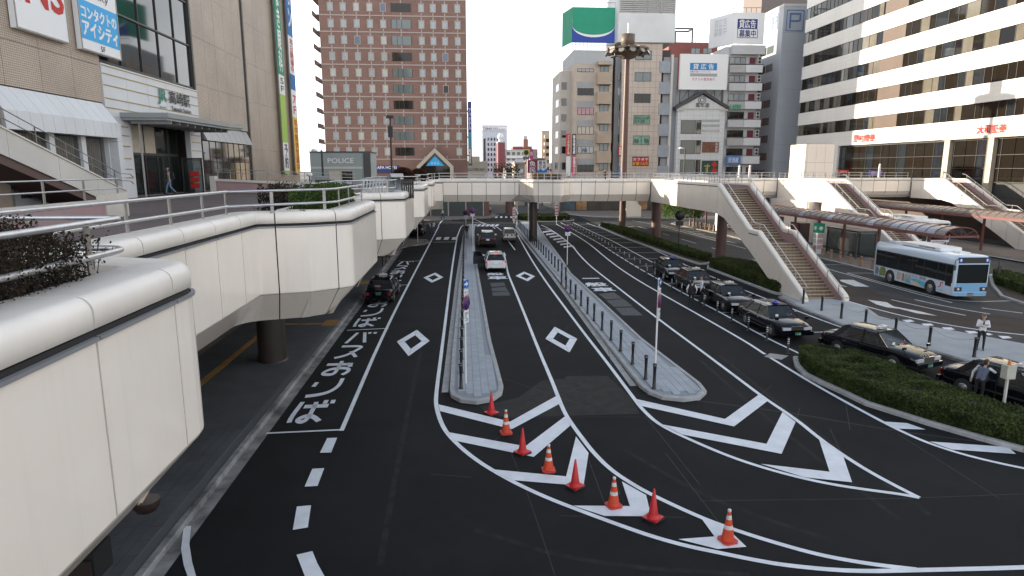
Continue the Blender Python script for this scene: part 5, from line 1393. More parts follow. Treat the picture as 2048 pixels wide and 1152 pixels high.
# ================================================================= BUILDINGS ACROSS THE FAR ROAD
def quadbox(px0, py0, px1, py1, Y, th=.1, inn=.0):
    """box on the plane y=Y covering the photo rectangle (left, top, right, bottom)"""
    x0, z1 = PY(px0, (py0 + py1) / 2, Y)[0], PY((px0 + px1) / 2, py0, Y)[1]
    x1, z0 = PY(px1, (py0 + py1) / 2, Y)[0], PY((px0 + px1) / 2, py1, Y)[1]
    m = MB(); m.box((x0, Y - th, z0), (x1, Y - inn, z1)); return m, (x0, z0, x1, z1)
def rect(e, name, px, Y, mat, th=.1, inn=.0, **k):
    m, d = quadbox(*px, Y, th, inn); o = m.build(name, mat, e, **k); return o, d
def win(e, px, Y, mat, n=2, fr=frame_d, name='window'):
    """window: pane with a bar frame of n lights"""
    o, (x0, z0, x1, z1) = rect(e, name, px, Y, mat, .03, .0)
    m = MB(); t = .07
    m.box((x0 - t, Y - .08, z0 - t), (x1 + t, Y - .031, z0)); m.box((x0 - t, Y - .08, z1), (x1 + t, Y - .031, z1 + t))
    for i in range(n + 1):
        x = x0 + (x1 - x0) * i / n; m.box((x - t / 2, Y - .08, z0), (x + t / 2, Y - .031, z1))
    m.build('frame', fr, o); return o
def lettering(e, body, px, Y, mat, off=.008, vert=False, **k):
    x0, z0 = PY(px[0], px[3], Y); x1, z1 = PY(px[2], px[1], Y)
    f = vtext if vert else text
    return f(body, (x0, Y, z0), X_, Z_, x1 - x0, z1 - z0, mat, e, off=off, ext=.03, **k)
BY = 131.0
# --- beige building with the green and blue roof board
A1 = E('corner_building', 'beige seven-storey building with stacked box balconies under the green and blue roof board', 'building', (25, BY, 0))
beige = M('beige_render', (.48, .405, .335), .75, noise=(.35, .12)); beige2 = M('beige_balcony', (.43, .34, .26), .75, noise=(.5, .1)); greyband = M('grey_band', (.33, .34, .35), .7, noise=(.6, .08)); paleb = M('pale_grey_render', (.42, .44, .45), .7, noise=(.3, .06))
x0, z1 = PY(1147, 128, BY); x1, _ = PY(1224, 200, BY); x00, z11 = PY(1122, 160, BY + 10)
m = MB(); m.box((x0, BY, 0), (x1, BY + 14, z1)); m.build('wall', beige, A1)
m = MB(); m.box((x0 - .03, BY - .03, z1), (x1 + .03, BY + 14.03, z1 + 2.6)); m.build('parapet', paleb, A1)
m = MB(); m.box((x0 - 2.2, BY + 2.5, 0), (x0 - .01, BY + 14, z1 - 1)); m.build('side_wing', M('side_render', (.50, .46, .41), .7, noise=(.4, .08)), A1)
for k in range(6):
    z = PY(1135, 170 + k * 32, BY + 2.5)[1]
    m = MB(); m.box((x0 - 1.9, BY + 2.44, z - .9), (x0 - .9, BY + 2.49, z + .5)); m.build('window', glass, A1)
    m = MB(); m.box((x0 - 2.24, BY + 4, z - .9), (x0 - 2.2, BY + 8, z + .5)); m.build('window', glass, A1)
rows = [(138, 143), (177, 190), (216, 229), (254, 268), (293, 306), (330, 343)]
ck = [glass_lt, glass_b, M('pink_curtain', (.50, .30, .34), .6, noise=(4, .3)), curtain, glass_lt, glass_b]
for k, (a, b) in enumerate(rows):
    win(A1, (1155, a, 1187, b), BY, ck[k], 4)
for k in range(5):
    rect(A1, 'grey_band', (1153, 163 + k * 38.6, 1187, 175 + k * 38.6), BY, greyband, .02)
for k in range(6):
    t = 146 + k * 39
    rect(A1, 'box_balcony', (1193 - k * .4, t, 1221 - k * .4, t + 24), BY, beige2, 1.3)
    win(A1, (1200 - k * .4, t - 14, 1217 - k * .4, t - 1), BY, glass_g, 2)
lettering(A1, '飛', (1164, 297, 1174, 304), BY - .1, navy)
rect(A1, 'balcony_hood', (1194, 124, 1221, 131), BY, beige2, 1.3)
# roof board
B1 = E('roof_billboard', 'green roof billboard with a white arc over deep blue on a steel frame', 'billboard', (25, BY, z1 + 3))
gx0, gz1 = PY(1145, 14, BY - .5); gx1, gz0 = PY(1229, 86, BY - .5)
boardg = M('billboard_green', (.008, .27, .155), .6, noise=(.6, .08)); boardb = M('billboard_blue', (.02, .055, .32), .6)
cx, cz, ra = (gx0 + gx1) / 2, gz1 - .4, (gx1 - gx0) / 2
def arcpts(r, rz): return [(cx + r * math.cos(t), cz - 2.9 - (rz) * math.sin(t)) for t in [math.pi * k / 24 for k in range(25)]]
m = MB(); m.box((gx0, BY - .5, gz0), (gx1, BY - .2, gz1)); m.build('blue_field', boardb, B1)
m = MB(); P = [(gx0, gz1)] + [(gx1, gz1)] + arcpts(ra, gz1 - gz0 - 4.3); m.yprism([(p[0], p[1]) for p in P], BY - .53, BY - .505); m.build('white_arc', sgwhite, B1)
m = MB(); P = [(gx0, gz1)] + [(gx1, gz1)] + arcpts(ra - .02, gz1 - gz0 - 4.75); m.yprism(P, BY - .57, BY - .535); m.build('green_field', boardg, B1)
sx0 = gx0 - 1.1
m = MB(); m.add([(gx0 - .01, BY - .5, gz0), (gx0 - .01, BY - .5, gz1), (sx0, BY + 5, gz1), (sx0, BY + 5, gz0)], [(0, 1, 2, 3)]); m.add([(gx0 - .01, BY - .5, gz0 + 3), (gx0 - .01, BY - .5, gz1), (sx0, BY + 5, gz1), (sx0, BY + 5, gz0 + 2)], []); m.build('side_face', boardg, B1)
m = MB()
for k in range(12): x = gx0 + (gx1 - gx0) * k / 11; m.tube([(x, BY - .4, z1 + 2.6), (x, BY - .4, gz0)], .05, 5); m.tube([(x, BY - .4, z1 + 2.6), (x + .6, BY + 2, gz0)], .04, 5)
m.tube([(gx0, BY - .4, gz0 - .4), (gx1, BY - .4, gz0 - .4)], .06, 5); m.tube([(gx0, BY - .5, gz1 + .9), (gx1, BY - .5, gz1 + .9)], .04, 5)
for k in range(9): x = gx0 + (gx1 - gx0) * k / 8; m.tube([(x, BY - .4, gz1), (x, BY - .5, gz1 + .9)], .03, 5)
m.build('steel_frame', steel_d, B1)
def vsign(label, px, Y, col, words, mat2, bracket=True, cat='sign'):
    e = E('vertical_sign', label, cat, (*PY(px[0], px[3], Y)[:1], Y, PY(px[0], px[3], Y)[1]), group='vertical shop signs')
    o, d = rect(e, 'board', px, Y, col, .5, .2)
    n = len(words); w_ = d[2] - d[0]
    vtext(words, (d[0] + w_ * .2, Y - .5, d[1] + .2), X_, Z_, w_ * .6, d[3] - d[1] - .4, mat2, e, off=.02, ext=.01)
    m = MB(); m.box((d[0] + w_ * .4, Y - .2, d[1] + .4), (d[0] + w_ * .6, Y + .6, d[1] + .6)); m.build('bracket', steel_d, e)
    return e
vsign('red vertical sign with white katakana on the left edge of the beige building', (1132, 268, 1140, 311), BY, red_s, 'ジャンボカラオケ飛', sgwhite)
vsign('white blank vertical sign below the red one on the beige building', (1132, 313, 1140, 352), BY, sgwhite, '飛飛', sgwhite)
vsign('black vertical sign with white characters beside the red sign', (1144, 268, 1151, 310), BY, sgblack, '㈱高崎遊戯', sgwhite)
vsign('pink vertical sign with white characters under the black sign', (1144, 312, 1151, 352), BY, M('sign_pink', (.62, .09, .16), .5), '営業中３Ｆ', sgwhite)
# --- tan tiled building with the white louvred top
A2 = E('tiled_building', 'tan tiled building with paired windows and a large blank white sign box on top', 'building', (34, BY - 1, 0))
BY2 = BY - 1
tant = MT('tan_tile', (.50, .42, .36), (.52, .44, .375), (.32, .26, .22), (1.15, 1.2), (0, 2), .55, .035, 0.0, .1, .08)
x0, z1 = PY(1246, 86, BY2); x1, _ = PY(1321, 200, BY2)
m = MB(); m.box((x0, BY2, 0), (x1, BY2 + 14, z1)); m.build('wall', tant, A2)
xg0 = PY(1229, 200, BY2 + 1)[0]
m = MB(); m.box((xg0, BY2 + 1, 0), (x0 - .01, BY2 + 13, z1 - 2)); m.build('side_bay', M('side_grey', (.20, .20, .21), .6), A2)
for k in range(7):
    o, d = rect(A2, 'narrow_window', (1236, 145 + k * 31, 1245, 160 + k * 31), BY2 + .95, glass_lt if k % 2 else glass, .04)
for k, t in enumerate((102, 145, 188, 231, 272, 314)):
    mt = [glass_g, glass_g, glass_b, M('green_poster', (.20, .36, .27), .6, noise=(1, .2)), MATS.get('green_poster') or green_s, red_s][k]
    win(A2, (1271 - k * 1.2, t, 1303 - k * 1.2, t + 17), BY2, mt, 2)
lettering(A2, '酒処 四季\n肉料理', (1268, 233, 1299, 246), BY2 - .04, sgblack, off=0)
lettering(A2, '柚・柚', (1268, 277, 1297, 287), BY2 - .04, sgblack)
lettering(A2, 'カラオケ', (1266, 316, 1297, 321), BY2 - .04, sgwhite, off=.012)
lettering(A2, '3F 歌うんだ', (1265, 324, 1296, 330), BY2 - .04, M('sign_yellow', (.7, .5, .05), .5))
# right strip of balconies
x2 = PY(1345, 200, BY2)[0]
m = MB(); m.box((x1 + .01, BY2 + 1.2, 0), (x2 - .4, BY2 + 14, z1 - 1)); m.build('balcony_bay', M('bay_dark', (.05, .045, .045), .6), A2)
for k in range(6):
    t = 122 + k * 42
    rect(A2, 'balcony_front', (1319 - k, t, 1341 - k, t + 24), BY2, M('balcony_blue_grey', (.30, .32, .36), .6, noise=(1, .1)), .12)
m = MB(); m.box((x2 - .55, BY2 - .1, 0), (x2 - .1, BY2 + .6, z1 - 2)); m.build('white_duct', cream_w, A2)
o, d = rect(A2, 'sign_box', (1236, 27, 1350, 85), BY2 - .3, M('blank_white', (.62, .63, .63), .6, noise=(.25, .08)), .2)
m = MB(); m.box((d[0], BY2 - .3, d[1]), (d[2], BY2 + 10, d[3] + 4.5)); m.build('sign_box_body', MATS['blank_white'], A2)
m = MB()
for k in range(12): m.box((d[0] + .3, BY2 - .62, d[3] + .3 + k * .36), (d[2] - .3, BY2 - .31, d[3] + .42 + k * .36))
for k in range(5): x = d[0] + .3 + k * (d[2] - d[0] - .6) / 4; m.box((x - .05, BY2 - .66, d[3]), (x + .05, BY2 - .58, d[3] + 4.6))
m.build('louvres', steel_d, A2)
vsign('blue vertical sign low beside the light mast', (1237, 332, 1245, 352), BY2 + .3, blue_s, '日本', sgwhite)
vsign('red vertical sign on the narrow wall left of the tiled building', (1236, 292, 1242, 312), BY2 + .3, red_s, '居酒屋', sgwhite)
# --- red brick block behind
A3 = E('brick_block', 'dark red brick block with a roof pergola standing behind the billboards', 'building', (45, 150, 0))
m = MB(); x0, z1 = PY(1338, 84, 150); x1, _ = PY(1436, 84, 150); m.box((x0, 150, 0), (x1, 165, z1)); m.build('wall', MT('red_block_brick', (.24, .075, .06), (.27, .09, .07), (.20, .08, .07), (.8, .3), (0, 2), .75, .02, .5, .1, .1), A3)
m = MB()
for k in range(14): x = x0 + (x1 - x0) * k / 13; m.box((x - .03, 150, z1), (x + .03, 150.06, z1 + 1.3))
m.box((x0, 150, z1 + 1.24), (x1, 150.06, z1 + 1.3)); m.build('roof_rail', steel_d, A3)
m = MB(); a, b = PY(1350, 58, 150), PY(1387, 58, 150)
for zz in (0,): m.box((a[0] - 1, 150, a[1]), (b[0], 150.3, a[1] + .3)); m.box((b[0] - .3, 150, z1), (b[0], 150.3, a[1])); m.box((a[0] + 1, 153, z1), (a[0] + 1.3, 153.3, a[1])); m.box((a[0] - 1, 153, a[1]), (b[0], 153.3, a[1] + .3)); m.box((b[0] - .3, 150.3, a[1]), (b[0], 153, a[1] + .3))
m.build('roof_pergola', frame_d, A3)
for k in range(2): win(A3, (1382 + k * 24, 97, 1400 + k * 24, 107), 150, glass_lt, 2)
# --- gabled shop front with the ad billboard above
A4 = E('gabled_shop', 'white shop building with a black gable roof and striped reflections in its windows', 'shop', (47, BY - 2, 0))
Y4 = BY - 2
x0, _ = PY(1352, 250, Y4); x1, _ = PY(1452, 250, Y4); zr = PY(1403, 186, Y4)[1]; ze = PY(1352, 214, Y4)[1]; xm = (x0 + x1) / 2
wt4 = MT('white_panel_tile', (.58, .59, .60), (.60, .61, .62), (.36, .36, .37), (1.3, .85), (0, 2), .4, .02, 0.0, .1, .05)
m = MB(); m.yprism([(x0 + .3, 0), (x1 - .3, 0), (x1 - .3, ze - .2), (xm, zr - .35), (x0 + .3, ze - .2)], Y4, Y4 + 12); m.build('wall', wt4, A4)
m = MB(); m.yprism([(x0 - .3, ze - .5), (xm, zr - .1), (x1 + .3, ze - .5), (x1 + .3, ze + .1), (xm, zr + .5), (x0 - .3, ze + .1)], Y4 - .5, Y4 + 12); m.build('roof', M('black_roof', (.03, .035, .045), .4), A4)
m = MB(); cxx, czz = PY(1404, 200, Y4); m.tube([(cxx + .75 * math.cos(t), Y4 - .1, czz + .75 * math.sin(t)) for t in [2 * math.pi * k / 24 for k in range(25)]], .05, 5); m.tube([(cxx + .4 * math.cos(t), Y4 - .1, czz + .4 * math.sin(t)) for t in [2 * math.pi * k / 24 for k in range(25)]], .06, 5); m.build('crest', frame_d, A4)
lettering(A4, '萬年屋', (1391, 206, 1419, 215), Y4 - .02, sgblack)
m = MB(); m.box((x0 - .1, Y4 - .25, PY(1400, 222, Y4)[1]), (x0 + 1.3, Y4 - .01, PY(1400, 218, Y4)[1])); m.box((x1 - 1.3, Y4 - .25, PY(1400, 222, Y4)[1]), (x1 + .1, Y4 - .01, PY(1400, 218, Y4)[1])); m.box((x0 + 1.4, Y4 - .12, PY(1400, 219, Y4)[1]), (x1 - 1.4, Y4 - .01, PY(1400, 216.5, Y4)[1])); m.build('string_course', frame_w, A4)
for k, (a, b) in enumerate(((241, 267), (281, 307), (320, 348))):
    win(A4, (1362 - k, a, 1391 - k, b), Y4, M('grey_blind', (.17, .18, .16), .4), 1)
    win(A4, (1393 - k, a, 1402 - k, b), Y4, glass, 1)
    if k == 0:
        for q in range(3):
            rect(A4, 'window_strip', (1404, a - 2 + q * 10, 1439, a + 3 + q * 10), Y4, glass_lt, .05)
o, d = rect(A4, 'poster', (1404, 284, 1437, 305), Y4, M('poster_brown', (.18, .07, .04), .6, noise=(1.6, .5)), .12)
lettering(A4, 'なか卯', (1430, 285, 1436, 304), Y4 - .13, sgwhite, vert=True)
o, d = rect(A4, 'green_poster_board', (1403, 321, 1436, 350), Y4, M('poster_dkgreen', (.02, .06, .04), .6), .12)
lettering(A4, 'す', (1408, 328, 1420, 348), Y4 - .13, M('ochre', (.45, .36, .12), .6), off=.012)
for z in (329, 341):
    cx_, cz_ = PY(1428, z, Y4); m = MB(); m.yprism([(cx_ - .6, cz_), (cx_, cz_ - .7), (cx_ + .6, cz_), (cx_, cz_ + .7)], Y4 - .18, Y4 - .13); m.build('red_diamond', red_s, A4)
m = MB(); m.box((x0 - 2.5, Y4 + 1.5, 0), (x0 + .28, Y4 + 12, PY(1350, 112, Y4)[1])); m.build('side_tower', M('side_tower_grey', (.30, .31, .33), .7), A4)
m = MB(); m.box((x0 + .29, Y4 + 2.5, 0), (x1 - .29, Y4 + 12, PY(1350, 175, Y4)[1])); m.build('rear_block', paleb, A4)
B4 = E('billboard', 'white billboard with blue for-rent lettering above the gabled shop', 'billboard', (47, Y4, 23))
o, d = rect(B4, 'board', (1358, 109, 1453, 180), Y4 + .6, sgwhite, .5)
o, d2 = rect(B4, 'blue_field', (1380, 126, 1434, 140.5), Y4 + .095, M('sign_midblue', (.02, .22, .52), .5), .02)
lettering(B4, '貸 広 告', (1386, 128, 1428, 138.5), Y4 + .06, sgwhite, off=.012)
lettering(B4, '募集中 ㈱ビックアップル', (1380, 142, 1421, 145.5), Y4 + .09, navy, off=.0)
rect(B4, 'grey_field', (1380, 147, 1434, 153), Y4 + .095, M('sign_grey', (.35, .35, .36), .5), .02)
lettering(B4, 'テナント空きあり', (1384, 155.5, 1429, 161), Y4 + .09, M('sign_magenta', (.45, .03, .12), .5), off=.01)
m = MB()
for k in range(6): x = d[0] + .4 + k * (d[2] - d[0] - .8) / 5; m.tube([(x, Y4 + .7, d[1] - 3), (x, Y4 + .7, d[1])], .07, 5)
for k in range(5): x = d[0] + .4 + k * (d[2] - d[0] - .8) / 5; m.tube([(x, Y4 + .7, d[1] - 2.5), (x + 1.6, Y4 + .7, d[1])], .05, 5)
m.build('steel_frame', frame_d, B4)
# --- white building with balconies and air conditioners, box billboard on top
A5 = E('balcony_building', 'white narrow building with ribbon balconies, dark red doors and air conditioners', 'building', (55, BY - 1, 0))
Y5 = BY - 1
x0, z1 = PY(1459, 92, Y5); x1, _ = PY(1526, 92, Y5); xl = PY(1446, 200, Y5)[0]
m = MB(); m.box((xl + .3, Y5 + .9, 0), (x1 - .2, Y5 + 14, z1)); m.build('wall', M('white_bld', (.52, .52, .53), .6, noise=(.3, .07)), A5)
rect(A5, 'parapet', (1461, 92, 1527, 110), Y5 + .8, MATS['white_bld'], .9)
doorm = M('dark_red_door', (.13, .015, .03), .5)
for k in range(7):
    t = 111 + k * 36.5; sh_ = k * 1.3
    win(A5, (1459 - sh_, t + 4, 1491 - sh_, t + 17), Y5 + .85, [glass_lt, glass_lt, glass_lt, glass_b, glass_b, glass_b, glass][k], 3)
    rect(A5, 'door', (1499 - sh_, t + 4, 1511 - sh_, t + 18), Y5 + .85, doorm, .05)
    rect(A5, 'balcony_front', (1459 - sh_, t + 19, 1491 - sh_, t + 34), Y5, M('balcony_grey', (.42, .42, .41), .6, noise=(.6, .08)) if k % 2 == 0 else MATS['white_bld'], .12)
    rect(A5, 'balcony_front', (1491.6 - sh_, t + 19, 1525 - sh_, t + 34), Y5, M('balcony_white', (.66, .66, .67), .5), .12)
    rect(A5, 'balcony_slab', (1459 - sh_, t + 17.6, 1525 - sh_, t + 18.8), Y5 + .7, M('slab_dark', (.15, .14, .14), .7), .8)
    if k < 6:
        o, d = rect(A5, 'air_conditioner', (1513.5 - sh_, t + 3, 1521 - sh_, t + 17.5), Y5 + .6, frame_w, .5)
        q = MB()
        for zz in (.27, .73): q.lathe([(.0, 0), (.27, 0), (.27, .03), (.0, .03)], ((d[0] + d[2]) / 2, Y5 + .07, d[1] + (d[3] - d[1]) * zz), 12, 'y')
        q.build('fan', sgblack, o)
rect(A5, 'sign_panel', (1452, 311, 1481, 329), Y5 - .13, M('sign_softblue', (.08, .20, .48), .5, noise=(2, .3)), .05)
lettering(A5, '居酒屋', (1456, 315, 1477, 325), Y5 - .2, sgwhite)
lettering(A5, '虎 美容整骨', (1458, 208, 1482, 220), Y5 - .15, green_s)
B5 = E('box_billboard', 'white box billboard with navy for-rent lettering on top of the balcony building', 'billboard', (55, Y5, z1 + 2))
o, d = rect(B5, 'front_board', (1466, 26, 1527, 88), Y5 + .3, sgwhite, .3)
xs0, _ = PY(1440, 60, Y5 + 6)
m = MB(); zz0 = d[1]; m.add([(d[0] - .01, Y5, zz0), (d[0] - .01, Y5, d[3]), (d[0] - 2.6, Y5 + 6, d[3]), (d[0] - 2.6, Y5 + 6, zz0)], [(0, 1, 2, 3)]); m.add([(d[0] + .3, Y5 + .4, zz0), (d[0] + .3, Y5 + .4, d[3]), (d[0] - 2.2, Y5 + 6.2, d[3]), (d[0] - 2.2, Y5 + 6.2, zz0)], [(3, 2, 1, 0)]); m.build('side_board', sgwhite, B5)
rect(B5, 'navy_field', (1475, 38, 1515, 58), Y5 - .005, navy, .02)
lettering(B5, '貸広告', (1478, 40, 1512, 56), Y5 - .03, sgwhite, off=.012)
lettering(B5, '募集中', (1478, 60, 1512, 74), Y5 - .01, navy, off=.012)
q = MB()
for a in ((1474.5, 58, 1475.5, 76), (1514.5, 58, 1515.5, 76), (1475.5, 75, 1514.5, 76)): b_, _ = quadbox(*a, Y5 - .005, .02); q.add(b_.v, b_.f)
q.build('navy_outline', navy, B5)
U5 = Vector((2.6, -6, 0)).normalized()
P5 = Vector((d[0] - 2.05, Y5 + 4.75, zz0 + 1.9))
text('貸広告\n募集中', P5, U5, Z_, 3.4, 3.3, M('faint_grey', (.5, .52, .56), .6), B5, ext=.03)
m = MB()
for k in range(7): x = d[0] + .4 + k * 1.0; m.tube([(x, Y5 + .1, d[3]), (x - .2, Y5 - .3, d[3] + .8), (x - .6, Y5 - 1.3, d[3] + .6)], .05, 5)
m.tube([(d[0] - 2.4, Y5 - 1.2, d[3] + .5), (d[2], Y5 - 1.2, d[3] + .7)], .05, 5); m.tube([(d[0] - 2.6, Y5 + 6, d[3] + .9), (d[0] - .4, Y5 - 1.2, d[3] + .5)], .05, 5); m.build('floodlight_arms', steel_d, B5)
# dark gap building and roof blocks between
A6 = E('rear_building', 'dark brown rear building showing between the balcony building and the parking tower', 'building', (60, 150, 0))
m = MB(); a, z_ = PY(1524, 0, 150); b, _ = PY(1625, 0, 150); m.box((a, 150, 0), (b, 160, z_ + 3)); m.build('wall', M('rear_brown', (.16, .13, .12), .7), A6)
m = MB(); m.box((a - .2, 149.8, z_ + 3), (b + .2, 160.2, z_ + 3.6)); m.build('roof_edge', frame_d, A6)
# ground level shops under the walkway
SH = E('shop_row', 'row of dim ground-floor shops seen under the footbridge', 'shops', (38, BY - 2.4, 0))
m = MB(); m.box((19.2, BY - 2.2, 0), (62, BY - 2.01, 5.6)); m.build('wall', M('shop_dark', (.06, .05, .045), .6, noise=(.4, .4)), SH)
cols = [M('lit_shop', (.30, .17, .08), .6, noise=(.8, .5)), M('shop_teal', (.05, .09, .12), .5, noise=(1, .4)), M('shop_red', (.25, .04, .03), .5, noise=(1, .4)), M('shop_beige', (.25, .20, .15), .6, noise=(1, .3)), MATS['shop_dark']]
for k in range(17):
    x = 20 + k * 2.45
    m = MB(); m.box((x, BY - 2.3, .3), (x + 2.1, BY - 2.21, 3.1)); m.build('shop_front', cols[rnd.choice([1, 3, 4, 4, 0])] if k not in (8, 9, 10, 11) else cols[(0, 3, 0, 2)[k - 8]], SH)
    m = MB(); m.box((x, BY - 2.45, 3.2), (x + 2.2, BY - 2.21, 4.1)); m.build('fascia_board', cols[rnd.choice([0, 1, 2, 3])], SH)
# stair on the far side seen under the bridge
fs = E('far_staircase', 'far beige staircase flank sloping down under the footbridge', 'staircase', (30, 112, 0))
p0, p1 = PY(1187, 400, 112), PY(1290, 404, 112)
x0, x1 = p0[0], PY(1282, 430, 112)[0]
m = MB(); m.yprism([(x0, 4.7), (x0 + 4, 5.9), (x1 - .6, 2.4), (x1, 1.9), (x1, .05), (x1 - 2.5, .05), (x0 + 5.5, 3.6), (x0 + 4, 4.3)], 112, 112.3); m.build('side_wall', panelm, fs)
m = MB(); m.yprism([(x0 + 4, 5.9), (x1 - .6, 2.4), (x1 - .6, 2.6), (x0 + 4, 6.1)], 111.9, 112.4); m.build('coping', copingm, fs)
# ================================================================= FAR SKYLINE
def far(label, name, cat, Y, px, mat, depth=12):
    e = E(name, label, cat, (PY((px[0] + px[2]) / 2, 330, Y)[0], Y, 0))
    x0, z1 = PY(px[0], px[1], Y); x1, _ = PY(px[2], px[1], Y)
    m = MB(); m.box((x0, Y, 0), (x1, Y + depth, z1)); m.build('wall', mat, e)
    m = MB(); m.box((x0 - .1, Y - .1, z1), (x1 + .1, Y + depth + .1, z1 + .4)); m.build('roof_edge', frame_w, e)
    return e
T = far('pale blue-white office block with a company name along its top', 'office_block', 'office', 330, (964, 252, 1014, 0), M('toho_white', (.52, .56, .62), .5))
rect(T, 'name_band', (965, 253, 1013, 261), 329.9, sgwhite, .3)
lettering(T, 'TOHO', (966, 255, 984, 259.5), 329.5, navy, off=.02)
lettering(T, 'PLASTIC\nPRODUCTS JAPAN', (986, 255, 1010, 260), 329.5, navy)
for c in range(4):
    for r in range(7):
        if c == 3 and r > 5: continue
        rect(T, 'window', (975.5 + c * 6.2, 275.5 + r * 10.2, 978 + c * 6.2, 281 + r * 10.2), 329.9, glass, .2)
rect(T, 'dark_strip', (967.5, 277, 971, 322), 329.9, frame_d, .2)
T = far('dark red windowless tower with a white dome tank on its roof', 'lift_shaft', 'tower', 285, (996, 285, 1010, 0), M('dark_red_wall', (.22, .065, .07), .7))
m = MB(); x, z = PY(1002, 283, 285); m.lathe([(1.0, 0), (1.0, 1.2), (1.4, 1.4), (1.4, 2.6), (0.9, 3.4), (0, 3.7)], (x, 288, z), 14); m.build('water_tank', whitem, T)
T = far('low white block of flats with balconies beside the dark red tower', 'apartment_block', 'apartments', 286, (1010, 301, 1055, 0), M('flat_white', (.55, .53, .52), .6))
for r in range(4):
    rect(T, 'balcony', (1012, 312 + r * 10.5, 1054, 316.5 + r * 10.5), 286, whitem, .8)
    for c in range(4): rect(T, 'window', (1014 + c * 10, 304 + r * 10.5, 1020 + c * 10, 310 + r * 10.5), 285.95, glass_g, .1)
T = far('red-roofed block with a brick chimney tower behind the flats', 'brick_house', 'house', 310, (1026, 294, 1064, 0), MATS['dark_red_wall'])
rect(T, 'chimney_tower', (1046, 279, 1055, 296), 309, M('chimney_brick', (.28, .12, .09), .7), 3)
rect(T, 'tank_cage', (1047, 272, 1054, 279), 308.5, frame_w, 1)
T = far('sunlit cream apartment block with stepped balconies left of the beige building', 'apartment_block', 'apartments', 215, (1084, 264, 1104, 0), M('cream_flat', (.55, .46, .36), .6))
for r in range(5):
    rect(T, 'balcony', (1088 - r * .3, 271 + r * 14, 1109, 277 + r * 14), 213, M('cream_balcony', (.62, .52, .42), .6), 1.6)
    rect(T, 'window', (1092, 278 + r * 14, 1106, 284 + r * 14), 214.9, glass_b, .1)
T = far('pale grey slab building with a red-lettered crown next to the beige building', 'grey_slab', 'building', 190, (1110, 251, 1122, 0), M('slab_grey', (.40, .38, .37), .6))
m = MB(); x, z = PY(1113, 250, 190)
for k in range(4): m.box((x - 2 + k * 1.2, 190, z), (x - 1.9 + k * 1.2, 190.1, z + 2.2))
m.box((x - 2, 190, z + 2.1), (x + 1.7, 190.1, z + 2.2)); m.build('antenna_cage', frame_w, T)
T = far('small beige corner house below the signs', 'corner_house', 'house', 150, (1032, 328, 1050, 0), M('house_beige', (.45, .38, .30), .6))
rect(T, 'window', (1036, 333, 1041, 344), 149.9, glass, .1); rect(T, 'sign_box', (1031, 318, 1046, 325), 149.5, whitem, 1.0); rect(T, 'white_panel', (1031, 338, 1046, 345), 149.5, whitem, .6)
T = far('low greenish flat-roofed building right of the hotel', 'low_building', 'building', 200, (933, 325, 975, 0), M('greenish', (.38, .38, .33), .7), 20)
for c in range(3): rect(T, 'window', (936 + c * 12, 336, 945 + c * 12, 341), 199.9, glass_g, .1)
rect(T, 'roof_hut', (941, 313, 959, 323), 199, M('hut_grey', (.36, .35, .32), .7), 4)
T = far('gabled white shed among the low houses', 'gabled_house', 'house', 170, (1012, 338, 1030, 0), M('shed', (.50, .47, .42), .7))
rect(T, 'door', (1014, 341, 1020, 352), 169.9, frame_d, .1)
for (px, Y, mt, lab) in (((1056, 300, 1098, 0), 260, M('mauve', (.30, .22, .22), .7), 'plain mauve block behind the coloured signs'), ((905, 332, 935, 0), 230, MATS['flat_white'], 'long low white building behind the hotel sign'), ((1064, 318, 1090, 0), 180, M('dim_brown', (.20, .15, .13), .7), 'dim brown building carrying the fish restaurant sign')):
    T = far(lab, 'background_building', 'building', Y, px, mt)
    for c in range(3): rect(T, 'window', (px[0] + 4 + c * (px[2] - px[0]) / 3.2, px[1] + 5, px[0] + 8 + c * (px[2] - px[0]) / 3.2, px[1] + 10), Y - .05, glass_g, .1)
def sq(label, px, Y, col, extra=(), base=True):
    e = E('shop_sign', label, 'sign', (PY(px[0], 340, Y)[0], Y, 0), group='coloured shop signs beyond the footbridge')
    o, d = rect(e, 'board', px, Y, col, .4)
    m = MB(); m.box(((d[0] + d[2]) / 2 - .12, Y - .3, 0), ((d[0] + d[2]) / 2 + .12, Y - .05, d[1])); m.build('mast', frame_d, e)
    for body, q, mt in extra: lettering(e, body, q, Y - .41, mt, vert='\n' in body and False)
    return e
sq('dark red sign with two large white characters', (1055, 320, 1074, 346), 148, M('maroon', (.20, .015, .05), .5), [('魚', (1059, 322, 1071, 333), sgwhite), ('民', (1059, 335, 1071, 345), sgwhite)])
e = sq('white sign with black brush characters over a blue wave', (1075, 321, 1094, 346), 148, sgwhite, [('鮮\n広', (1078, 322, 1084, 337), sgblack), ('旬\n彩', (1086, 322, 1092, 337), sgblack)])
m = MB(); x0, z0 = PY(1075, 346, 147.6); x1, z1 = PY(1094, 339, 147.6); m.yprism([(x0, z0), (x1, z0), (x1, z1 + .3), ((x0 * .4 + x1 * .6), z1 - .3), ((x0 * .7 + x1 * .3), z1 + .2), (x0, z1 - .3)], 147.5, 147.59); m.build('blue_wave', blue_s, e)
e = sq('yellow sign with a black round logo on a tall mast', (1046, 298, 1058, 312), 150, M('sign_limeyellow', (.55, .58, .12), .5))
m = MB(); x, z = PY(1052.5, 305, 149.5); m.lathe([(.26, 0), (.52, 0), (.52, .05), (.26, .05)], (x, 149.5, z), 16, 'y'); m.build('round_logo', sgblack, e)
sq('navy sign just below the yellow logo sign', (1046, 313, 1058, 319), 150, navy, [('トヨペ', (1048, 314, 1056, 318), sgwhite)])
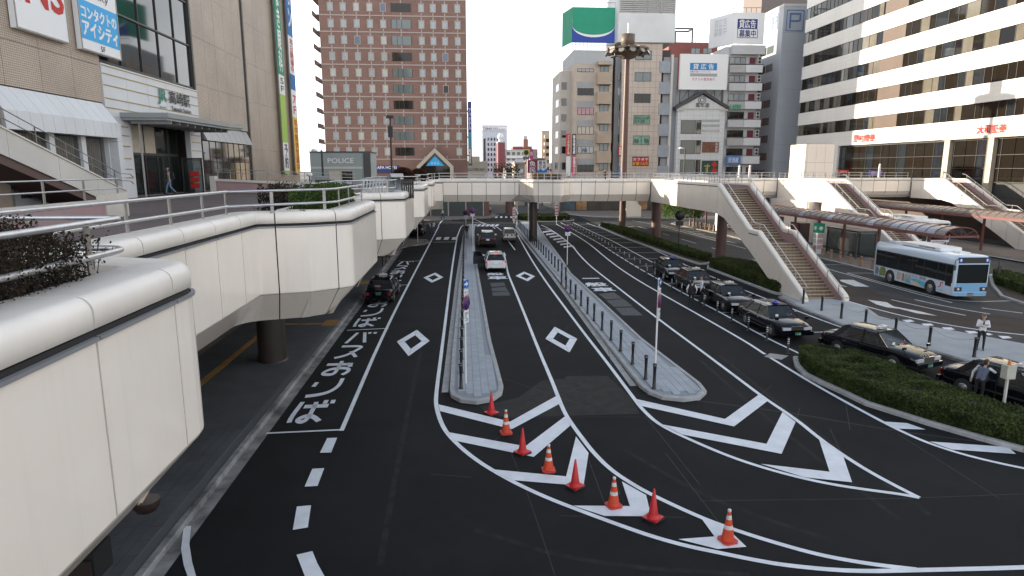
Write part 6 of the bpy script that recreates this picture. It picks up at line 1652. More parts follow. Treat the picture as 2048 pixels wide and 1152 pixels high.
sq('pink and orange vertical sign beside the yellow sign', (1059, 298, 1066, 319), 150, M('sign_rose', (.50, .06, .20), .5), [('酒', (1060, 304, 1065, 311), sgwhite)])
sq('white sign with a red circle next to the wave sign', (1098, 326, 1110, 350), 146, sgwhite, [('●', (1099, 338, 1104, 343), red_s), ('食', (1101, 328, 1108, 333), navy)])
# hazy hill
hl = MB(); pts = [(1000, 352), (1040, 350), (1066, 340), (1075, 318), (1086, 309), (1096, 318), (1110, 330), (1160, 345), (1250, 352)]
W = [PY(a, b, 3000) for a, b in pts]
hl.add([(x, 3000, -20) for x, z in W] + [(x, 3000, z) for x, z in W] + [(x, 3600, -20) for x, z in W], [(i, i + 1, len(W) + i + 1, len(W) + i) for i in range(len(W) - 1)] + [(len(W) + i, len(W) + i + 1, 2 * len(W) + i + 1, 2 * len(W) + i) for i in range(len(W) - 1)])
hl.build('hill', M('hazy_hill', (.42, .47, .52), 1.0), kind='structure')
# ================================================================= LIGHT MAST AND LAMPS
lm = E('light_mast', 'tall brown light mast with a ring of floodlights standing behind the footbridge', 'light mast', (23.0, 93, 0), w=False)
mastm = M('mast_brown', (.11, .055, .042), .5, noise=(.5, .15))
zh = PY(1253, 104, 93)[1]
m = MB(); m.lathe([(.47, 0), (.45, 6), (.33, zh - .9)], n=24); m.build('pole', mastm, lm)
m = MB(); m.lathe([(.0, zh - .9), (.75, zh - .9), (.8, zh - .5), (1.6, zh - .45), (1.9, zh + .1), (1.9, zh + .35), (.8, zh + .4), (.8, zh + .9), (.95, zh + 1.0), (.95, zh + 2.3), (0, zh + 2.3)], n=24); m.build('crown_hub', M('mast_head', (.13, .095, .07), .55, noise=(.8, .2)), lm)
m = MB(); m.tube([(0, 0, zh + 2.3), (0, 0, zh + 3.8)], .05, 5); m.build('lightning_rod', steel_d, lm)
fb = MB(); fb.box((-.48, -.5, -.42), (.48, .32, -.12)); fb.box((-.52, -.55, .02), (.52, .40, .30)); fb.box((-.40, -.45, -.12), (.40, .28, .02)); o = fb.build('floodlight', MATS['mast_head'], lm, world=False); fme = o.data; bpy.data.objects.remove(o)
ln = MB(); ln.lathe([(0, 0), (.36, 0), (.38, .08)], (0, 0, 0), 14); o = ln.build('lens', M('lamp_lens', (.30, .28, .25), .2, spec=.8), lm, world=False); lme = o.data; bpy.data.objects.remove(o)
for k in range(12):
    t = 2 * math.pi * k / 12
    o = share(fme, 'floodlight', lm, (2.35 * math.cos(t), 2.35 * math.sin(t), zh + .15), t + math.pi / 2)
    q = share(lme, 'lens', o, (0, -.62, -.22)); q.rotation_euler = (R(60), 0, 0)
    q.location = (0, .33 if False else -.53, -.28)
def lamp(label, px, py0, py1, Y, kind, group=None):
    x, zb = PY(px, py1, Y); zt = PY(px, py0, Y)[1]
    e = E('street_lamp', label, 'street lamp', (x, Y, max(zb, 6.7)), group=group, w=False); h = zt - max(zb, 6.7)
    m = MB(); m.lathe([(.09, 0), (.07, h)], n=10); m.build('pole', sgblack if kind != 'globe' else steel_d, e)
    if kind == 'flood':
        m = MB(); m.box((-.32, -.3, h - .1), (.32, .3, h + .12)); m.build('solar_panel', sgblack, e)
        m = MB(); m.box((-.2, -.16, h - 1.7), (.2, .16, h - .75)); m.build('control_box', sgblack, e)
    elif kind == 'dome':
        m = MB(); m.tube([(0, 0, h - .2), (-.15, 0, h), (-.5, 0, h)], .035, 6); m.lathe([(.0, h + .12), (.22, h + .05), (.28, h - .08), (.24, h - .1), (0, h - .1)], (-.6, 0, 0), 14); m.build('lamp_head', whitem, e)
    else:
        m = MB(); m.ball((0, 0, h + .1), .22, 14); m.build('lamp_head', whitem, e)
    return e
lamp('black pole with a dark solar panel head left of the hotel entrance', 784, 234, 352, 58, 'flood')
lamp('slim lamp post with a white dome head in front of the gabled shop', 1368, 296, 350, 84, 'dome')
lamp('slim lamp post with a white dome head in front of the police box', 646, 300, 352, 56, 'dome')
lamp('lamp post with a small head beside the white lift tower', 1590, 296, 350, 90, 'dome')
e = E('ball_lamp', 'low globe lamp on a short post between slatted benches', 'lamp', (-11.8, 52, 6.75), w=False)
m = MB(); m.lathe([(.05, 0), (.05, 1.1)], n=8); m.build('post', sgblack, e); m = MB(); m.ball((0, 0, 1.25), .2, 14, (1.2, 1.2, .8)); m.build('lamp_head', whitem, e)
# little figurines / small white markers on the far rail
for k, (px, py) in enumerate(((1479, 333), (1500, 333), (1760, 330), (1830, 330), (1505, 333))):
    if k == 4: continue
    x, z = PY(px, py, 90); o = MB(); z -= .35; o.box((x - .13, 89.93, 6.8), (x + .13, 90.07, z + .2)); o.lathe([(.06, z + .2), (.15, z + .36), (.08, z + .5), (0, z + .55)], (x, 90, 0), 10); o = o.build('marker_post', whitem)
    tag(o, ['white marker post with a rounded top left of the first pair', 'white marker post with a rounded top at the end of the first pair', 'white marker post in front of the shop glazing', 'white marker post farther right before the glazing'][k], 'marker post', 'white marker posts on the walkway')
# signboards on the right walkway
for lab, px, col in (('red and white notice board against the office glazing', (1676, 340, 1697, 346), red_s), ('violet notice banner on the walkway rail', (1738, 341, 1764, 351), M('violet', (.16, .10, .42), .6))):
    e = E('notice_board', lab, 'notice', (PY(px[0], 340, 91.2)[0], 91.2, 7)); o, d = rect(e, 'board', px, 91.2, col, .05)
    m = MB(); m.box((d[0] + .2, 91.21, 6.75), (d[0] + .26, 91.26, d[3])); m.box((d[2] - .26, 91.21, 6.75), (d[2] - .2, 91.26, d[3])); m.build('legs', steel_d, e)
    lettering(e, 'お知らせ', (px[0] + 4, px[1] + 1.5, px[2] - 4, px[3] - 1.5), 91.13, sgwhite)
# ================================================================= STREET FURNITURE
# ---- traffic cones
conem = M('cone_red', (.52, .012, .016), .45, noise=(5, .12)); coneo = M('cone_orange', (.60, .06, .02), .55, noise=(7, .2)); conew = M('cone_white', (.62, .60, .56), .5, noise=(9, .2)); coneb = M('cone_black_base', (.02, .02, .02), .6); conebr = M('cone_red_base', (.50, .05, .04), .6, noise=(6, .2))
def cone(label, px, plain, rz):
    x, y = G(*px)
    e = E('traffic_cone', label, 'traffic cone', (x, y, .012), rz, group='traffic cones along the hatched wedge', w=False)
    if plain:
        m = MB(); m.box((-.2, -.2, 0), (.2, .2, .045)); m.build('base', coneb, e)
        m = MB(); m.obox((.0, .0, .055), (.19, .03, 0), (-.03, .19, 0), (0, 0, .012)); m.build('red_base', conem, e)
        m = MB(); m.lathe([(.165, .06), (.15, .10), (.125, .12), (.115, .16), (.022, .80), (.0, .815)], n=22); m.build('cone', conem, e)
    else:
        m = MB(); m.prism([(-.19, -.13), (-.13, -.19), (.13, -.19), (.19, -.13), (.19, .13), (.13, .19), (-.13, .19), (-.19, .13)], 0, .05); m.build('base', conebr, e)
        m = MB(); r = lambda h: .15 - (h - .05) * .15; P = [.05, .28]
        def seg(h0, h1): q = MB(); q.lathe([(.158 - h0 * .165, h0), (.158 - h1 * .165, h1)], n=22); return q
        for a, b, nm, mt in ((.05, .33, 'cone', coneo), (.33, .42, 'white_band', conew), (.42, .56, 'orange_band', coneo), (.56, .66, 'white_band', conew), (.66, .74, 'orange_tip', coneo)): seg(a, b).build(nm, mt, e)
        m = MB(); m.lathe([(.035, .74), (.042, .75), (.042, .79), (.03, .80), (0, .80)], n=14); m.build('cap', conew, e)
    return e
PC = [((983, 828), 1, 'plain red cone on a black base nearest the first island end'), ((1012, 867), 0, 'orange and white banded cone just below the first island'), ((1045, 907), 1, 'plain red cone on the tip of the second chevron'), ((1097, 942), 0, 'banded cone between the second and third chevrons'),
      ((1150, 975), 1, 'plain red cone on the corner of the third chevron'), ((1227, 1013), 0, 'banded cone on the fourth chevron'), ((1306, 1039), 1, 'plain red cone on the right corner of the fourth chevron'), ((1455, 1083), 0, 'banded cone on the last chevron, nearest to the camera')]
for i, (p, pl, lab) in enumerate(PC): cone(lab, p, pl, [0.5, .15, .6, .02, .55, .3, .6, .25][i])
# ---- bollards
bm = M('bollard_black', (.012, .012, .014), .4); stripe = M('bollard_stripe', (.65, .65, .62), .4)
def bollard_proto(kind):
    e = E('bollard', 'x', 'bollard', (0, 0, 0), w=False)
    if kind == 'island':
        m = MB(); m.lathe([(.095, 0), (.09, .03), (.07, .05), (.055, .5), (.068, .88), (.08, .90), (.08, .97), (.06, 1.0), (0, 1.0)], n=14); m.build('post', bm, e)
        m = MB(); m.lathe([(.081, .915), (.082, .93), (.081, .945)], n=14); m.build('collar', steel_d, e)
    elif kind == 'taxi':
        m = MB(); m.lathe([(.10, 0), (.10, .03), (.045, .05), (.045, .78), (.03, .80), (0, .80)], n=14); m.build('post', bm, e)
        for z in (.50, .60, .70):
            m = MB(); m.lathe([(.047, z), (.048, z + .02), (.047, z + .04)], n=14); m.build('white_band', stripe, e)
    else:
        m = MB(); m.lathe([(.09, 0), (.075, .03), (.062, .5), (.07, .84), (.082, .86), (.082, .92), (0, .93)], n=16); m.build('post', bm, e)
        m = MB(); m.lathe([(.083, .87), (.084, .885), (.083, .90)], n=14); m.build('collar', steel_d, e)
    return e
def place(kind, pts, z, labels, group):
    p = bollard_proto(kind); out = []
    for i, (x, y) in enumerate(pts):
        o = p if i == 0 else dup(p)
        o.location = (x, y, z); o['label'] = labels(i); o['group'] = group
        out.append(o)
    return out
b2 = gp([(1308, 777), (1291, 758), (1265, 728), (1241, 702), (1222, 680), (1204, 660), (1188, 642), (1175, 627), (1162, 612), (1151, 599), (1141, 588), (1132, 578), (1123, 569)], .15)
y = b2[-1][1]
while y < 92: y += 2.05; b2.append((7.72 + (y - 50) * .004, y))
_o1 = ['first', 'second', 'third', 'fourth', 'fifth', 'sixth', 'seventh', 'eighth', 'ninth', 'tenth', 'eleventh', 'twelfth', 'thirteenth', 'fourteenth', 'fifteenth', 'sixteenth', 'seventeenth', 'eighteenth', 'nineteenth']
def ordn(i):
    n = i + 1
    if n < 20: return _o1[n - 1]
    t = ['twent', 'thirt', 'fort', 'fift'][n // 10 - 2]
    return t + 'ieth' if n % 10 == 0 else t + 'y-' + _o1[n % 10 - 1]
place('island', b2, .15, lambda i: 'slim black bollard, %s from the near end of the right-hand island' % ordn(i), 'black bollards along the right-hand island')
ch = E('bollard_chain', 'thin sagging chain linking the black bollards of the right-hand island', 'chain', (b2[0][0], b2[0][1], .9))
m = MB()
for a, b in zip(b2[1:14], b2[2:15]):
    m.tube([(a[0] + (b[0] - a[0]) * t, a[1] + (b[1] - a[1]) * t, .98 - .30 * 4 * t * (1 - t)) for t in [k / 6 for k in range(7)]], .004, 4)
m.build('chain', bm, ch)
b1 = [(-.17 + (y - 24) * .0045, y) for y in [24.0 + k * 1.95 for k in range(38)]]
place('island', b1, .15, lambda i: 'black bollard, %s from the near end of the left-hand island' % ordn(i), 'black bollards along the left-hand island')
b3 = gp([(1575, 709), (1533, 683), (1496, 662), (1463, 644), (1434, 628), (1408, 614), (1363, 589), (1343, 579), (1325.5, 569), (1309, 561), (1294, 553)])
b3.insert(6, ((b3[5][0] + b3[6][0]) / 2, (b3[5][1] + b3[6][1]) / 2))
y = b3[-1][1]
while y < 98: y += 1.95; b3.append(((at_y(w3, y) or 15) - .0, y))
place('taxi', b3, .012, lambda i: 'black post with white bands, %s from the near end of the taxi line' % ordn(i), 'banded posts along the taxi line')
b4 = gp([(1606, 600), (1643, 622), (1682, 637), (1730, 652), (1790, 669), (1858, 690), (1948, 714)], .12)
b4[1] = G(1643, 621, .12); b4[0] = G(1606, 607, .12)
rb = place('right', b4, .12, lambda i: 'stout black bollard on the pale pavement, %s from the foot of the staircase' % ordn(i), 'chained bollards on the pale pavement')
ch = E('bollard_chain', 'pale rope chain hanging between the bollards on the pale pavement', 'chain', (b4[0][0], b4[0][1], .9))
m = MB()
for a, b in zip(b4[:-1], b4[1:]):
    m.tube([(a[0] + (b[0] - a[0]) * t, a[1] + (b[1] - a[1]) * t, .97 - .25 * 4 * t * (1 - t)) for t in [k / 8 for k in range(9)]], .012, 5)
m.build('chain', M('rope', (.40, .36, .30), .7), ch)
b5 = [(-6.95 + (0 if y < 70 else .8), y) for y in (56, 58.5, 61, 63.5, 66, 68.6)]
place('right', b5, .15, lambda i: 'dark bollard on the far left kerb, %s from the parked taxi' % ordn(i), 'dark bollards on the far left kerb')
tb = MB(); tb.lathe([(.17, 0), (.15, .1), (.11, .8), (.05, .9), (0, .9)], n=12)
tproto = E('stone_bollard', 'x', 'bollard', (0, 0, 0), w=False); tb.build('post', M('wood_bollard', (.25, .16, .10), .7, noise=(3, .3)), tproto)
m = MB(); m.lathe([(.125, .62), (.128, .68), (.12, .72)], n=12); m.build('band', MATS['brown_column'], tproto)
tp = [(34.25 + .05 * math.sin(k), 48.6 + k * 1.55) for k in range(14)] + [(33.6 - k * .02, 82 + k * 1.5) for k in range(9)]
for i, (x, y) in enumerate(tp):
    o = tproto if i == 0 else dup(tproto)
    o.location = (x, y, .14); o['label'] = 'tan tapered bollard on the bus platform edge, %s from the near end' % ordn(i); o['group'] = 'tan bollards on the bus platform'
# ---- sign poles
nopark_b = M('nopark_blue', (.02, .02, .15), .5); nopark_r = M('nopark_red', (.30, .02, .03), .5)
def signpole(label, x, y, z0, h, parts, r=.035, mat=None, group=None, rz=0.0):
    e = E('road_sign', label, 'road sign', (x, y, z0), rz, group=group, w=False)
    m = MB(); m.lathe([(r, 0), (r, h)], n=12); m.build('pole', mat or whitem, e)
    for kind, zc, s in parts:
        yf = -r - .01
        if kind == 'round':
            m = MB(); m.lathe([(0, -.012), (s, -.012), (s, .012), (0, .012)][::-1], (0, yf - .02, zc), 28, 'y'); d = m.build('round_sign', nopark_r, e)
            m = MB(); m.lathe([(0, 0), (s * .87, 0), (s * .87, .004), (0, .004)][::-1], (0, yf - .036, zc), 28, 'y'); m.build('blue_disc', nopark_b, d)
            m = MB(); m.obox((0, yf - .040, zc), (s * .62, 0, -s * .62), (s * .05, 0, s * .05), (0, .002, 0)); m.build('red_bar', nopark_r, d)
        elif kind == 'arrow':
            m = MB(); m.box((-s, yf - .02, zc - s * .75), (s, yf, zc + s * .75)); d = m.build('blue_plate', M('arrow_blue', (.02, .12, .42), .4), e)
            m = MB(); m.yprism([(-s * .7, zc - s * .16), (s * .1, zc - s * .16), (s * .1, zc - s * .5), (s * .75, zc), (s * .1, zc + s * .5), (s * .1, zc + s * .16), (-s * .7, zc + s * .16)], yf - .026, yf - .0205); m.build('white_arrow', sgwhite, d)
        elif kind.startswith('plate'):
            w_, h_ = s; m = MB(); m.box((-w_, yf - .02, zc - h_), (w_, yf, zc + h_)); d = m.build('white_plate', sgwhite, e)
            body = kind[6:]
            if body: text(body, (-w_ * .8, yf - .021, zc - h_ * .8), X_, Z_, w_ * 1.6, h_ * 1.6, navy, d, ext=.003, world=False)
        elif kind == 'tri':
            m = MB(); m.yprism([(-s, zc - s * .7), (s, zc - s * .7), (0, zc + s)], yf - .02, yf); d = m.build('triangle_sign', M('tri_blue', (.03, .07, .20), .4), e)
            m = MB(); m.lathe([(0, 0), (s * .12, 0), (s * .12, .004), (0, .004)][::-1], (0, yf - .026, zc + s * .3), 12, 'y'); m.obox((0, yf - .023, zc - s * .2), (s * .1, 0, 0), (0, 0, s * .3), (0, .002, 0)); m.build('walking_figure', sgwhite, d)
        elif kind == 'flag':
            m = MB(); m.box((-s, yf - .02, zc - s * 4), (s, yf, zc + s * 4)); d = m.build('striped_board', M('flag_pale', (.55, .50, .50), .6), e)
            for k in range(4): m = MB(); m.box((-s * .8, yf - .024, zc - s * 3.5 + k * s * 1.8), (s * .8, yf - .0205, zc - s * 2.8 + k * s * 1.8)); m.build('red_stripe', red_s, d)
    return e
sgp = 'no-parking sign poles'
x, y = G(932, 772, .15); signpole('sign pole on the left-hand island with blue arrow above the no-parking disc', x, 24.6, .15, 4.15, [('arrow', 3.98, .20), ('plate_車のみ', 3.66, (.17, .09)), ('round', 3.24, .28), ('plate_障害者\n送迎\n一般車', 2.70, (.19, .24))], group=sgp, rz=R(62))
signpole('sign pole on the right-hand island with blue arrow above the no-parking disc', 7.55, 24.4, .15, 4.15, [('arrow', 3.98, .17), ('plate_車のみ', 3.66, (.15, .09)), ('round', 3.24, .28), ('plate_障害者\n送迎\n一般車', 2.70, (.17, .24))], group=sgp, rz=R(60))
x, y = G(1113, 545, .15); signpole('no-parking sign pole halfway along the right-hand island', 9.05, 56.0, .15, 3.5, [('round', 3.15, .30), ('plate_10m', 2.72, (.22, .15))], group=sgp)
x, y = G(944, 500, .15); signpole('no-parking sign pole far along the left-hand island', .95, 66, .15, 4.4, [('round', 4.1, .30), ('plate_区間', 3.7, (.2, .14))], group=sgp)
signpole('no-parking sign at the far tip of the left-hand island', .35, 86, .15, 2.9, [('round', 2.6, .36), ('plate_10m', 2.0, (.26, .2))], group=sgp)
signpole('no-parking sign with a second round disc at the far end of the right-hand island', 8.1, 98, .15, 5.4, [('round', 5.0, .38), ('plate_区間', 4.4, (.3, .2))], group=sgp)
signpole('triangular dark crossing sign on a white pole beside the roundabout hedge', 9.3, 93, .15, 4.2, [('tri', 3.9, .6)])
signpole('small striped marker board at the far end of the right-hand island', 7.8, 100, .15, 2.4, [('flag', 1.5, .22)])
signpole('striped marker board standing behind the halfway no-parking sign', 14.4, 100, .05, 3.2, [('flag', 2.2, .25)])
signpole('bare white pole on the far left kerb by the taxi stand', -5.2, 74.6, .15, 3.9, [('round', 3.6, .2)], mat=cream)
for px in ((1350, 522, 0), ):
    e = E('bus_stop_sign', 'black round bus stop sign on a thin pole in the narrow hedge', 'bus stop sign', (*G(1357, 490, 0), 0), w=False)
    m = MB(); m.lathe([(.05, 0), (.05, 2.9)], n=10); m.build('pole', sgblack, e)
    m = MB(); m.lathe([(0, -.05), (.55, -.05), (.55, .05), (0, .05)][::-1], (0, 0, 3.3), 24, 'y'); m.build('round_head', sgblack, e)
    m = MB(); m.box((-.42, -.07, 2.15), (.42, .07, 2.68)); m.build('timetable_box', sgblack, e)
# guide sign box on pole, bottom right
e = E('ticket_post', 'beige metal box on a pole with an orange lamp, standing in the near hedge', 'box post', (18.7, 20.2, 0), w=False)
m = MB(); m.box((-.035, -.035, 0), (.035, .035, 1.35)); m.build('pole', cream_w, e)
m = MB(); m.box((-.17, -.13, 1.35), (.17, .13, 1.83)); o = m.build('box', M('box_beige', (.45, .44, .38), .5, noise=(3, .08)), e)
m = MB(); m.box((-.155, -.135, 1.38), (.155, -.13, 1.80)); m.build('box_door', MATS['box_beige'], o)
m = MB(); m.lathe([(.07, 1.83), (.07, 1.86), (.05, 1.87), (.05, 1.96), (.02, 1.99), (0, 1.99)], n=14); m.build('orange_lamp', M('amber', (.55, .16, .03), .3), e)
# ---- shelters
roofp = M('shelter_roof', (.15, .12, .105), .22, spec=.7, noise=(.7, .15), trans=(.5, .47, .42, .82)); roofc = M('shelter_roof_clear', (.34, .37, .42), .12, spec=.9, trans=(.8, .85, .9, .72)); redsteel = M('shelter_red_steel', (.16, .055, .048), .5, noise=(1, .15))
def shelter(label, X0, X1, Y0, Y1, ze, posts, clear, group, rise=.58):
    e = E('bus_shelter', label, 'bus shelter', ((X0 + X1) / 2, Y0, 0.14), group=group)
    n = int(round((Y1 - Y0) / 1.05)); xc, hw = (X0 + X1) / 2, (X1 - X0) / 2; seg = 10
    A = [(xc - hw * math.cos(math.pi * k / seg), ze + .1 + rise * math.sin(math.pi * k / seg)) for k in range(seg + 1)]
    for i in range(n):
        a, b = Y0 + (Y1 - Y0) * i / n, Y0 + (Y1 - Y0) * (i + 1) / n
        m = MB(); m.add([(x, a + .03, z) for x, z in A] + [(x, b - .03, z) for x, z in A], [(k, k + 1, seg + 1 + k + 1, seg + 1 + k) for k in range(seg)])
        m.smooth = True; m.build('roof_panel', roofc if i in clear else roofp, e)
    m = MB()
    for i in range(n + 1):
        y = Y0 + (Y1 - Y0) * i / n; m.tube([(x, y, z + .01) for x, z in A], .035, 5)
    m.build('roof_ribs', redsteel, e)
    for X in (X0, X1):
        m = MB(); m.box((X - .07, Y0 - .1, ze - .12), (X + .07, Y1 + .1, ze + .12)); m.build('edge_beam', redsteel, e)
    m = MB()
    for y in (Y0, Y1):
        m.box((X0 + .07, y - .05, ze - .06), (X1 - .07, y + .05, ze + .08))
        for k in (2, 5, 8): m.tube([(xc, y, ze), (A[k][0], y, A[k][1])], .025, 5)
    m.build('end_frame', redsteel, e)
    for y in posts:
        m = MB(); m.box((xc - .09, y - .09, .14), (xc + .09, y + .09, ze + .35)); o = m.build('post', redsteel, e)
        m = MB(); m.box((X0 + .07, y - .05, ze - .05), (xc - .09, y + .05, ze + .07)); m.box((xc + .09, y - .05, ze - .05), (X1 - .07, y + .05, ze + .07)); m.build('cross_arm', redsteel, o)
    return e
bsg = 'long curved bus shelters'
shelter('long red-brown shelter with a curved roof on the nearer bus platform', 34.6, 37.1, 44.3, 72.5, 3.6, [47.5, 53.6, 58.8, 63.2, 68, 72], {1, 2, 3, 4, 5, 8, 14, 19}, bsg)
shelter('red-brown shelter with a curved roof on the farther bus platform', 52.0, 54.6, 54, 84, 3.65, [57, 63, 69, 75, 81], set(), bsg)
shelter('far red-brown shelter seen beneath the sunlit walkway arm', 34.6, 37.1, 78, 101, 3.6, [79, 84, 89, 94, 99], {3}, bsg)
# ---- platform furniture
def bench(label, x, y, mat, n=4, rz=math.pi / 2):
    e = E('bench', label, 'bench', (x, y, .14), rz, w=False, group='seats on the bus platform')
    for k in range(n):
        u = (k - (n - 1) / 2) * .52
        m = MB(); P = [(.22, .44), (.05, .40), (-.15, .41), (-.22, .50), (-.29, .82), (-.33, .82), (-.26, .46), (-.16, .36), (.05, .355), (.22, .40)]
        m.xprism(P, u - .22, u + .22); m.build('seat', mat, e)
    m = MB(); m.box((-.52 * n / 2, -.05, .28), (.52 * n / 2, .05, .345)); m.build('beam', steel_d, e)
    for u in (-.52 * n / 2 + .3, .52 * n / 2 - .3):
        m = MB(); m.box((u - .03, -.03, 0), (u + .03, .03, .279)); m.box((u - .03, -.25, 0), (u + .03, -.031, .03)); m.box((u - .03, .031, 0), (u + .03, .25, .03)); m.build('leg', steel_d, e)
    return e
bench('row of pale green seats in sunlight behind the blue bus', 37.0, 53.0, M('seat_green', (.30, .42, .22), .5))
bench('row of white seats on the far bus platform', 35.6, 82.5, M('seat_white', (.6, .6, .58), .5), 3)
bench('second row of white seats on the far bus platform', 35.6, 86.2, MATS['seat_white'], 2)
e = E('route_map_pillar', 'white and green square information pillar on the bus platform', 'information pillar', (34.9, 61.5, .14), w=False)
m = MB(); m.box((-.32, -.32, 0), (.32, .32, 2.1)); m.build('body', sgwhite, e); m = MB(); m.box((-.37, -.37, 2.1), (.37, .37, 3.0)); m.build('green_head', green_s, e)
for z in (.5, 1.05, 1.6):
    m = MB(); m.box((-.28, -.33, z), (.28, -.321, z + .42)); m.build('timetable', M('timetable_pink', (.55, .38, .38), .6, noise=(7, .3)), e)
    m = MB(); m.box((-.33, -.28, z), (-.321, .28, z + .42)); m.build('timetable', M('timetable_grey', (.5, .5, .5), .6, noise=(9, .3)), e)
m = MB()
for yy, fx in ((-.376, 0), (0, 1)):
    if not fx: m.lathe([(.14, 0), (.2, 0), (.2, .008), (.14, .008)], (0, yy - .004, 2.55), 16, 'y')
    else: m.lathe([(.14, 0), (.2, 0), (.2, .008), (.14, .008)], (-.378, 0, 2.55), 16, 'x')
m.build('round_mark', sgwhite, e)
e = E('route_map_pillar', 'second white and green information pillar under the sunlit walkway arm', 'information pillar', (34.6, 86, .14), w=False)
m = MB(); m.box((-.4, -.4, 0), (.4, .4, 2.6)); m.build('body', sgwhite, e); m = MB(); m.box((-.45, -.45, 2.6), (.45, .45, 3.3)); m.build('green_head', green_s, e)
e = E('waiting_booth', 'dark glazed waiting booth between the shelter posts', 'booth', (37.5, 60, .14))
m = MB()
for y_ in (57.5, 60, 62.5):
    for x_ in (36.4, 38.2): m.box((x_ - .05, y_ - .05, .15), (x_ + .05, y_ + .05, 2.6))
m.box((36.3, 57.4, 2.6), (38.3, 62.6, 2.75)); m.build('frame', frame_d, e)
for a, b in ((57.55, 59.95), (60.05, 62.45)):
    m = MB(); m.box((36.38, a, .3), (36.42, b, 2.55)); m.build('glass_pane', tglass, e)
m = MB(); m.box((36.45, 57.46, .3), (38.15, 57.5, 2.55)); m.build('glass_pane', tglass, e)
e = E('vending_cabinet', 'dark wooden cabinet at the far end of the shelter', 'cabinet', (37.9, 70.6, .14))
m = MB(); m.box((37.2, 69.4, .14), (38.3, 71.6, 2.5)); m.build('body', M('dark_wood', (.05, .03, .025), .5), e)
m = MB(); m.box((37.15, 69.6, .3), (37.19, 71.4, 2.3)); m.build('door', MATS['dark_red_door'], e)
# ground storey opposite: boards and blue crates seen far under the footbridge
e = E('phone_booth', 'blue phone booth on the far pavement under the footbridge', 'booth', (12.5, 121, .1))
for (a, b, lab, c) in ():
    pass
m = MB(); x, _ = PY(1002, 420, 121); e.location = (x, 121, .1); 
bpy.data.objects.remove(e)
e = E('phone_booth', 'blue phone booth on the far pavement seen under the footbridge', 'booth', (x, 119, .1), w=False)
m = MB(); m.box((-.7, -.5, 0), (.7, .5, 2.6)); m.build('cabin', M('booth_blue', (.04, .13, .25), .5), e)
for k in range(3): m = MB(); m.box((-.55, -.53, .5 + k * .65), (.55, -.505, 1.0 + k * .65)); m.build('pane', glass_lt if k == 2 else glass, e)
# ================================================================= VEHICLES
cargl = M('car_glass', (.012, .016, .02), .03, spec=.9, trans=(.45, .52, .55, .72)); chrome = M('chrome', (.65, .65, .66), .12, metal=1.0); rubber = M('tyre_rubber', (.015, .015, .015), .8); hub = M('hub_silver', (.42, .42, .43), .3, metal=.8)
lampg = M('headlamp', (.55, .57, .60), .08, spec=.9); tail = M('tail_red', (.22, .006, .006), .15, spec=.8); carin = M('car_interior', (.04, .04, .045), .8); seatw = M('seat_cover', (.42, .42, .44), .7); plateg = M('plate_green', (.02, .12, .07), .5)
blackp = M('taxi_black', (.004, .005, .008), .06, coat=.45, spec=.25); whitep = M('car_white', (.68, .69, .71), .12, coat=.8); darkp = M('suv_dark', (.035, .022, .022), .12, coat=.8); creamp = M('car_cream', (.55, .54, .50), .15, coat=.6)
brake = M('brake_lit', (.8, .05, .03), .3, emit=(1, .08, .05, 1.0))
def wheel(parent, x, y, r=.31, w=.18, side=1, cover=True):
    o = E('wheel', '', '', (x, y, r), w=False); del o['label']; del o['category']; o.parent = parent
    s_ = side
    m = MB(); m.lathe([(r * .62, -w / 2), (r * .93, -w / 2), (r, -w * .3), (r, w * .3), (r * .93, w / 2), (r * .62, w / 2)], (0, 0, 0), 26, 'x'); m.build('tyre', rubber, o)
    q = MB(); pr = [(0, .02), (r * .18, .035), (r * .22, .02), (r * .55, .03), (r * .64, .0), (r * .64, -.05)]; q.lathe([(a, s_ * (w / 2 - .02 + b)) for a, b in (pr if s_ < 0 else pr)][::(1 if s_ < 0 else -1)], (0, 0, 0), 22, 'x'); q.build('rim', hub, o)
    q = MB()
    for k in range(10):
        t = 2 * math.pi * k / 10; c = Vector((s_ * (w / 2 + .008), math.cos(t) * r * .42, math.sin(t) * r * .42)); q.obox(c, (.004, 0, 0), (0, math.cos(t) * r * .1, math.sin(t) * r * .1), (0, -math.sin(t) * r * .035, math.cos(t) * r * .035))
    q.build('rim_slots', rubber, o)
    return o
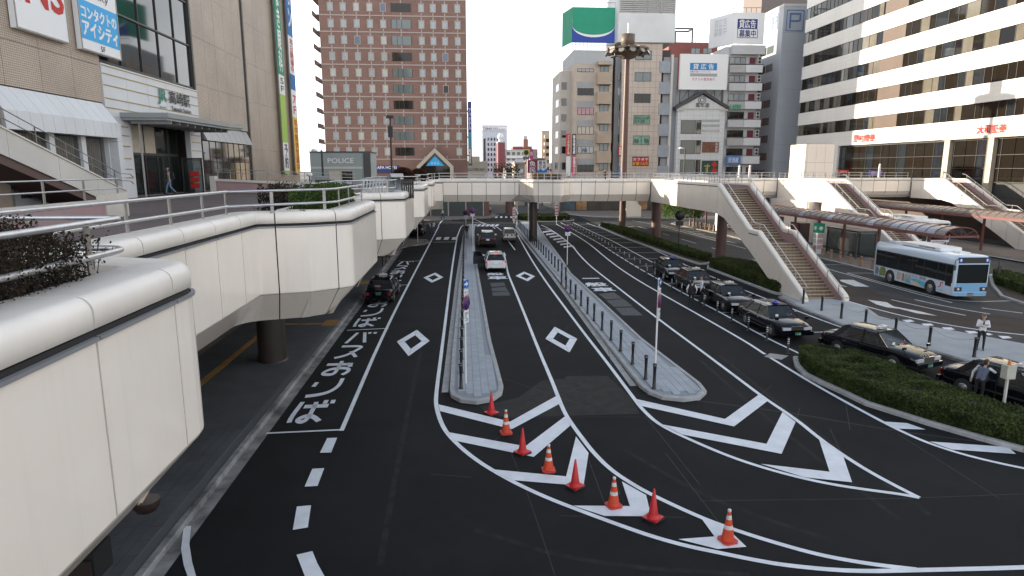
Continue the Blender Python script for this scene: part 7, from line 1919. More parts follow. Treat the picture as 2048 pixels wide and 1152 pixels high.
def car(name, label, cat, S, paintm, group=None):
    """S: dict with stations [(y, halfwidth, z_bottom, z_side_top, z_centre_top)], greenhouse and details. Forward is +y."""
    e = E(name, label, cat, (0, 0, 0), w=False, group=group)
    # body shell
    m = MB(); m.smooth = True; rings = []
    for y, w_, zb, zs_, zc in S['st']:
        zm = (zb + zs_) / 2
        half = [(0, zb), (w_ * .80, zb), (w_ * .95, zb + .05), (w_ * .995, zb + .2), (w_, zm), (w_ * .985, zs_ - .12), (w_ * .955, zs_ - .03), (w_ * .90, zs_), (w_ * .55, zs_ + (zc - zs_) * .7), (0, zc)]
        ring = [(x, y, z) for x, z in half] + [(-x, y, z) for x, z in half[-2:0:-1]]
        rings.append(ring)
    k = len(rings[0]); m.add([v for r in rings for v in r], [(i * k + j, (i + 1) * k + j, (i + 1) * k + (j + 1) % k, i * k + (j + 1) % k) for i in range(len(rings) - 1) for j in range(k)])
    m.smooth = False; m.add(rings[0], [tuple(range(k))]); m.add(rings[-1], [tuple(range(k - 1, -1, -1))])
    body = m.build('body', paintm, e)
    # greenhouse
    gh = S['gh']; bw, rw, zb, zr = gh['bw'], gh['rw'], gh['zb'], gh['zr']     # belt/roof half widths and heights
    yf0, yf1, yr1, yr0 = gh['yf0'], gh['yf1'], gh['yr1'], gh['yr0']            # windscreen base, top; rear top, base
    def P(t, y, s_):      # point on side at height fraction t
        return (s_ * (bw + (rw - bw) * t), y, zb + (zr - zb) * t)
    m = MB(); m.smooth = True
    ny = 6; rr = []
    for i in range(ny + 1):
        y = yf1 + .04 + (yr1 - yf1 - .08) * i / ny; e_ = 1 - abs(2 * i / ny - 1) ** 3
        rr.append([(-rw - .02, y, zr - .03), (-rw + .02, y, zr + .015), (-rw * .6, y, zr + .035 + .02 * e_), (0, y, zr + .045 + .025 * e_), (rw * .6, y, zr + .035 + .02 * e_), (rw - .02, y, zr + .015), (rw + .02, y, zr - .03)])
    m.add([v for r in rr for v in r], [(i * 7 + j, i * 7 + j + 1, (i + 1) * 7 + j + 1, (i + 1) * 7 + j) for i in range(ny) for j in range(6)])
    m.add([v for v in rr[0]] , [(6, 5, 4, 3, 2, 1, 0)]); m.add([v for v in rr[-1]], [(0, 1, 2, 3, 4, 5, 6)]); m.build('roof', paintm, e)
    def pillar(y0, y1, th, s_, nm='pillar'):
        a, b = Vector(P(0, y0, s_)), Vector(P(1, y1, s_)); d = (b - a); c = (a + b) / 2
        u = d / 2; v = Vector((0, th / 2, 0)); n_ = u.cross(v).normalized() * .022
        q = MB(); q.obox(c, u, v, n_); return q.build(nm, paintm if th < .5 else paintm, e)
    for s_ in (-1, 1):
        pillar(yf0 - .02, yf1 - .02, .07, s_); pillar(yr0 + .06, yr1 + .05, gh.get('cp', .22), s_)
        for yb in gh['bp']: pillar(yb, yb - .02 * 0, .07, s_)
        # side glass
        ys_b = [yf0 - .06] + [v for yb in gh['bp'] for v in (yb + .035, yb - .035)] + [yr0 + gh.get('cp', .22) / 2 + .06]
        ys_t = [yf1 - .06] + [v for yb in gh['bp'] for v in (yb + .035, yb - .035)] + [yr1 + gh.get('cp', .22) / 2 + .05]
        for i in range(0, len(ys_b), 2):
            a0, a1, b0, b1 = ys_b[i], ys_b[i + 1], ys_t[i], ys_t[i + 1]
            q = MB(); vs = [P(0, a0, s_), P(0, a1, s_), P(.97, b1, s_), P(.97, b0, s_)]; q.add(vs, [(0, 1, 2, 3) if s_ > 0 else (3, 2, 1, 0)]); q.build('side_window', cargl, e)
        q = MB(); q.tube([P(-.02, yf0, s_), P(-.02, yr0 + .1, s_)], .012, 5); q.build('window_trim', chrome if gh.get('chrome') else rubber, e)
        if gh.get('chrome'): q = MB(); q.tube([P(0.02, yf0 - .02, s_), P(.97, yf1 - .01, s_), P(.98, yr1 + .2, s_), P(.1, yr0 + .22, s_)], .009, 5); q.build('window_trim', chrome, e)
    q = MB(); a = [(-bw + .04, yf0, zb), (bw - .04, yf0, zb), (rw - .03, yf1, zr), (-rw + .03, yf1, zr)]; q.add(a, [(1, 0, 3, 2)]); q.build('windscreen', cargl, e)
    q = MB(); a = [(-bw + .07, yr0, zb), (bw - .07, yr0, zb), (rw - .05, yr1, zr), (-rw + .05, yr1, zr)]; q.add(a, [(0, 1, 2, 3)]); q.build('rear_window', cargl, e)
    # interior
    m = MB(); m.box((-bw + .08, yr0 + .15, .35), (bw - .08, yf0 - .1, zb - .22)); m.build('cabin_floor', carin, e)
    m = MB(); m.box((-bw + .08, yf0 - .35, zb - .22), (bw - .08, yf0 - .02, zb - .03)); m.build('dashboard', carin, e)
    for sx in (-.37, .37):
        m = MB(); m.box((sx - .23, .0 + gh.get('so', 0), zb - .219), (sx + .23, .12 + gh.get('so', 0), zr - .28)); m.box((sx - .12, .01 + gh.get('so', 0), zr - .279), (sx + .12, .09 + gh.get('so', 0), zr - .12)); m.build('front_seat', S.get('seat', carin), e)
    m = MB(); m.box((-bw + .12, yr0 + .45, zb - .218), (bw - .12, yr0 + .60, zr - .32)); m.build('rear_seat', S.get('seat', carin), e)
    m = MB(); m.lathe([(.16, -.012), (.175, 0), (.16, .012)], (.37, yf0 - .42, zb - .0), 18, 'y'); m.build('steering_wheel', carin, e)
    # wheels and arches
    for y in (S['wf'], S['wr']):
        for s_ in (-1, 1):
            x = s_ * (S['hw'] - .07); wheel(e, x, y, S.get('r', .31), .18, s_)
            q = MB(); R_ = S.get('r', .31) + .055
            arc_ = [(y + R_ * math.cos(math.pi * k / 12), S.get('r', .31) + R_ * math.sin(math.pi * k / 12)) for k in range(13)]
            arc_ = [(arc_[0][0], .16)] + arc_ + [(arc_[-1][0], .16)]
            q.xprism(arc_, min(s_ * (S['hw'] - .20), s_ * (S['hw'] + .004)), max(s_ * (S['hw'] - .20), s_ * (S['hw'] + .004))); q.build('wheel_arch', rubber, e)
    # door lines and handles
    for s_ in (-1, 1):
        q = MB()
        for y in S['doors']: q.box((min(s_ * (S['hw'] - .02), s_ * (S['hw'] + .003)), y - .006, .3), (max(s_ * (S['hw'] - .02), s_ * (S['hw'] + .003)), y + .006, zb - .06))
        q.box((min(s_ * (S['hw'] - .01), s_ * (S['hw'] + .012)), S['doors'][-1] - .4, .46), (max(s_ * (S['hw'] - .01), s_ * (S['hw'] + .012)), S['doors'][0] + .3, .53)); q.build('door_seams', rubber, e)
        for y in S['handles']:
            q = MB(); q.box((min(s_ * (S['hw'] - .02), s_ * (S['hw'] + .02)), y - .09, zb - .17), (max(s_ * (S['hw'] - .02), s_ * (S['hw'] + .02)), y + .09, zb - .13)); q.build('door_handle', chrome if gh.get('chrome') else paintm, e)
    return e
# ---- saloon taxi
TX = dict(st=[(-2.30, .70, .42, .70, .74), (-2.26, .78, .30, .86, .90), (-2.05, .835, .24, .90, .95), (-1.55, .847, .20, .92, .965), (-.6, .847, .18, .90, .92), (.6, .847, .18, .88, .90), (1.05, .847, .18, .90, .985), (1.5, .843, .20, .87, .95), (2.0, .825, .24, .80, .87), (2.28, .79, .28, .72, .78), (2.36, .72, .36, .64, .68)],
          gh=dict(bw=.80, rw=.62, zb=.89, zr=1.42, yf0=1.06, yf1=.42, yr1=-1.08, yr0=-1.62, bp=[-.18], cp=.30, chrome=True, so=-.05), hw=.847, wf=1.36, wr=-1.32, doors=[.95, -.18, -1.12], handles=[-.0, -.98], seat=seatw, r=.305)
def taxi(label, sign, loc, rz, group='black saloon taxis in the rank'):
    e = car('taxi', label, 'taxi', TX, blackp, group)
    for s_ in (-1, 1):
        m = MB(); m.box((s_ * .55 - .21, 2.27, .56), (s_ * .55 + .21, 2.375, .70)); m.build('headlight', lampg, e)
        m = MB(); m.box((s_ * .68 - .09, -2.32, .58), (s_ * .68 + .09, -2.25, .80)); m.build('tail_light', tail, e)
        # fender mirror
        m = MB(); m.tube([(s_ * .74, 1.75, .86), (s_ * .78, 1.78, 1.0)], .015, 5); m.box((s_ * .80 - .09, 1.74, .98), (s_ * .80 + .09, 1.82, 1.10)); m.build('fender_mirror', chrome if False else blackp, e)
    m = MB(); m.box((-.32, 2.33, .56), (.32, 2.385, .73)); g_ = m.build('grille', M('grille_metal', (.28, .25, .20), .3, metal=.9), e)
    m = MB(); m.box((-.34, 2.335, .731), (.34, 2.395, .755)); m.build('grille_bar', chrome, g_)
    m = MB(); m.box((-.84, 2.30, .30), (.84, 2.44, .50)); m.box((-.835, 1.9, .30), (-.80, 2.3, .5)); m.box((.80, 1.9, .30), (.835, 2.3, .5)); m.build('front_bumper', blackp, e)
    m = MB(); m.box((-.83, -2.40, .30), (.83, -2.26, .52)); m.build('rear_bumper', blackp, e)
    m = MB(); m.box((-.16, 2.441, .32), (.16, 2.45, .48)); p_ = m.build('number_plate', plateg, e)
    text('・4 78', (-.13 + .26, 2.451, .34), (-1, 0, 0), Z_, .26, .08, sgwhite, p_, ext=.002, world=False)
    m = MB(); m.box((-.16, -2.34, .62), (.16, -2.31, .78)); m.build('number_plate', plateg, e)
    m = MB(); m.box((-.25, -2.345, .80), (.25, -2.325, .825)); m.build('boot_trim', chrome, e)
    if sign == 'blue':
        m = MB(); m.lathe([(.0, 0), (.16, 0), (.15, .05), (.10, .12), (0, .15)][::1], (0, .15, 1.49), 16); m.build('roof_lamp', M('lamp_blue', (.03, .05, .40), .2, spec=.8), e)
    else:
        m = MB(); m.prism([(-.28, .08), (.28, .08), (.24, .26), (-.24, .26)], 1.49, 1.60); m.box((-.05, .12, 1.60), (.05, .22, 1.66)); r_o = m.build('roof_lamp', M('lamp_white', (.60, .60, .60), .3), e)
        text('TAXI', (.22, .27, 1.515), (-1, 0, 0), Z_, .44, .06, sgblack, r_o, ext=.002, world=False)
    m = MB(); m.box((-.30, -1.66, 1.02), (.05, -1.60, 1.12)); o = m.build('rear_sticker', M('sticker', (.35, .18, .20), .5), e); 
    m = MB(); m.box((.28, 1.02, 1.0 - .02), (.44, 1.0, 1.08)); m.build('windscreen_sticker', sgwhite, e)
    m = MB(); m.lathe([(.0, 0), (.02, 0), (.018, .02), (0, .03)], (-.45, .95, 1.06), 8, 'y'); m.build('meter_light', M('meter_red', (.6, .02, .04), .4, emit=(1, .05, .08, .4)), e)
    e.location = loc; e.rotation_euler.z = rz
    return e
def hd(dx, dy): return math.atan2(-dx, dy)
taxi('black taxi with a blue dome lamp just behind the tip of the near hedge', 'blue', (16.35, 32.6, .008), hd(.06, -1))
t3 = taxi('black taxi with a white roof sign, directly behind the man in the white shirt', 'white', (16.35, 38.6, .008), hd(0.02, -1))
dup(t3, (16.3, 44.3, .008), hd(.0, -1), 'black taxi with a white roof sign, between two taxis where the two drivers stand talking')
tb_ = taxi('black taxi with a blue dome lamp at the far end of the rank', 'blue', (16.4, 50.1, .008), hd(-.04, -1))
dup(t3, (18.45, 26.95, .008), hd(.36, -.93), 'black taxi reflecting golden stripes, beyond the left end of the near hedge')
dup(t3, (20.0, 21.2, .008), hd(.30, -.95), 'black taxi cut by the right edge, with a driver leaning at its window')
lt = dup(t3, (-5.35, 43.0, .008), hd(.02, 1), 'lone black taxi seen from behind in the left loading bay', 'black taxis on the left side of the street')
dup(t3, (-5.9, 85.0, .008), hd(.05, 1), 'far black taxi waiting under the walkway with people at its door', 'black taxis on the left side of the street')
dup(t3, (-6.2, 91.0, .008), hd(.05, 1), 'farthest black taxi under the walkway at the left', 'black taxis on the left side of the street')
# ---- white hatchback with an open door
HB = dict(st=[(-2.12, .66, .40, .78, .82), (-2.08, .80, .28, .90, .93), (-1.85, .87, .22, .95, .97), (-1.2, .882, .19, .95, .97), (0, .882, .18, .93, .95), (.9, .882, .18, .92, 1.0), (1.4, .875, .20, .88, .97), (1.9, .83, .24, .74, .80), (2.12, .72, .30, .62, .66)],
          gh=dict(bw=.80, rw=.60, zb=.94, zr=1.42, yf0=1.15, yf1=.35, yr1=-1.5, yr0=-1.98, bp=[-.15], cp=.30), hw=.882, wf=1.30, wr=-1.30, doors=[.95, -.15, -1.05], handles=[0, -.9], r=.32)
e = car('hatchback_car', 'white hatchback with brake lights on and its left front door open', 'car', HB, whitep)
for s_ in (-1, 1):
    m = MB(); m.box((s_ * .68 - .15, -2.11, .78), (s_ * .68 + .15, -2.05, .88)); l_ = m.build('tail_light', tail, e); m = MB(); m.box((s_ * .66 - .07, -2.118, .80), (s_ * .66 + .07, -2.111, .86)); m.build('lit_brake_lamp', brake, l_)
    m = MB(); m.box((s_ * .92 - .09, .82, .96), (s_ * .92 + .09, .92, 1.08)); m.build('wing_mirror', whitep, e)
m = MB(); m.box((-.62, -1.62, 1.44), (.62, -1.48, 1.47)); o = m.build('roof_spoiler', whitep, e); m = MB(); m.box((-.12, -1.64, 1.425), (.12, -1.60, 1.44)); m.build('high_brake_light', brake, o)
m = MB(); m.box((-.17, -2.14, .68), (.17, -2.11, .84)); p_ = m.build('number_plate', sgwhite, e)
m = MB(); m.box((-.75, -2.16, .28), (.75, -2.04, .48)); m.build('rear_bumper', whitep, e); m = MB(); m.box((-.7, -2.17, .27), (.7, -2.10, .34)); m.build('bumper_trim', rubber, e)
m = MB(); m.tube([(-.5, -2.16, .38), (-.3, -2.17, .38)], .02, 5); m.build('exhaust_trim', chrome, e)
# open left front door
d = E('open_door', '', '', (-.90, .95, 0), R(-62), w=False); del d['label']; del d['category']; d.parent = e
m = MB(); m.box((-.06, -1.05, .30), (.0, 0, .93)); m.build('door_panel', carin, d)
m = MB(); m.xprism([(-1.02, .93), (-.05, .93), (-.35, 1.38), (-.95, 1.40)], -.035, -.02); m.build('door_glass', cargl, d)
m = MB(); m.tube([(-.03, -1.03, .93), (-.03, -.97, 1.40), (-.03, -.35, 1.39), (-.03, -.03, .93)], .018, 5); m.build('door_frame', sgblack, d)
e.location = (2.66, 55.4, .008); e.rotation_euler.z = hd(.0, 1)
# ---- dark suv
SV = dict(st=[(-2.30, .74, .42, .92, .95), (-2.25, .88, .32, 1.02, 1.05), (-1.95, .935, .26, 1.07, 1.09), (-1, .94, .24, 1.06, 1.08), (.4, .94, .24, 1.04, 1.06), (1.0, .94, .24, 1.03, 1.12), (1.6, .93, .26, .99, 1.08), (2.1, .88, .30, .86, .93), (2.30, .76, .36, .74, .78)],
          gh=dict(bw=.86, rw=.66, zb=1.05, zr=1.60, yf0=1.12, yf1=.45, yr1=-1.75, yr0=-2.15, bp=[-.1, -1.1], cp=.22), hw=.94, wf=1.40, wr=-1.36, doors=[1.0, -.1, -1.1], handles=[.05, -.95], r=.36)
e = car('suv_car', 'dark maroon sports utility car with red tail lights behind the white hatchback', 'car', SV, darkp)
m = MB(); m.box((-.56, -1.4, 1.665), (.56, .3, 1.69)); m.build('sunroof', M('sunroof_pale', (.50, .52, .55), .1, spec=.9), e)
for s_ in (-1, 1):
    m = MB(); m.box((s_ * .68 - .22, -2.29, .89), (s_ * .68 + .22, -2.22, 1.0)); m.build('tail_light', tail, e)
    m = MB(); m.box((s_ * 1.0 - .1, .86, 1.05), (s_ * 1.0 + .1, .98, 1.2)); m.build('wing_mirror', whitem, e)
    m = MB(); m.tube([(s_ * .6, .3, 1.70), (s_ * .6, -1.5, 1.70)], .02, 5); m.build('roof_rail', chrome, e)
m = MB(); m.box((-.17, -2.33, .80), (.17, -2.30, .96)); m.build('number_plate', sgwhite, e)
e.location = (2.62, 72.2, .008); e.rotation_euler.z = hd(0, 1)
# ---- small white car ahead in the right lane
KC = dict(st=[(-1.68, .62, .38, .84, .87), (-1.64, .70, .28, .95, .97), (-1.4, .735, .22, 1.0, 1.02), (0, .738, .20, .98, 1.0), (.8, .738, .2, .97, 1.02), (1.2, .73, .22, .93, 1.0), (1.55, .70, .26, .78, .86), (1.68, .62, .34, .68, .72)],
          gh=dict(bw=.69, rw=.58, zb=.98, zr=1.52, yf0=.85, yf1=.40, yr1=-1.40, yr0=-1.62, bp=[-.2], cp=.16), hw=.738, wf=1.12, wr=-1.12, doors=[.75, -.2, -.95], handles=[-.05, -.85], r=.29)
e = car('small_car', 'small cream and white hatchback in the right lane beside the dark utility car', 'car', KC, creamp)
for s_ in (-1, 1):
    m = MB(); m.box((s_ * .60 - .10, -1.69, .78), (s_ * .60 + .10, -1.63, .92)); m.build('tail_light', tail, e)
    m = MB(); m.box((s_ * .80 - .08, .62, 1.0), (s_ * .80 + .08, .72, 1.12)); m.build('wing_mirror', black, e)
m = MB(); m.box((-.33, -1.71, .74), (.33, -1.66, .92)); m.build('plate_recess', rubber, e); m = MB(); m.box((-.16, -1.73, .76), (.16, -1.711, .88)); m.build('number_plate', sgwhite, e)
m = MB(); m.box((-.68, -1.74, .26), (.68, -1.62, .52)); m.build('rear_bumper', M('bumper_dark', (.03, .03, .03), .5), e)
e.location = (5.35, 76.8, .008); e.rotation_euler.z = hd(0, 1)
e2 = E('van', 'pale van far down the street under the footbridge', 'van', (14.5, 135, 0), w=False)
m = MB(); m.xprism([(-2.2, .3), (2.2, .3), (2.3, .9), (1.9, 1.25), (1.3, 1.95), (-2.1, 2.0), (-2.3, 1.8)], -.85, .85); m.build('body', whitep, e2)
m = MB(); m.box((-.7, -2.33, 1.1), (.7, -2.29, 1.75)); m.build('windscreen', glass_lt, e2); m = MB(); m.box((-.6, -2.3, .3), (.6, -2.34, .5)); m.build('bumper', rubber, e2)
for y in (-1.4, 1.4):
    for s_ in (-1, 1): wheel(e2, s_ * .78, y, .3, .18, s_)
# ---- buses
def bus(label, L, W, H, cols, livery, loc, rz, group='route buses at the platforms'):
    bodym, lowm, frontm = cols
    e = E('bus', label, 'bus', (0, 0, 0), w=False, group=group)
    h2, w2 = L / 2, W / 2
    # body as a lofted rounded box (forward +y)
    m = MB(); m.smooth = True; rings = []
    for y, k, zt in ((-h2, .90, H - .16), (-h2 + .04, .96, H - .06), (-h2 + .16, 1.0, H), (h2 - .5, 1.0, H), (h2 - .14, 1.0, H - .02), (h2 - .03, .965, H - .10), (h2, .92, H - .22)):
        w_ = w2 * k; zb = .34
        half = [(0, zb), (w_ - .03, zb), (w_, zb + .06), (w_, 1.0), (w_, H - .55), (w_ * .985, H - .32), (w_ * .93, zt - .10), (w_ * .80, zt - .02), (w_ * .4, zt + .03), (0, zt + .04)]
        rings.append([(x, y, z) for x, z in half] + [(-x, y, z) for x, z in half[-2:0:-1]])
    k = len(rings[0]); m.add([v for r in rings for v in r], [(i * k + j, (i + 1) * k + j, (i + 1) * k + (j + 1) % k, i * k + (j + 1) % k) for i in range(len(rings) - 1) for j in range(k)])
    m.smooth = False; m.add(rings[0], [tuple(range(k))]); m.add(rings[-1], [tuple(range(k - 1, -1, -1))]); m.build('body', bodym, e)
    zb, zt = 1.22, 2.28
    for s_ in (-1, 1):
        x = s_ * (w2 + .006); q = MB(); q.box((min(x, s_ * (w2 - .01)), -h2 + .25, zb - .06), (max(x, s_ * (w2 - .01)), h2 - .18, zt + .08)); q.build('window_band', sgblack, e)
        ys = [-h2 + .32, -h2 + 1.5, -h2 + 3.0, -h2 + 4.5, -h2 + 5.7, h2 - 1.6, h2 - .85]
        for i, (a, b) in enumerate(zip(ys, ys[1:] + [h2 - .22])):
            q = MB(); x1 = s_ * (w2 + .012); q.box((min(x1, s_ * w2), a + .04, zb + (.0 if i < 6 else -.3)), (max(x1, s_ * w2), b - .04, zt)); q.build('side_window', glass, e)
        q = MB(); x1 = s_ * (w2 + .004); q.box((min(x1, s_ * (w2 - .01)), -h2 + .2, .38), (max(x1, s_ * (w2 - .01)), h2 - .2, zb - .07)); q.build('lower_skirt', lowm, e)
        for y in (h2 - 2.15, h2 - 2.15 - 4.4):
            R_ = .56; q = MB(); A = [(y + R_ * math.cos(math.pi * t / 12), .5 + R_ * math.sin(math.pi * t / 12)) for t in range(13)]; A = [(A[0][0], .33)] + A + [(A[-1][0], .33)]
            q.xprism(A, min(s_ * (w2 - .3), s_ * (w2 + .010)), max(s_ * (w2 - .3), s_ * (w2 + .010))); q.build('wheel_arch', rubber, e)
            wheel(e, s_ * (w2 - .10), y, .47, .26, s_)
    # front
    q = MB(); q.box((-w2 * .88, h2 - .02, 1.18), (w2 * .88, h2 + .012, 2.40)); q.build('windscreen', M('bus_screen', (.008, .012, .012), .04, spec=.9), e)
    q = MB(); q.box((-w2 * .90, h2 - .04, 2.47), (w2 * .90, h2 + .004, 2.86)); db = q.build('destination_box', sgblack, e)
    for s_ in (-1, 1):
        q = MB(); q.box((s_ * w2 * .78 - .12, h2 + .0045, 2.55), (s_ * w2 * .78 + .12, h2 + .012, 2.79)); q.build('blue_badge', M('badge_blue', (.02, .10, .50), .4), db)
        q = MB(); q.box((s_ * w2 * .76 - .05, h2 + .0125, 2.60), (s_ * w2 * .76 + .05, h2 + .016, 2.76)); q.build('badge_mark', sgwhite, db)
        q = MB(); q.box((s_ * w2 * .74 - .24, h2 - .03, .66), (s_ * w2 * .74 + .24, h2 + .02, .92)); hl_ = q.build('lamp_housing', sgblack, e)
        q = MB(); q.lathe([(0, 0), (.09, 0), (.08, .02), (0, .03)][::-1], (s_ * w2 * .74, h2 + .02, .79), 14, 'y'); q.build('headlight', lampg, hl_)
    q = MB(); q.box((-w2 * .93, h2 - .05, .36), (w2 * .93, h2 + .015, .58)); q.build('front_bumper', frontm, e)
    q = MB(); q.box((-w2 * .92, h2 - .05, .60), (w2 * .92, h2 - .004 + .006, 1.16)); q.build('front_panel', frontm, e)
    q = MB(); q.box((-.2, h2 + .0155, .38), (.2, h2 + .024, .54)); p_ = q.build('number_plate', sgblack, e)
    text('12-65', (.17, h2 + .025, .41), (-1, 0, 0), Z_, .34, .09, sgwhite, p_, ext=.002, world=False)
    # mirror arm
    q = MB(); q.tube([(-w2 * .9, h2, 2.75), (-w2 - .28, h2 + .25, 2.7), (-w2 - .38, h2 + .3, 2.3)], .03, 6); q.box((-w2 - .46, h2 + .24, 1.9), (-w2 - .28, h2 + .32, 2.35)); q.build('mirror', sgblack, e)
    q = MB(); q.tube([(w2 * .9, h2, 2.75), (w2 + .2, h2 + .15, 2.7), (w2 + .22, h2 + .15, 2.3)], .025, 6); q.box((w2 + .14, h2 + .1, 2.05), (w2 + .28, h2 + .18, 2.35)); q.build('mirror', sgblack, e)
    # roof unit
    q = MB(); q.prism([(-.75, -1.9), (.75, -1.9), (.85, -1.6), (.85, 1.9), (.75, 2.2), (-.75, 2.2), (-.85, 1.9), (-.85, -1.6)], H + .03, H + .24); u = q.build('roof_unit', whitem, e)
    q = MB()
    for k_ in range(14): q.box((.851, .2 + k_ * .12, H + .10), (.856, .26 + k_ * .12, H + .2)); q.box((-.856, .2 + k_ * .12, H + .10), (-.851, .26 + k_ * .12, H + .2))
    q.build('vent_slots', sgblack, u)
    for y in (-h2 + 1.6, h2 - 1.2):
        q = MB(); q.prism([(-.35 + .35 * 0, y - .35), (.35, y - .35), (.35, y + .35), (-.35, y + .35)], H + .03, H + .10); q.build('roof_hatch', whitem, e)
    livery(e, w2, h2)
    e.location = loc; e.rotation_euler.z = rz
    return e
lblue = M('bus_light_blue', (.20, .40, .62), .2, coat=.5); bwhite = M('bus_white', (.56, .66, .77), .2, coat=.5); lred = M('bus_magenta', (.38, .03, .10), .3)
def liv1(e, w2, h2):
    x = w2 + .0045
    def patch(pts, mt, nm, d=.001):
        q = MB(); q.xprism(pts, x - .0005 + d, x + .0012 + d); q.build(nm, mt, e)
    patch([(-h2 + .25, .40), (-h2 + .75, .40), (-h2 + .6, 1.12), (-h2 + .25, 1.12)], lblue, 'blue_patch')
    q = MB(); q.box((x, -h2 + .35, .55), (x + .006, -h2 + .75, 1.0)); q.build('engine_grille', M('grille_grey', (.18, .16, .15), .6), e)
    patch([(-h2 + .85, .42), (-h2 + 1.55, .5), (-h2 + 1.6, .95), (-h2 + 1.4, 1.14), (-h2 + .95, 1.10), (-h2 + .8, .8)], M('leaf_print', (.16, .20, .06), .5, noise=(7, .8)), 'leaf_print')
    patch([(-h2 + 2.95, .5), (-h2 + 4.2, .5), (-h2 + 4.5, .9), (-h2 + 2.95, 1.05)], M('sand_print', (.48, .38, .25), .5, noise=(4, .2)), 'sand_print')
    patch([(-h2 + 3.9, .42), (-h2 + 6.2, .42), (-h2 + 6.0, .78), (-h2 + 5.1, .86), (-h2 + 4.1, .76)], M('sea_print', (.10, .42, .60), .5, noise=(3, .25)), 'sea_print', .002)
    patch([(-h2 + 4.6, .40), (-h2 + 5.9, .40), (-h2 + 5.2, .62), (-h2 + 4.4, .72)], M('beach_print', (.62, .52, .38), .5), 'beach_print', .0035)
    for y0, c in ((3.6, M('print_navy', (.05, .09, .28), .5)), (3.35, M('print_pale', (.6, .5, .5), .5))):
        q = MB(); q.box((x + .003, -h2 + y0, .48), (x + .0055, -h2 + y0 + .12, .92)); q.lathe([(0, 0), (.06, 0), (.06, .002), (0, .002)], (x + .003, -h2 + y0 + .06, .98), 12, 'x'); q.build('printed_figure', c, e)
    text('ぐるりん 高崎', (x + .006, -h2 + 3.95, .88), (0, 1, 0), Z_, 2.1, .24, M('print_grey', (.22, .22, .25), .5), e, off=.01, ext=.002, world=False)
    q = MB(); q.tube([(x + .004, h2 - 1.18, 1.06), (x + .004, h2 - 1.2, .80), (x + .004, h2 - 1.36, .72)], .035, 6); q.box((x - .002, h2 - 1.12, 1.0), (x + .005, h2 - 1.0, 1.1)); q.build('red_emblem', red_s, e)
    text('ぐるりん', (x + .004, h2 - 1.3, .50), (0, 1, 0), Z_, .4, .09, sgblack, e, ext=.002, world=False)
rw_, fw_ = Vector(G(1797, 569)), Vector(G(1880, 592)); dv = (fw_ - rw_).normalized()
rzb = hd(dv.x, dv.y); W1, L1 = 2.3, 8.7
midw = (rw_ + fw_) / 2; right = Vector((dv.y, -dv.x))
# wheels mid sits at y = h2 - 2.15 - 2.2 in the bus; right side faces the camera
cy = L1 / 2 - 4.35; ctr = midw - right * (W1 / 2) - dv * cy
bus('light blue and white city bus with a beach picture on its side', L1, W1, 2.98, (bwhite, bwhite, lblue), liv1, (ctr.x - .5, ctr.y + .35, .008), rzb)
def liv2(e, w2, h2):
    x = w2 + .005
    q = MB(); q.box((x, -h2 + .3, .45), (x + .003, h2 - .4, .70)); q.build('magenta_stripe', lred, e)
    text('イオンモール高崎', (x + .003, h2 - 5.2, .85), (0, 1, 0), Z_, 2.8, .30, M('magenta', (.42, .03, .22), .5), e, off=.02, ext=.003, world=False)
    q = MB(); q.box((-w2 * .9, h2 + .016, .62), (w2 * .9, h2 + .02, .8)); q.build('magenta_front', lred, e)
    text('AEON MALL', (.8, h2 + .02, .92), (-1, 0, 0), Z_, 1.6, .16, MATS['magenta'], e, off=.01, ext=.003, world=False)
bus('white bus with a magenta shopping mall name, half hidden behind the long shelter', 10.2, 2.45, 3.15, (whitem, whitem, whitem), liv2, (48.9, 68.6, .008), hd(.02, -1))
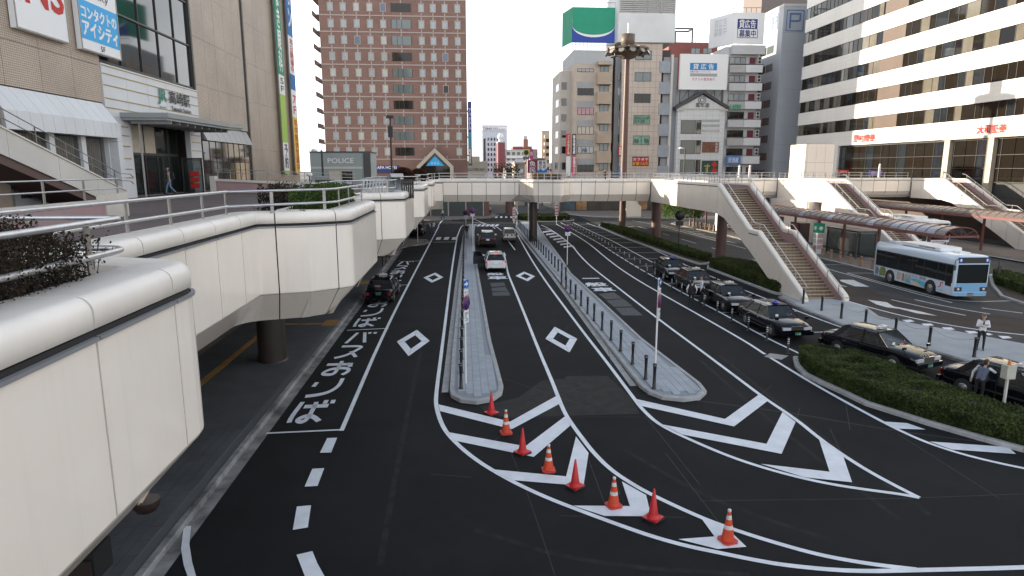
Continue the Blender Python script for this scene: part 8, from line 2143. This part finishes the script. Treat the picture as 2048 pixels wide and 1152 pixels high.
# ================================================================= PEOPLE
skin = M('skin', (.42, .26, .19), .55); shirtw = M('shirt_white', (.62, .63, .66), .8); shirtp = M('shirt_pink_grey', (.40, .33, .31), .8); blackc = M('cloth_black', (.012, .012, .015), .8); vestb = M('vest_grey_blue', (.10, .12, .18), .8); jeans = M('jeans', (.16, .24, .36), .8); hairb = M('hair_black', (.015, .012, .01), .6); capg = M('cap_grey', (.40, .40, .38), .8); shoe = M('shoe', (.015, .013, .012), .5); khaki = M('cloth_khaki', (.16, .14, .11), .8)
def person(label, loc, rz, top, trousers, J=None, hair=hairb, sleeve=None, vest=None, extra=(), group=None, hat=False):
    """one continuous skinned body: tapered limbs joined by a voxel remesh; J overrides joint positions (figure faces +y)"""
    j = dict(pel=(0, 0, .93), wai=(0, 0, 1.08), che=(0, 0, 1.28), nek=(0, .0, 1.45), hed=(0, .03, 1.60), sL=(-.185, 0, 1.39), sR=(.185, 0, 1.39), eL=(-.25, -.02, 1.12), eR=(.25, -.02, 1.12), wL=(-.26, .06, .88), wR=(.26, .06, .88),
             hL=(-.09, 0, .90), hR=(.09, 0, .90), kL=(-.11, .01, .49), kR=(.11, .01, .49), aL=(-.12, -.03, .09), aR=(.12, -.03, .09))
    if J: j.update(J)
    j = {k: Vector(v) for k, v in j.items()}
    S = 1 if sleeve is None else 0
    # segments: a, b, radius a, radius b, material (0 skin 1 top 2 trousers 3 shoes 4 hair 5 sleeve)
    fwd = Vector((0, 1, 0)); seg = []
    for dx in (-.055, .055):
        d = Vector((dx, 0, 0)); seg += [(j['pel'] + d, j['wai'] + d, .105, .10, 1), (j['wai'] + d, j['che'] + d * 1.3, .10, .115, 1), (j['che'] + d * 1.3, (j['sL'] if dx < 0 else j['sR']) + Vector((-dx * .6, 0, -.02)), .11, .07, 1)]
    seg += [(j['hL'] * .7 + j['hR'] * .3, j['hR'] * .7 + j['hL'] * .3, .115, .115, 2), (j['nek'] - Vector((0, 0, .04)), j['hed'] - Vector((0, .03, .05)), .055, .052, 0)]
    h = j['hed']
    seg += [(h + Vector((0, -.012, .035)), h + Vector((0, .01, -.02)), .093, .078, 0), (h + Vector((0, .03, -.03)), h + Vector((0, .045, -.075)), .06, .045, 0), (h + Vector((0, .085, -.0)), h + Vector((0, .10, -.03)), .010, .017, 0)]
    for s_ in (-1, 1): seg += [(h + Vector((s_ * .084, -.01, .0)), h + Vector((s_ * .086, -.012, -.04)), .016, .012, 0)]
    seg += [(h + Vector((0, -.03, .06)), h + Vector((0, .035, .075)), .088, .07, 4), (h + Vector((0, -.05, .02)), h + Vector((0, -.05, -.03)), .078, .06, 4)]
    for s_, q in ((-1, 'L'), (1, 'R')):
        sh, el, wr, hp, kn, an = (j[a + q] for a in 'sewhka')
        sc = 5 if sleeve is not None or vest is not None else 1
        seg += [(sh, el, .058, .046, sc), (el, wr, .045, .030, sc if S or vest or sleeve else 0)]
        d = (wr - el).normalized(); pal = wr + d * .085; seg += [(wr + d * .02, pal, .030, .030, 0)]
        side = d.cross(Vector((0, 1, 0)) if abs(d.y) < .8 else Vector((0, 0, 1))).normalized(); bend = side.cross(d) * .4
        for i, L in enumerate((.062, .074, .068, .052)):
            b = pal + side * (-.030 + .020 * i); c = b + (d + bend * .3) * L * .6; e_ = c + (d + bend * 1.6).normalized() * L * .5
            seg += [(b, c, .0105, .010, 0), (c, e_, .010, .009, 0)]
        th = wr + d * .03 + side * -.03; seg += [(th, th + (d + side * -.8).normalized() * .055, .012, .010, 0)]
        seg += [(hp, kn, .088, .060, 2), (kn, an + Vector((0, 0, .02)), .058, .046, 2), (an + Vector((0, -.02, -.035)), an + Vector((0, .15, -.05)), .046, .036, 3)]
    m = MB()
    for a, b, ra, rb, mt in seg:
        m.smooth = True; d = b - a; L = max(d.length, 1e-4); d = d / L; n = 10
        up = Vector((0, 0, 1)) if abs(d.z) < .9 else Vector((0, 1, 0)); u = d.cross(up).normalized(); v = u.cross(d)
        rings = []
        for t in (-90, -55, -20): rings.append((a + d * ra * math.sin(R(t)), ra * max(.02, math.cos(R(t)))))
        for t in (20, 55, 90): rings.append((b + d * rb * math.sin(R(t)), rb * max(.02, math.cos(R(t)))))
        vs = [c + (u * math.cos(2 * math.pi * k / n) + v * math.sin(2 * math.pi * k / n)) * r for c, r in rings for k in range(n)]
        m.add(vs, [(i * n + k, i * n + (k + 1) % n, (i + 1) * n + (k + 1) % n, (i + 1) * n + k) for i in range(5) for k in range(n)] + [tuple(range(n - 1, -1, -1)), tuple(range(5 * n, 6 * n))])
    o = m.build('person', skin)
    md = o.modifiers.new('r', 'REMESH'); md.mode = 'VOXEL'; md.voxel_size = .0125; md.use_smooth_shade = True
    sm_ = o.modifiers.new('s', 'SMOOTH'); sm_.factor = .5; sm_.iterations = 2
    dg = bpy.context.evaluated_depsgraph_get(); dg.update()
    me = bpy.data.meshes.new_from_object(o.evaluated_get(dg)); bpy.data.objects.remove(o)
    n = len(me.polygons); c = np.empty(n * 3); me.polygons.foreach_get('center', c); c = c.reshape(-1, 3)
    best = np.full(n, 1e9); mi = np.zeros(n, dtype=np.int32)
    for a, b, ra, rb, mt in seg:
        A, B = np.array(a), np.array(b); ab = B - A; t = np.clip(((c - A) @ ab) / max(1e-9, ab @ ab), 0, 1)
        dist = np.linalg.norm(c - (A + t[:, None] * ab), axis=1) - (ra + (rb - ra) * t)
        k = dist < best; best[k] = dist[k]; mi[k] = mt
    me.materials.clear()
    for mt in (skin, vest or top, trousers, shoe, hair, (top if vest else (sleeve or top))): me.materials.append(mt)
    me.polygons.foreach_set('material_index', mi); me.update(); me.name = 'body'
    e = E('person', label, 'person', loc, rz, w=False, group=group)
    share(me, 'body', e)
    q = MB()
    for s_ in (-1, 1): q.ball((h.x + s_ * .032, h.y + .083, h.z + .012), .010, 8)
    q.build('eyes', hairb, e)
    for nm, mb, mt in extra: mb.build(nm, mt, e)
    if hat:
        q = MB(); q.lathe([(.10, 0), (.098, .05), (.06, .10), (0, .115)], (h.x, h.y, h.z + .05), 16); q.prism([(h.x - .07, h.y + .05), (h.x + .07, h.y + .05), (h.x + .05, h.y + .17), (h.x - .05, h.y + .17)], h.z + .05, h.z + .062); q.build('cap', capg, e)
    return e
akimbo = dict(eL=(-.30, -.06, 1.16), eR=(.30, -.06, 1.16), wL=(-.27, .05, .96), wR=(.27, .05, .96), aL=(-.14, -.03, .09), aR=(.14, -.03, .09))
person('driver in black vest and white sleeves seen from behind beside the third taxi', (13.98, 38.4, .012), R(-20), shirtw, blackc, akimbo, vest=blackc)
person('driver in a white shirt and black trousers standing between two taxis', (15.15, 39.9, .012), R(75), shirtw, blackc, dict(wR=(.12, .25, 1.12), eR=(.24, .06, 1.13)))
tie = MB(); tie.prism([(-.02, .118), (.02, .118), (.028, .135), (-.028, .135)], 1.12, 1.40)
cross = dict(eL=(-.24, .08, 1.15), eR=(.24, .08, 1.15), wL=(.02, .19, 1.17), wR=(-.02, .21, 1.22))
person('grey-haired man in white shirt and tie with crossed arms on the pale pavement', (24.05, 27.7, .125), R(150), shirtw, blackc, cross, hair=M('hair_grey', (.12, .11, .10), .7), extra=[('tie', tie, blackc)])
lean = dict(wai=(0, .04, 1.07), che=(0, .14, 1.24), nek=(0, .21, 1.38), hed=(0, .27, 1.50), sL=(-.185, .17, 1.33), sR=(.185, .17, 1.33), eL=(-.34, .16, 1.09), eR=(.28, .36, 1.20), wL=(-.34, .10, .86), wR=(.16, .52, 1.16))
person('driver in a grey-blue vest leaning at the window of the nearest taxi', (18.72, 21.35, .012), R(-65), shirtw, blackc, lean, vest=vestb, hair=M('hair_dark', (.03, .025, .02), .7))
walk = dict(kL=(-.1, .16, .50), aL=(-.1, .22, .10), kR=(.1, .0, .50), aR=(.1, -.30, .14), eL=(-.24, -.10, 1.13), wL=(-.24, -.08, .90), eR=(.24, .02, 1.13), wR=(.24, .20, .95))
bp = MB(); bp.prism([(-.15, -.30), (.15, -.30), (.17, -.13), (-.17, -.13)], 1.0, 1.42); bp.prism([(-.11, -.34), (.11, -.34), (.11, -.302), (-.11, -.302)], 1.04, 1.22)
xj, yj = G(341, 389, 6.76)
person('walker in jeans and cap with a dark backpack at the station entrance', (xj, yj, 6.765), R(95), shirtp, jeans, walk, hat=True, extra=[('backpack', bp, blackc)])
person('dark-dressed pedestrian walking across the footbridge', (PY(1210, 345, 77)[0], 77, 6.765), R(-75), blackc, blackc, walk)
person('man in a white shirt cut off by the right edge beside the last taxi', (26.2, 26.2, .125), R(120), shirtw, blackc)
person('distant pedestrian with a white top walking under the footbridge', (-3.4, 109.6, .15), R(100), shirtw, blackc, walk)
person('man in a white shirt bending at the far taxi door on the left', (-4.35, 86.6, .01), R(110), shirtw, vestb, lean)
person('second man in a white shirt next to the far taxi on the left', (-3.85, 85.6, .01), R(60), shirtw, vestb)
person('person in a white top standing by the blue booth on the far pavement', (4.9, 118.2, .15), R(120), shirtw, blackc)
person('dark-clothed person standing at the far end of the left-hand island', (.45, 79.5, .15), R(200), blackc, blackc)
# ================================================================= PLANTS, BENCHES ON THE DECK
def twigs(parent, X0, X1, Y0, Y1, z0, z1, n, mat, seed, name='branches', r=.009):
    rs = random.Random(seed); m = MB()
    for _ in range(n):
        x, y, z = rs.uniform(X0, X1), rs.uniform(Y0, Y1), z0; P = [(x, y, z)]; dx, dy = rs.uniform(-.3, .3), rs.uniform(-.3, .3); L = rs.uniform(.6, 1.05) * (z1 - z0); k = 5
        for i in range(k): x += dx * L / k + rs.uniform(-.03, .03); y += dy * L / k + rs.uniform(-.03, .03); z += L / k; P.append((x, y, z))
        m.tube(P, [r * (1 - .75 * i / k) for i in range(k + 1)], 4, False)
        for _b in range(2):
            i = rs.randint(2, k - 1); a = Vector(P[i]); d = Vector((rs.uniform(-1, 1), rs.uniform(-1, 1), rs.uniform(.3, 1.2))).normalized() * rs.uniform(.1, .25)
            m.tube([a, a + d * .5 + Vector((0, 0, .01)), a + d], [r * .5, r * .35, r * .2], 3, False)
    m.build(name, mat, parent, kind='stuff')
twm = M('twig_dark', (.045, .025, .02), .7)
def bush(label, X0, X1, Y0, Y1, z0, z1, nleaf, size, mat, seed, ntwig=60, shape='box', cat='bush', group=None, tm=twm):
    e = E('bush', label, cat, ((X0 + X1) / 2, (Y0 + Y1) / 2, z0), group=group)
    rs = np.random.RandomState(seed); cx, cy, cz = (X0 + X1) / 2, (Y0 + Y1) / 2, (z0 + z1) / 2
    if shape == 'ball':
        v = rs.normal(size=(nleaf, 3)); v /= np.linalg.norm(v, axis=1)[:, None]; rr = (.72 + .3 * rs.rand(nleaf) ** .5)[:, None]
        P = np.array([cx, cy, cz]) + v * rr * np.array([(X1 - X0) / 2, (Y1 - Y0) / 2, (z1 - z0) / 2])
    else:
        u = rs.rand(nleaf, 3); edge_ = rs.rand(nleaf) < .7; ax = rs.randint(0, 5, nleaf)
        for k, (a, val) in enumerate(((0, 0), (0, 1), (1, 0), (1, 1), (2, 1))): s_ = edge_ & (ax == k); u[s_, a] = val + rs.normal(size=s_.sum()) * .05
        bump_ = .12 * np.sin(u[:, 1] * 17 + 2 * np.sin(u[:, 0] * 7)) + .06 * np.sin(u[:, 1] * 43)
        P = np.stack([X0 + (X1 - X0) * u[:, 0], Y0 + (Y1 - Y0) * u[:, 1], z0 + (z1 - z0) * (u[:, 2] * (1 + bump_))], 1)
    leaves('foliage', P, size, mat, e, seed, kind='stuff')
    twigs(e, X0 + .1, X1 - .1, Y0 + .1, Y1 - .1, z0, z1, ntwig, tm, seed)
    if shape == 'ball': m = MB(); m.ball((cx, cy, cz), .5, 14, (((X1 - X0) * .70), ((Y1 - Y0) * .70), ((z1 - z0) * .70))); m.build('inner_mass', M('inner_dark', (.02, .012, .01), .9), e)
    return e
dkl = leafmat('dark_leaf', (.012, .009, .006), (.048, .036, .020), 2.0, 18); redl = leafmat('russet_leaf', (.035, .015, .010), (.12, .05, .03), 2, 18); gln = leafmat('bright_leaf', (.02, .05, .01), (.12, .22, .04), 2, 15)
e = bush('large dark twiggy bush filling the nearest planter at the left edge', -5.65, -4.36, 1.5, 7.7, 7.0, 7.80, 42000, .020, dkl, 11, 330)
twigs(e, -5.5, -4.5, 6.6, 8.5, 7.0, 7.7, 110, twm, 12, 'bare_twigs', .008)
rs_ = np.random.RandomState(5); P = np.stack([rs_.uniform(-5.4, -4.5, 900), rs_.uniform(4.0, 8.0, 900), rs_.uniform(7.62, 7.86, 900)], 1); leaves('red_shoots', P, .020, redl, e, 6, kind='stuff')
rs_ = np.random.RandomState(9); P = np.array([-6.4, 8.4, 7.75]) + rs_.normal(size=(220, 3)) * np.array([.22, .3, .13]); leaves('bright_shoots', P, .045, gln, e, 7, kind='stuff')
bush('glossy green leafy bush in the second planter bay', -5.45, -4.25, 21.3, 25.7, 7.0, 7.82, 6500, .045, leafmat('glossy_leaf', (.018, .04, .008), (.09, .15, .03), 2.2, 14), 21, 60)
bush('small dark bush at the back of the second planter bay', -7.3, -6.5, 24, 27, 6.8, 7.75, 3000, .045, dkl, 22, 30)
rb_ = 'clipped round russet bushes'
bush('round clipped russet bush in the fourth bay, the nearer of the two', -5.5, -3.75, 51.0, 53.2, 7.0, 8.55, 9000, .045, redl, 31, 40, 'ball', group=rb_)
bush('round clipped russet bush in the fifth bay, the farther of the two', -5.2, -3.5, 64.6, 67.0, 7.0, 8.45, 7000, .05, redl, 32, 40, 'ball', group=rb_)
bush('orange and green flower planting on the footbridge bay', 8.0, 10.7, 72.5, 73.4, 7.1, 7.75, 4000, .05, leafmat('flower_mix', (.05, .08, .02), (.30, .13, .05), 3, 9), 41, 20)
bush('distant leafy palm-like shrub between hotel and office', 5.0, 8.5, 100, 102, 5, 8.6, 2500, .12, dkl, 42, 20, cat='shrub')
for x, y, s_ in ((26, 86, 43),): bush('green shrub seen below the long right walkway', 31, 36, 96, 99, 1.0, 4.6, 5000, .12, gln, s_, 30, cat='shrub')
slm = M('slat_metal', (.30, .31, .31), .35, metal=.7, noise=(2, .15))
def slats(label, x, y, rz, kind):
    e = E('slatted_sculpture', label, 'metal sculpture', (x, y, 6.77), rz, w=False, group='slatted metal pieces on the deck')
    if kind == 0:
        for k in range(7): m = MB(); m.obox((-.9 + k * .17, 0, .62), (.045, 0, 0), (0, .02, 0), (.10, .18, .55)); m.build('slat', slm, e)
        m = MB(); m.box((-1.05, -.25, .0), (.35, .0, .06)); m.obox((-.35, .17, 1.12), (.72, 0, 0), (0, .03, 0), (0, 0, .03)); m.build('frame', slm, e)
        m = MB(); m.xprism([(-.5, 0), (.5, 0), (.5, 1.25), (.1, 1.3), (-.5, .55)], .45, 1.15); m.build('hopper', slm, e)
        for k in range(6): m = MB(); m.box((1.2 + k * .12, -.3, .05), (1.25 + k * .12, .3, 1.1)); m.build('slat', frame_d, e)
        m = MB(); m.obox((.95, -.15, 1.33), (.35, 0, 0), (0, .28, .08), (0, 0, .02)); m.build('lid', slm, e)
    else:
        for s_ in (-1, 1):
            for k in range(6): m = MB(); m.obox((s_ * 1.0 + (k - 2.5) * .16, 0, .55), (.05, 0, 0), (0, .02, 0), (s_ * -.12, .12, .5)); m.build('slat', slm, e)
        m = MB(); m.box((-.2, -.2, 0), (.2, .2, .95)); m.build('dark_pillar', frame_d, e); m = MB(); m.box((-.42, -.25, .951), (.42, .25, 1.15)); m.build('top_box', frame_d, e)
    return e
slats('slanting slatted metal sculpture with a hopper-like box in the third bay', -4.6, 37.0, R(10), 0)
slats('pair of slatted metal backrests around a dark pillar near the police box', PY(650, 365, 34)[0], 34, R(-5), 1)
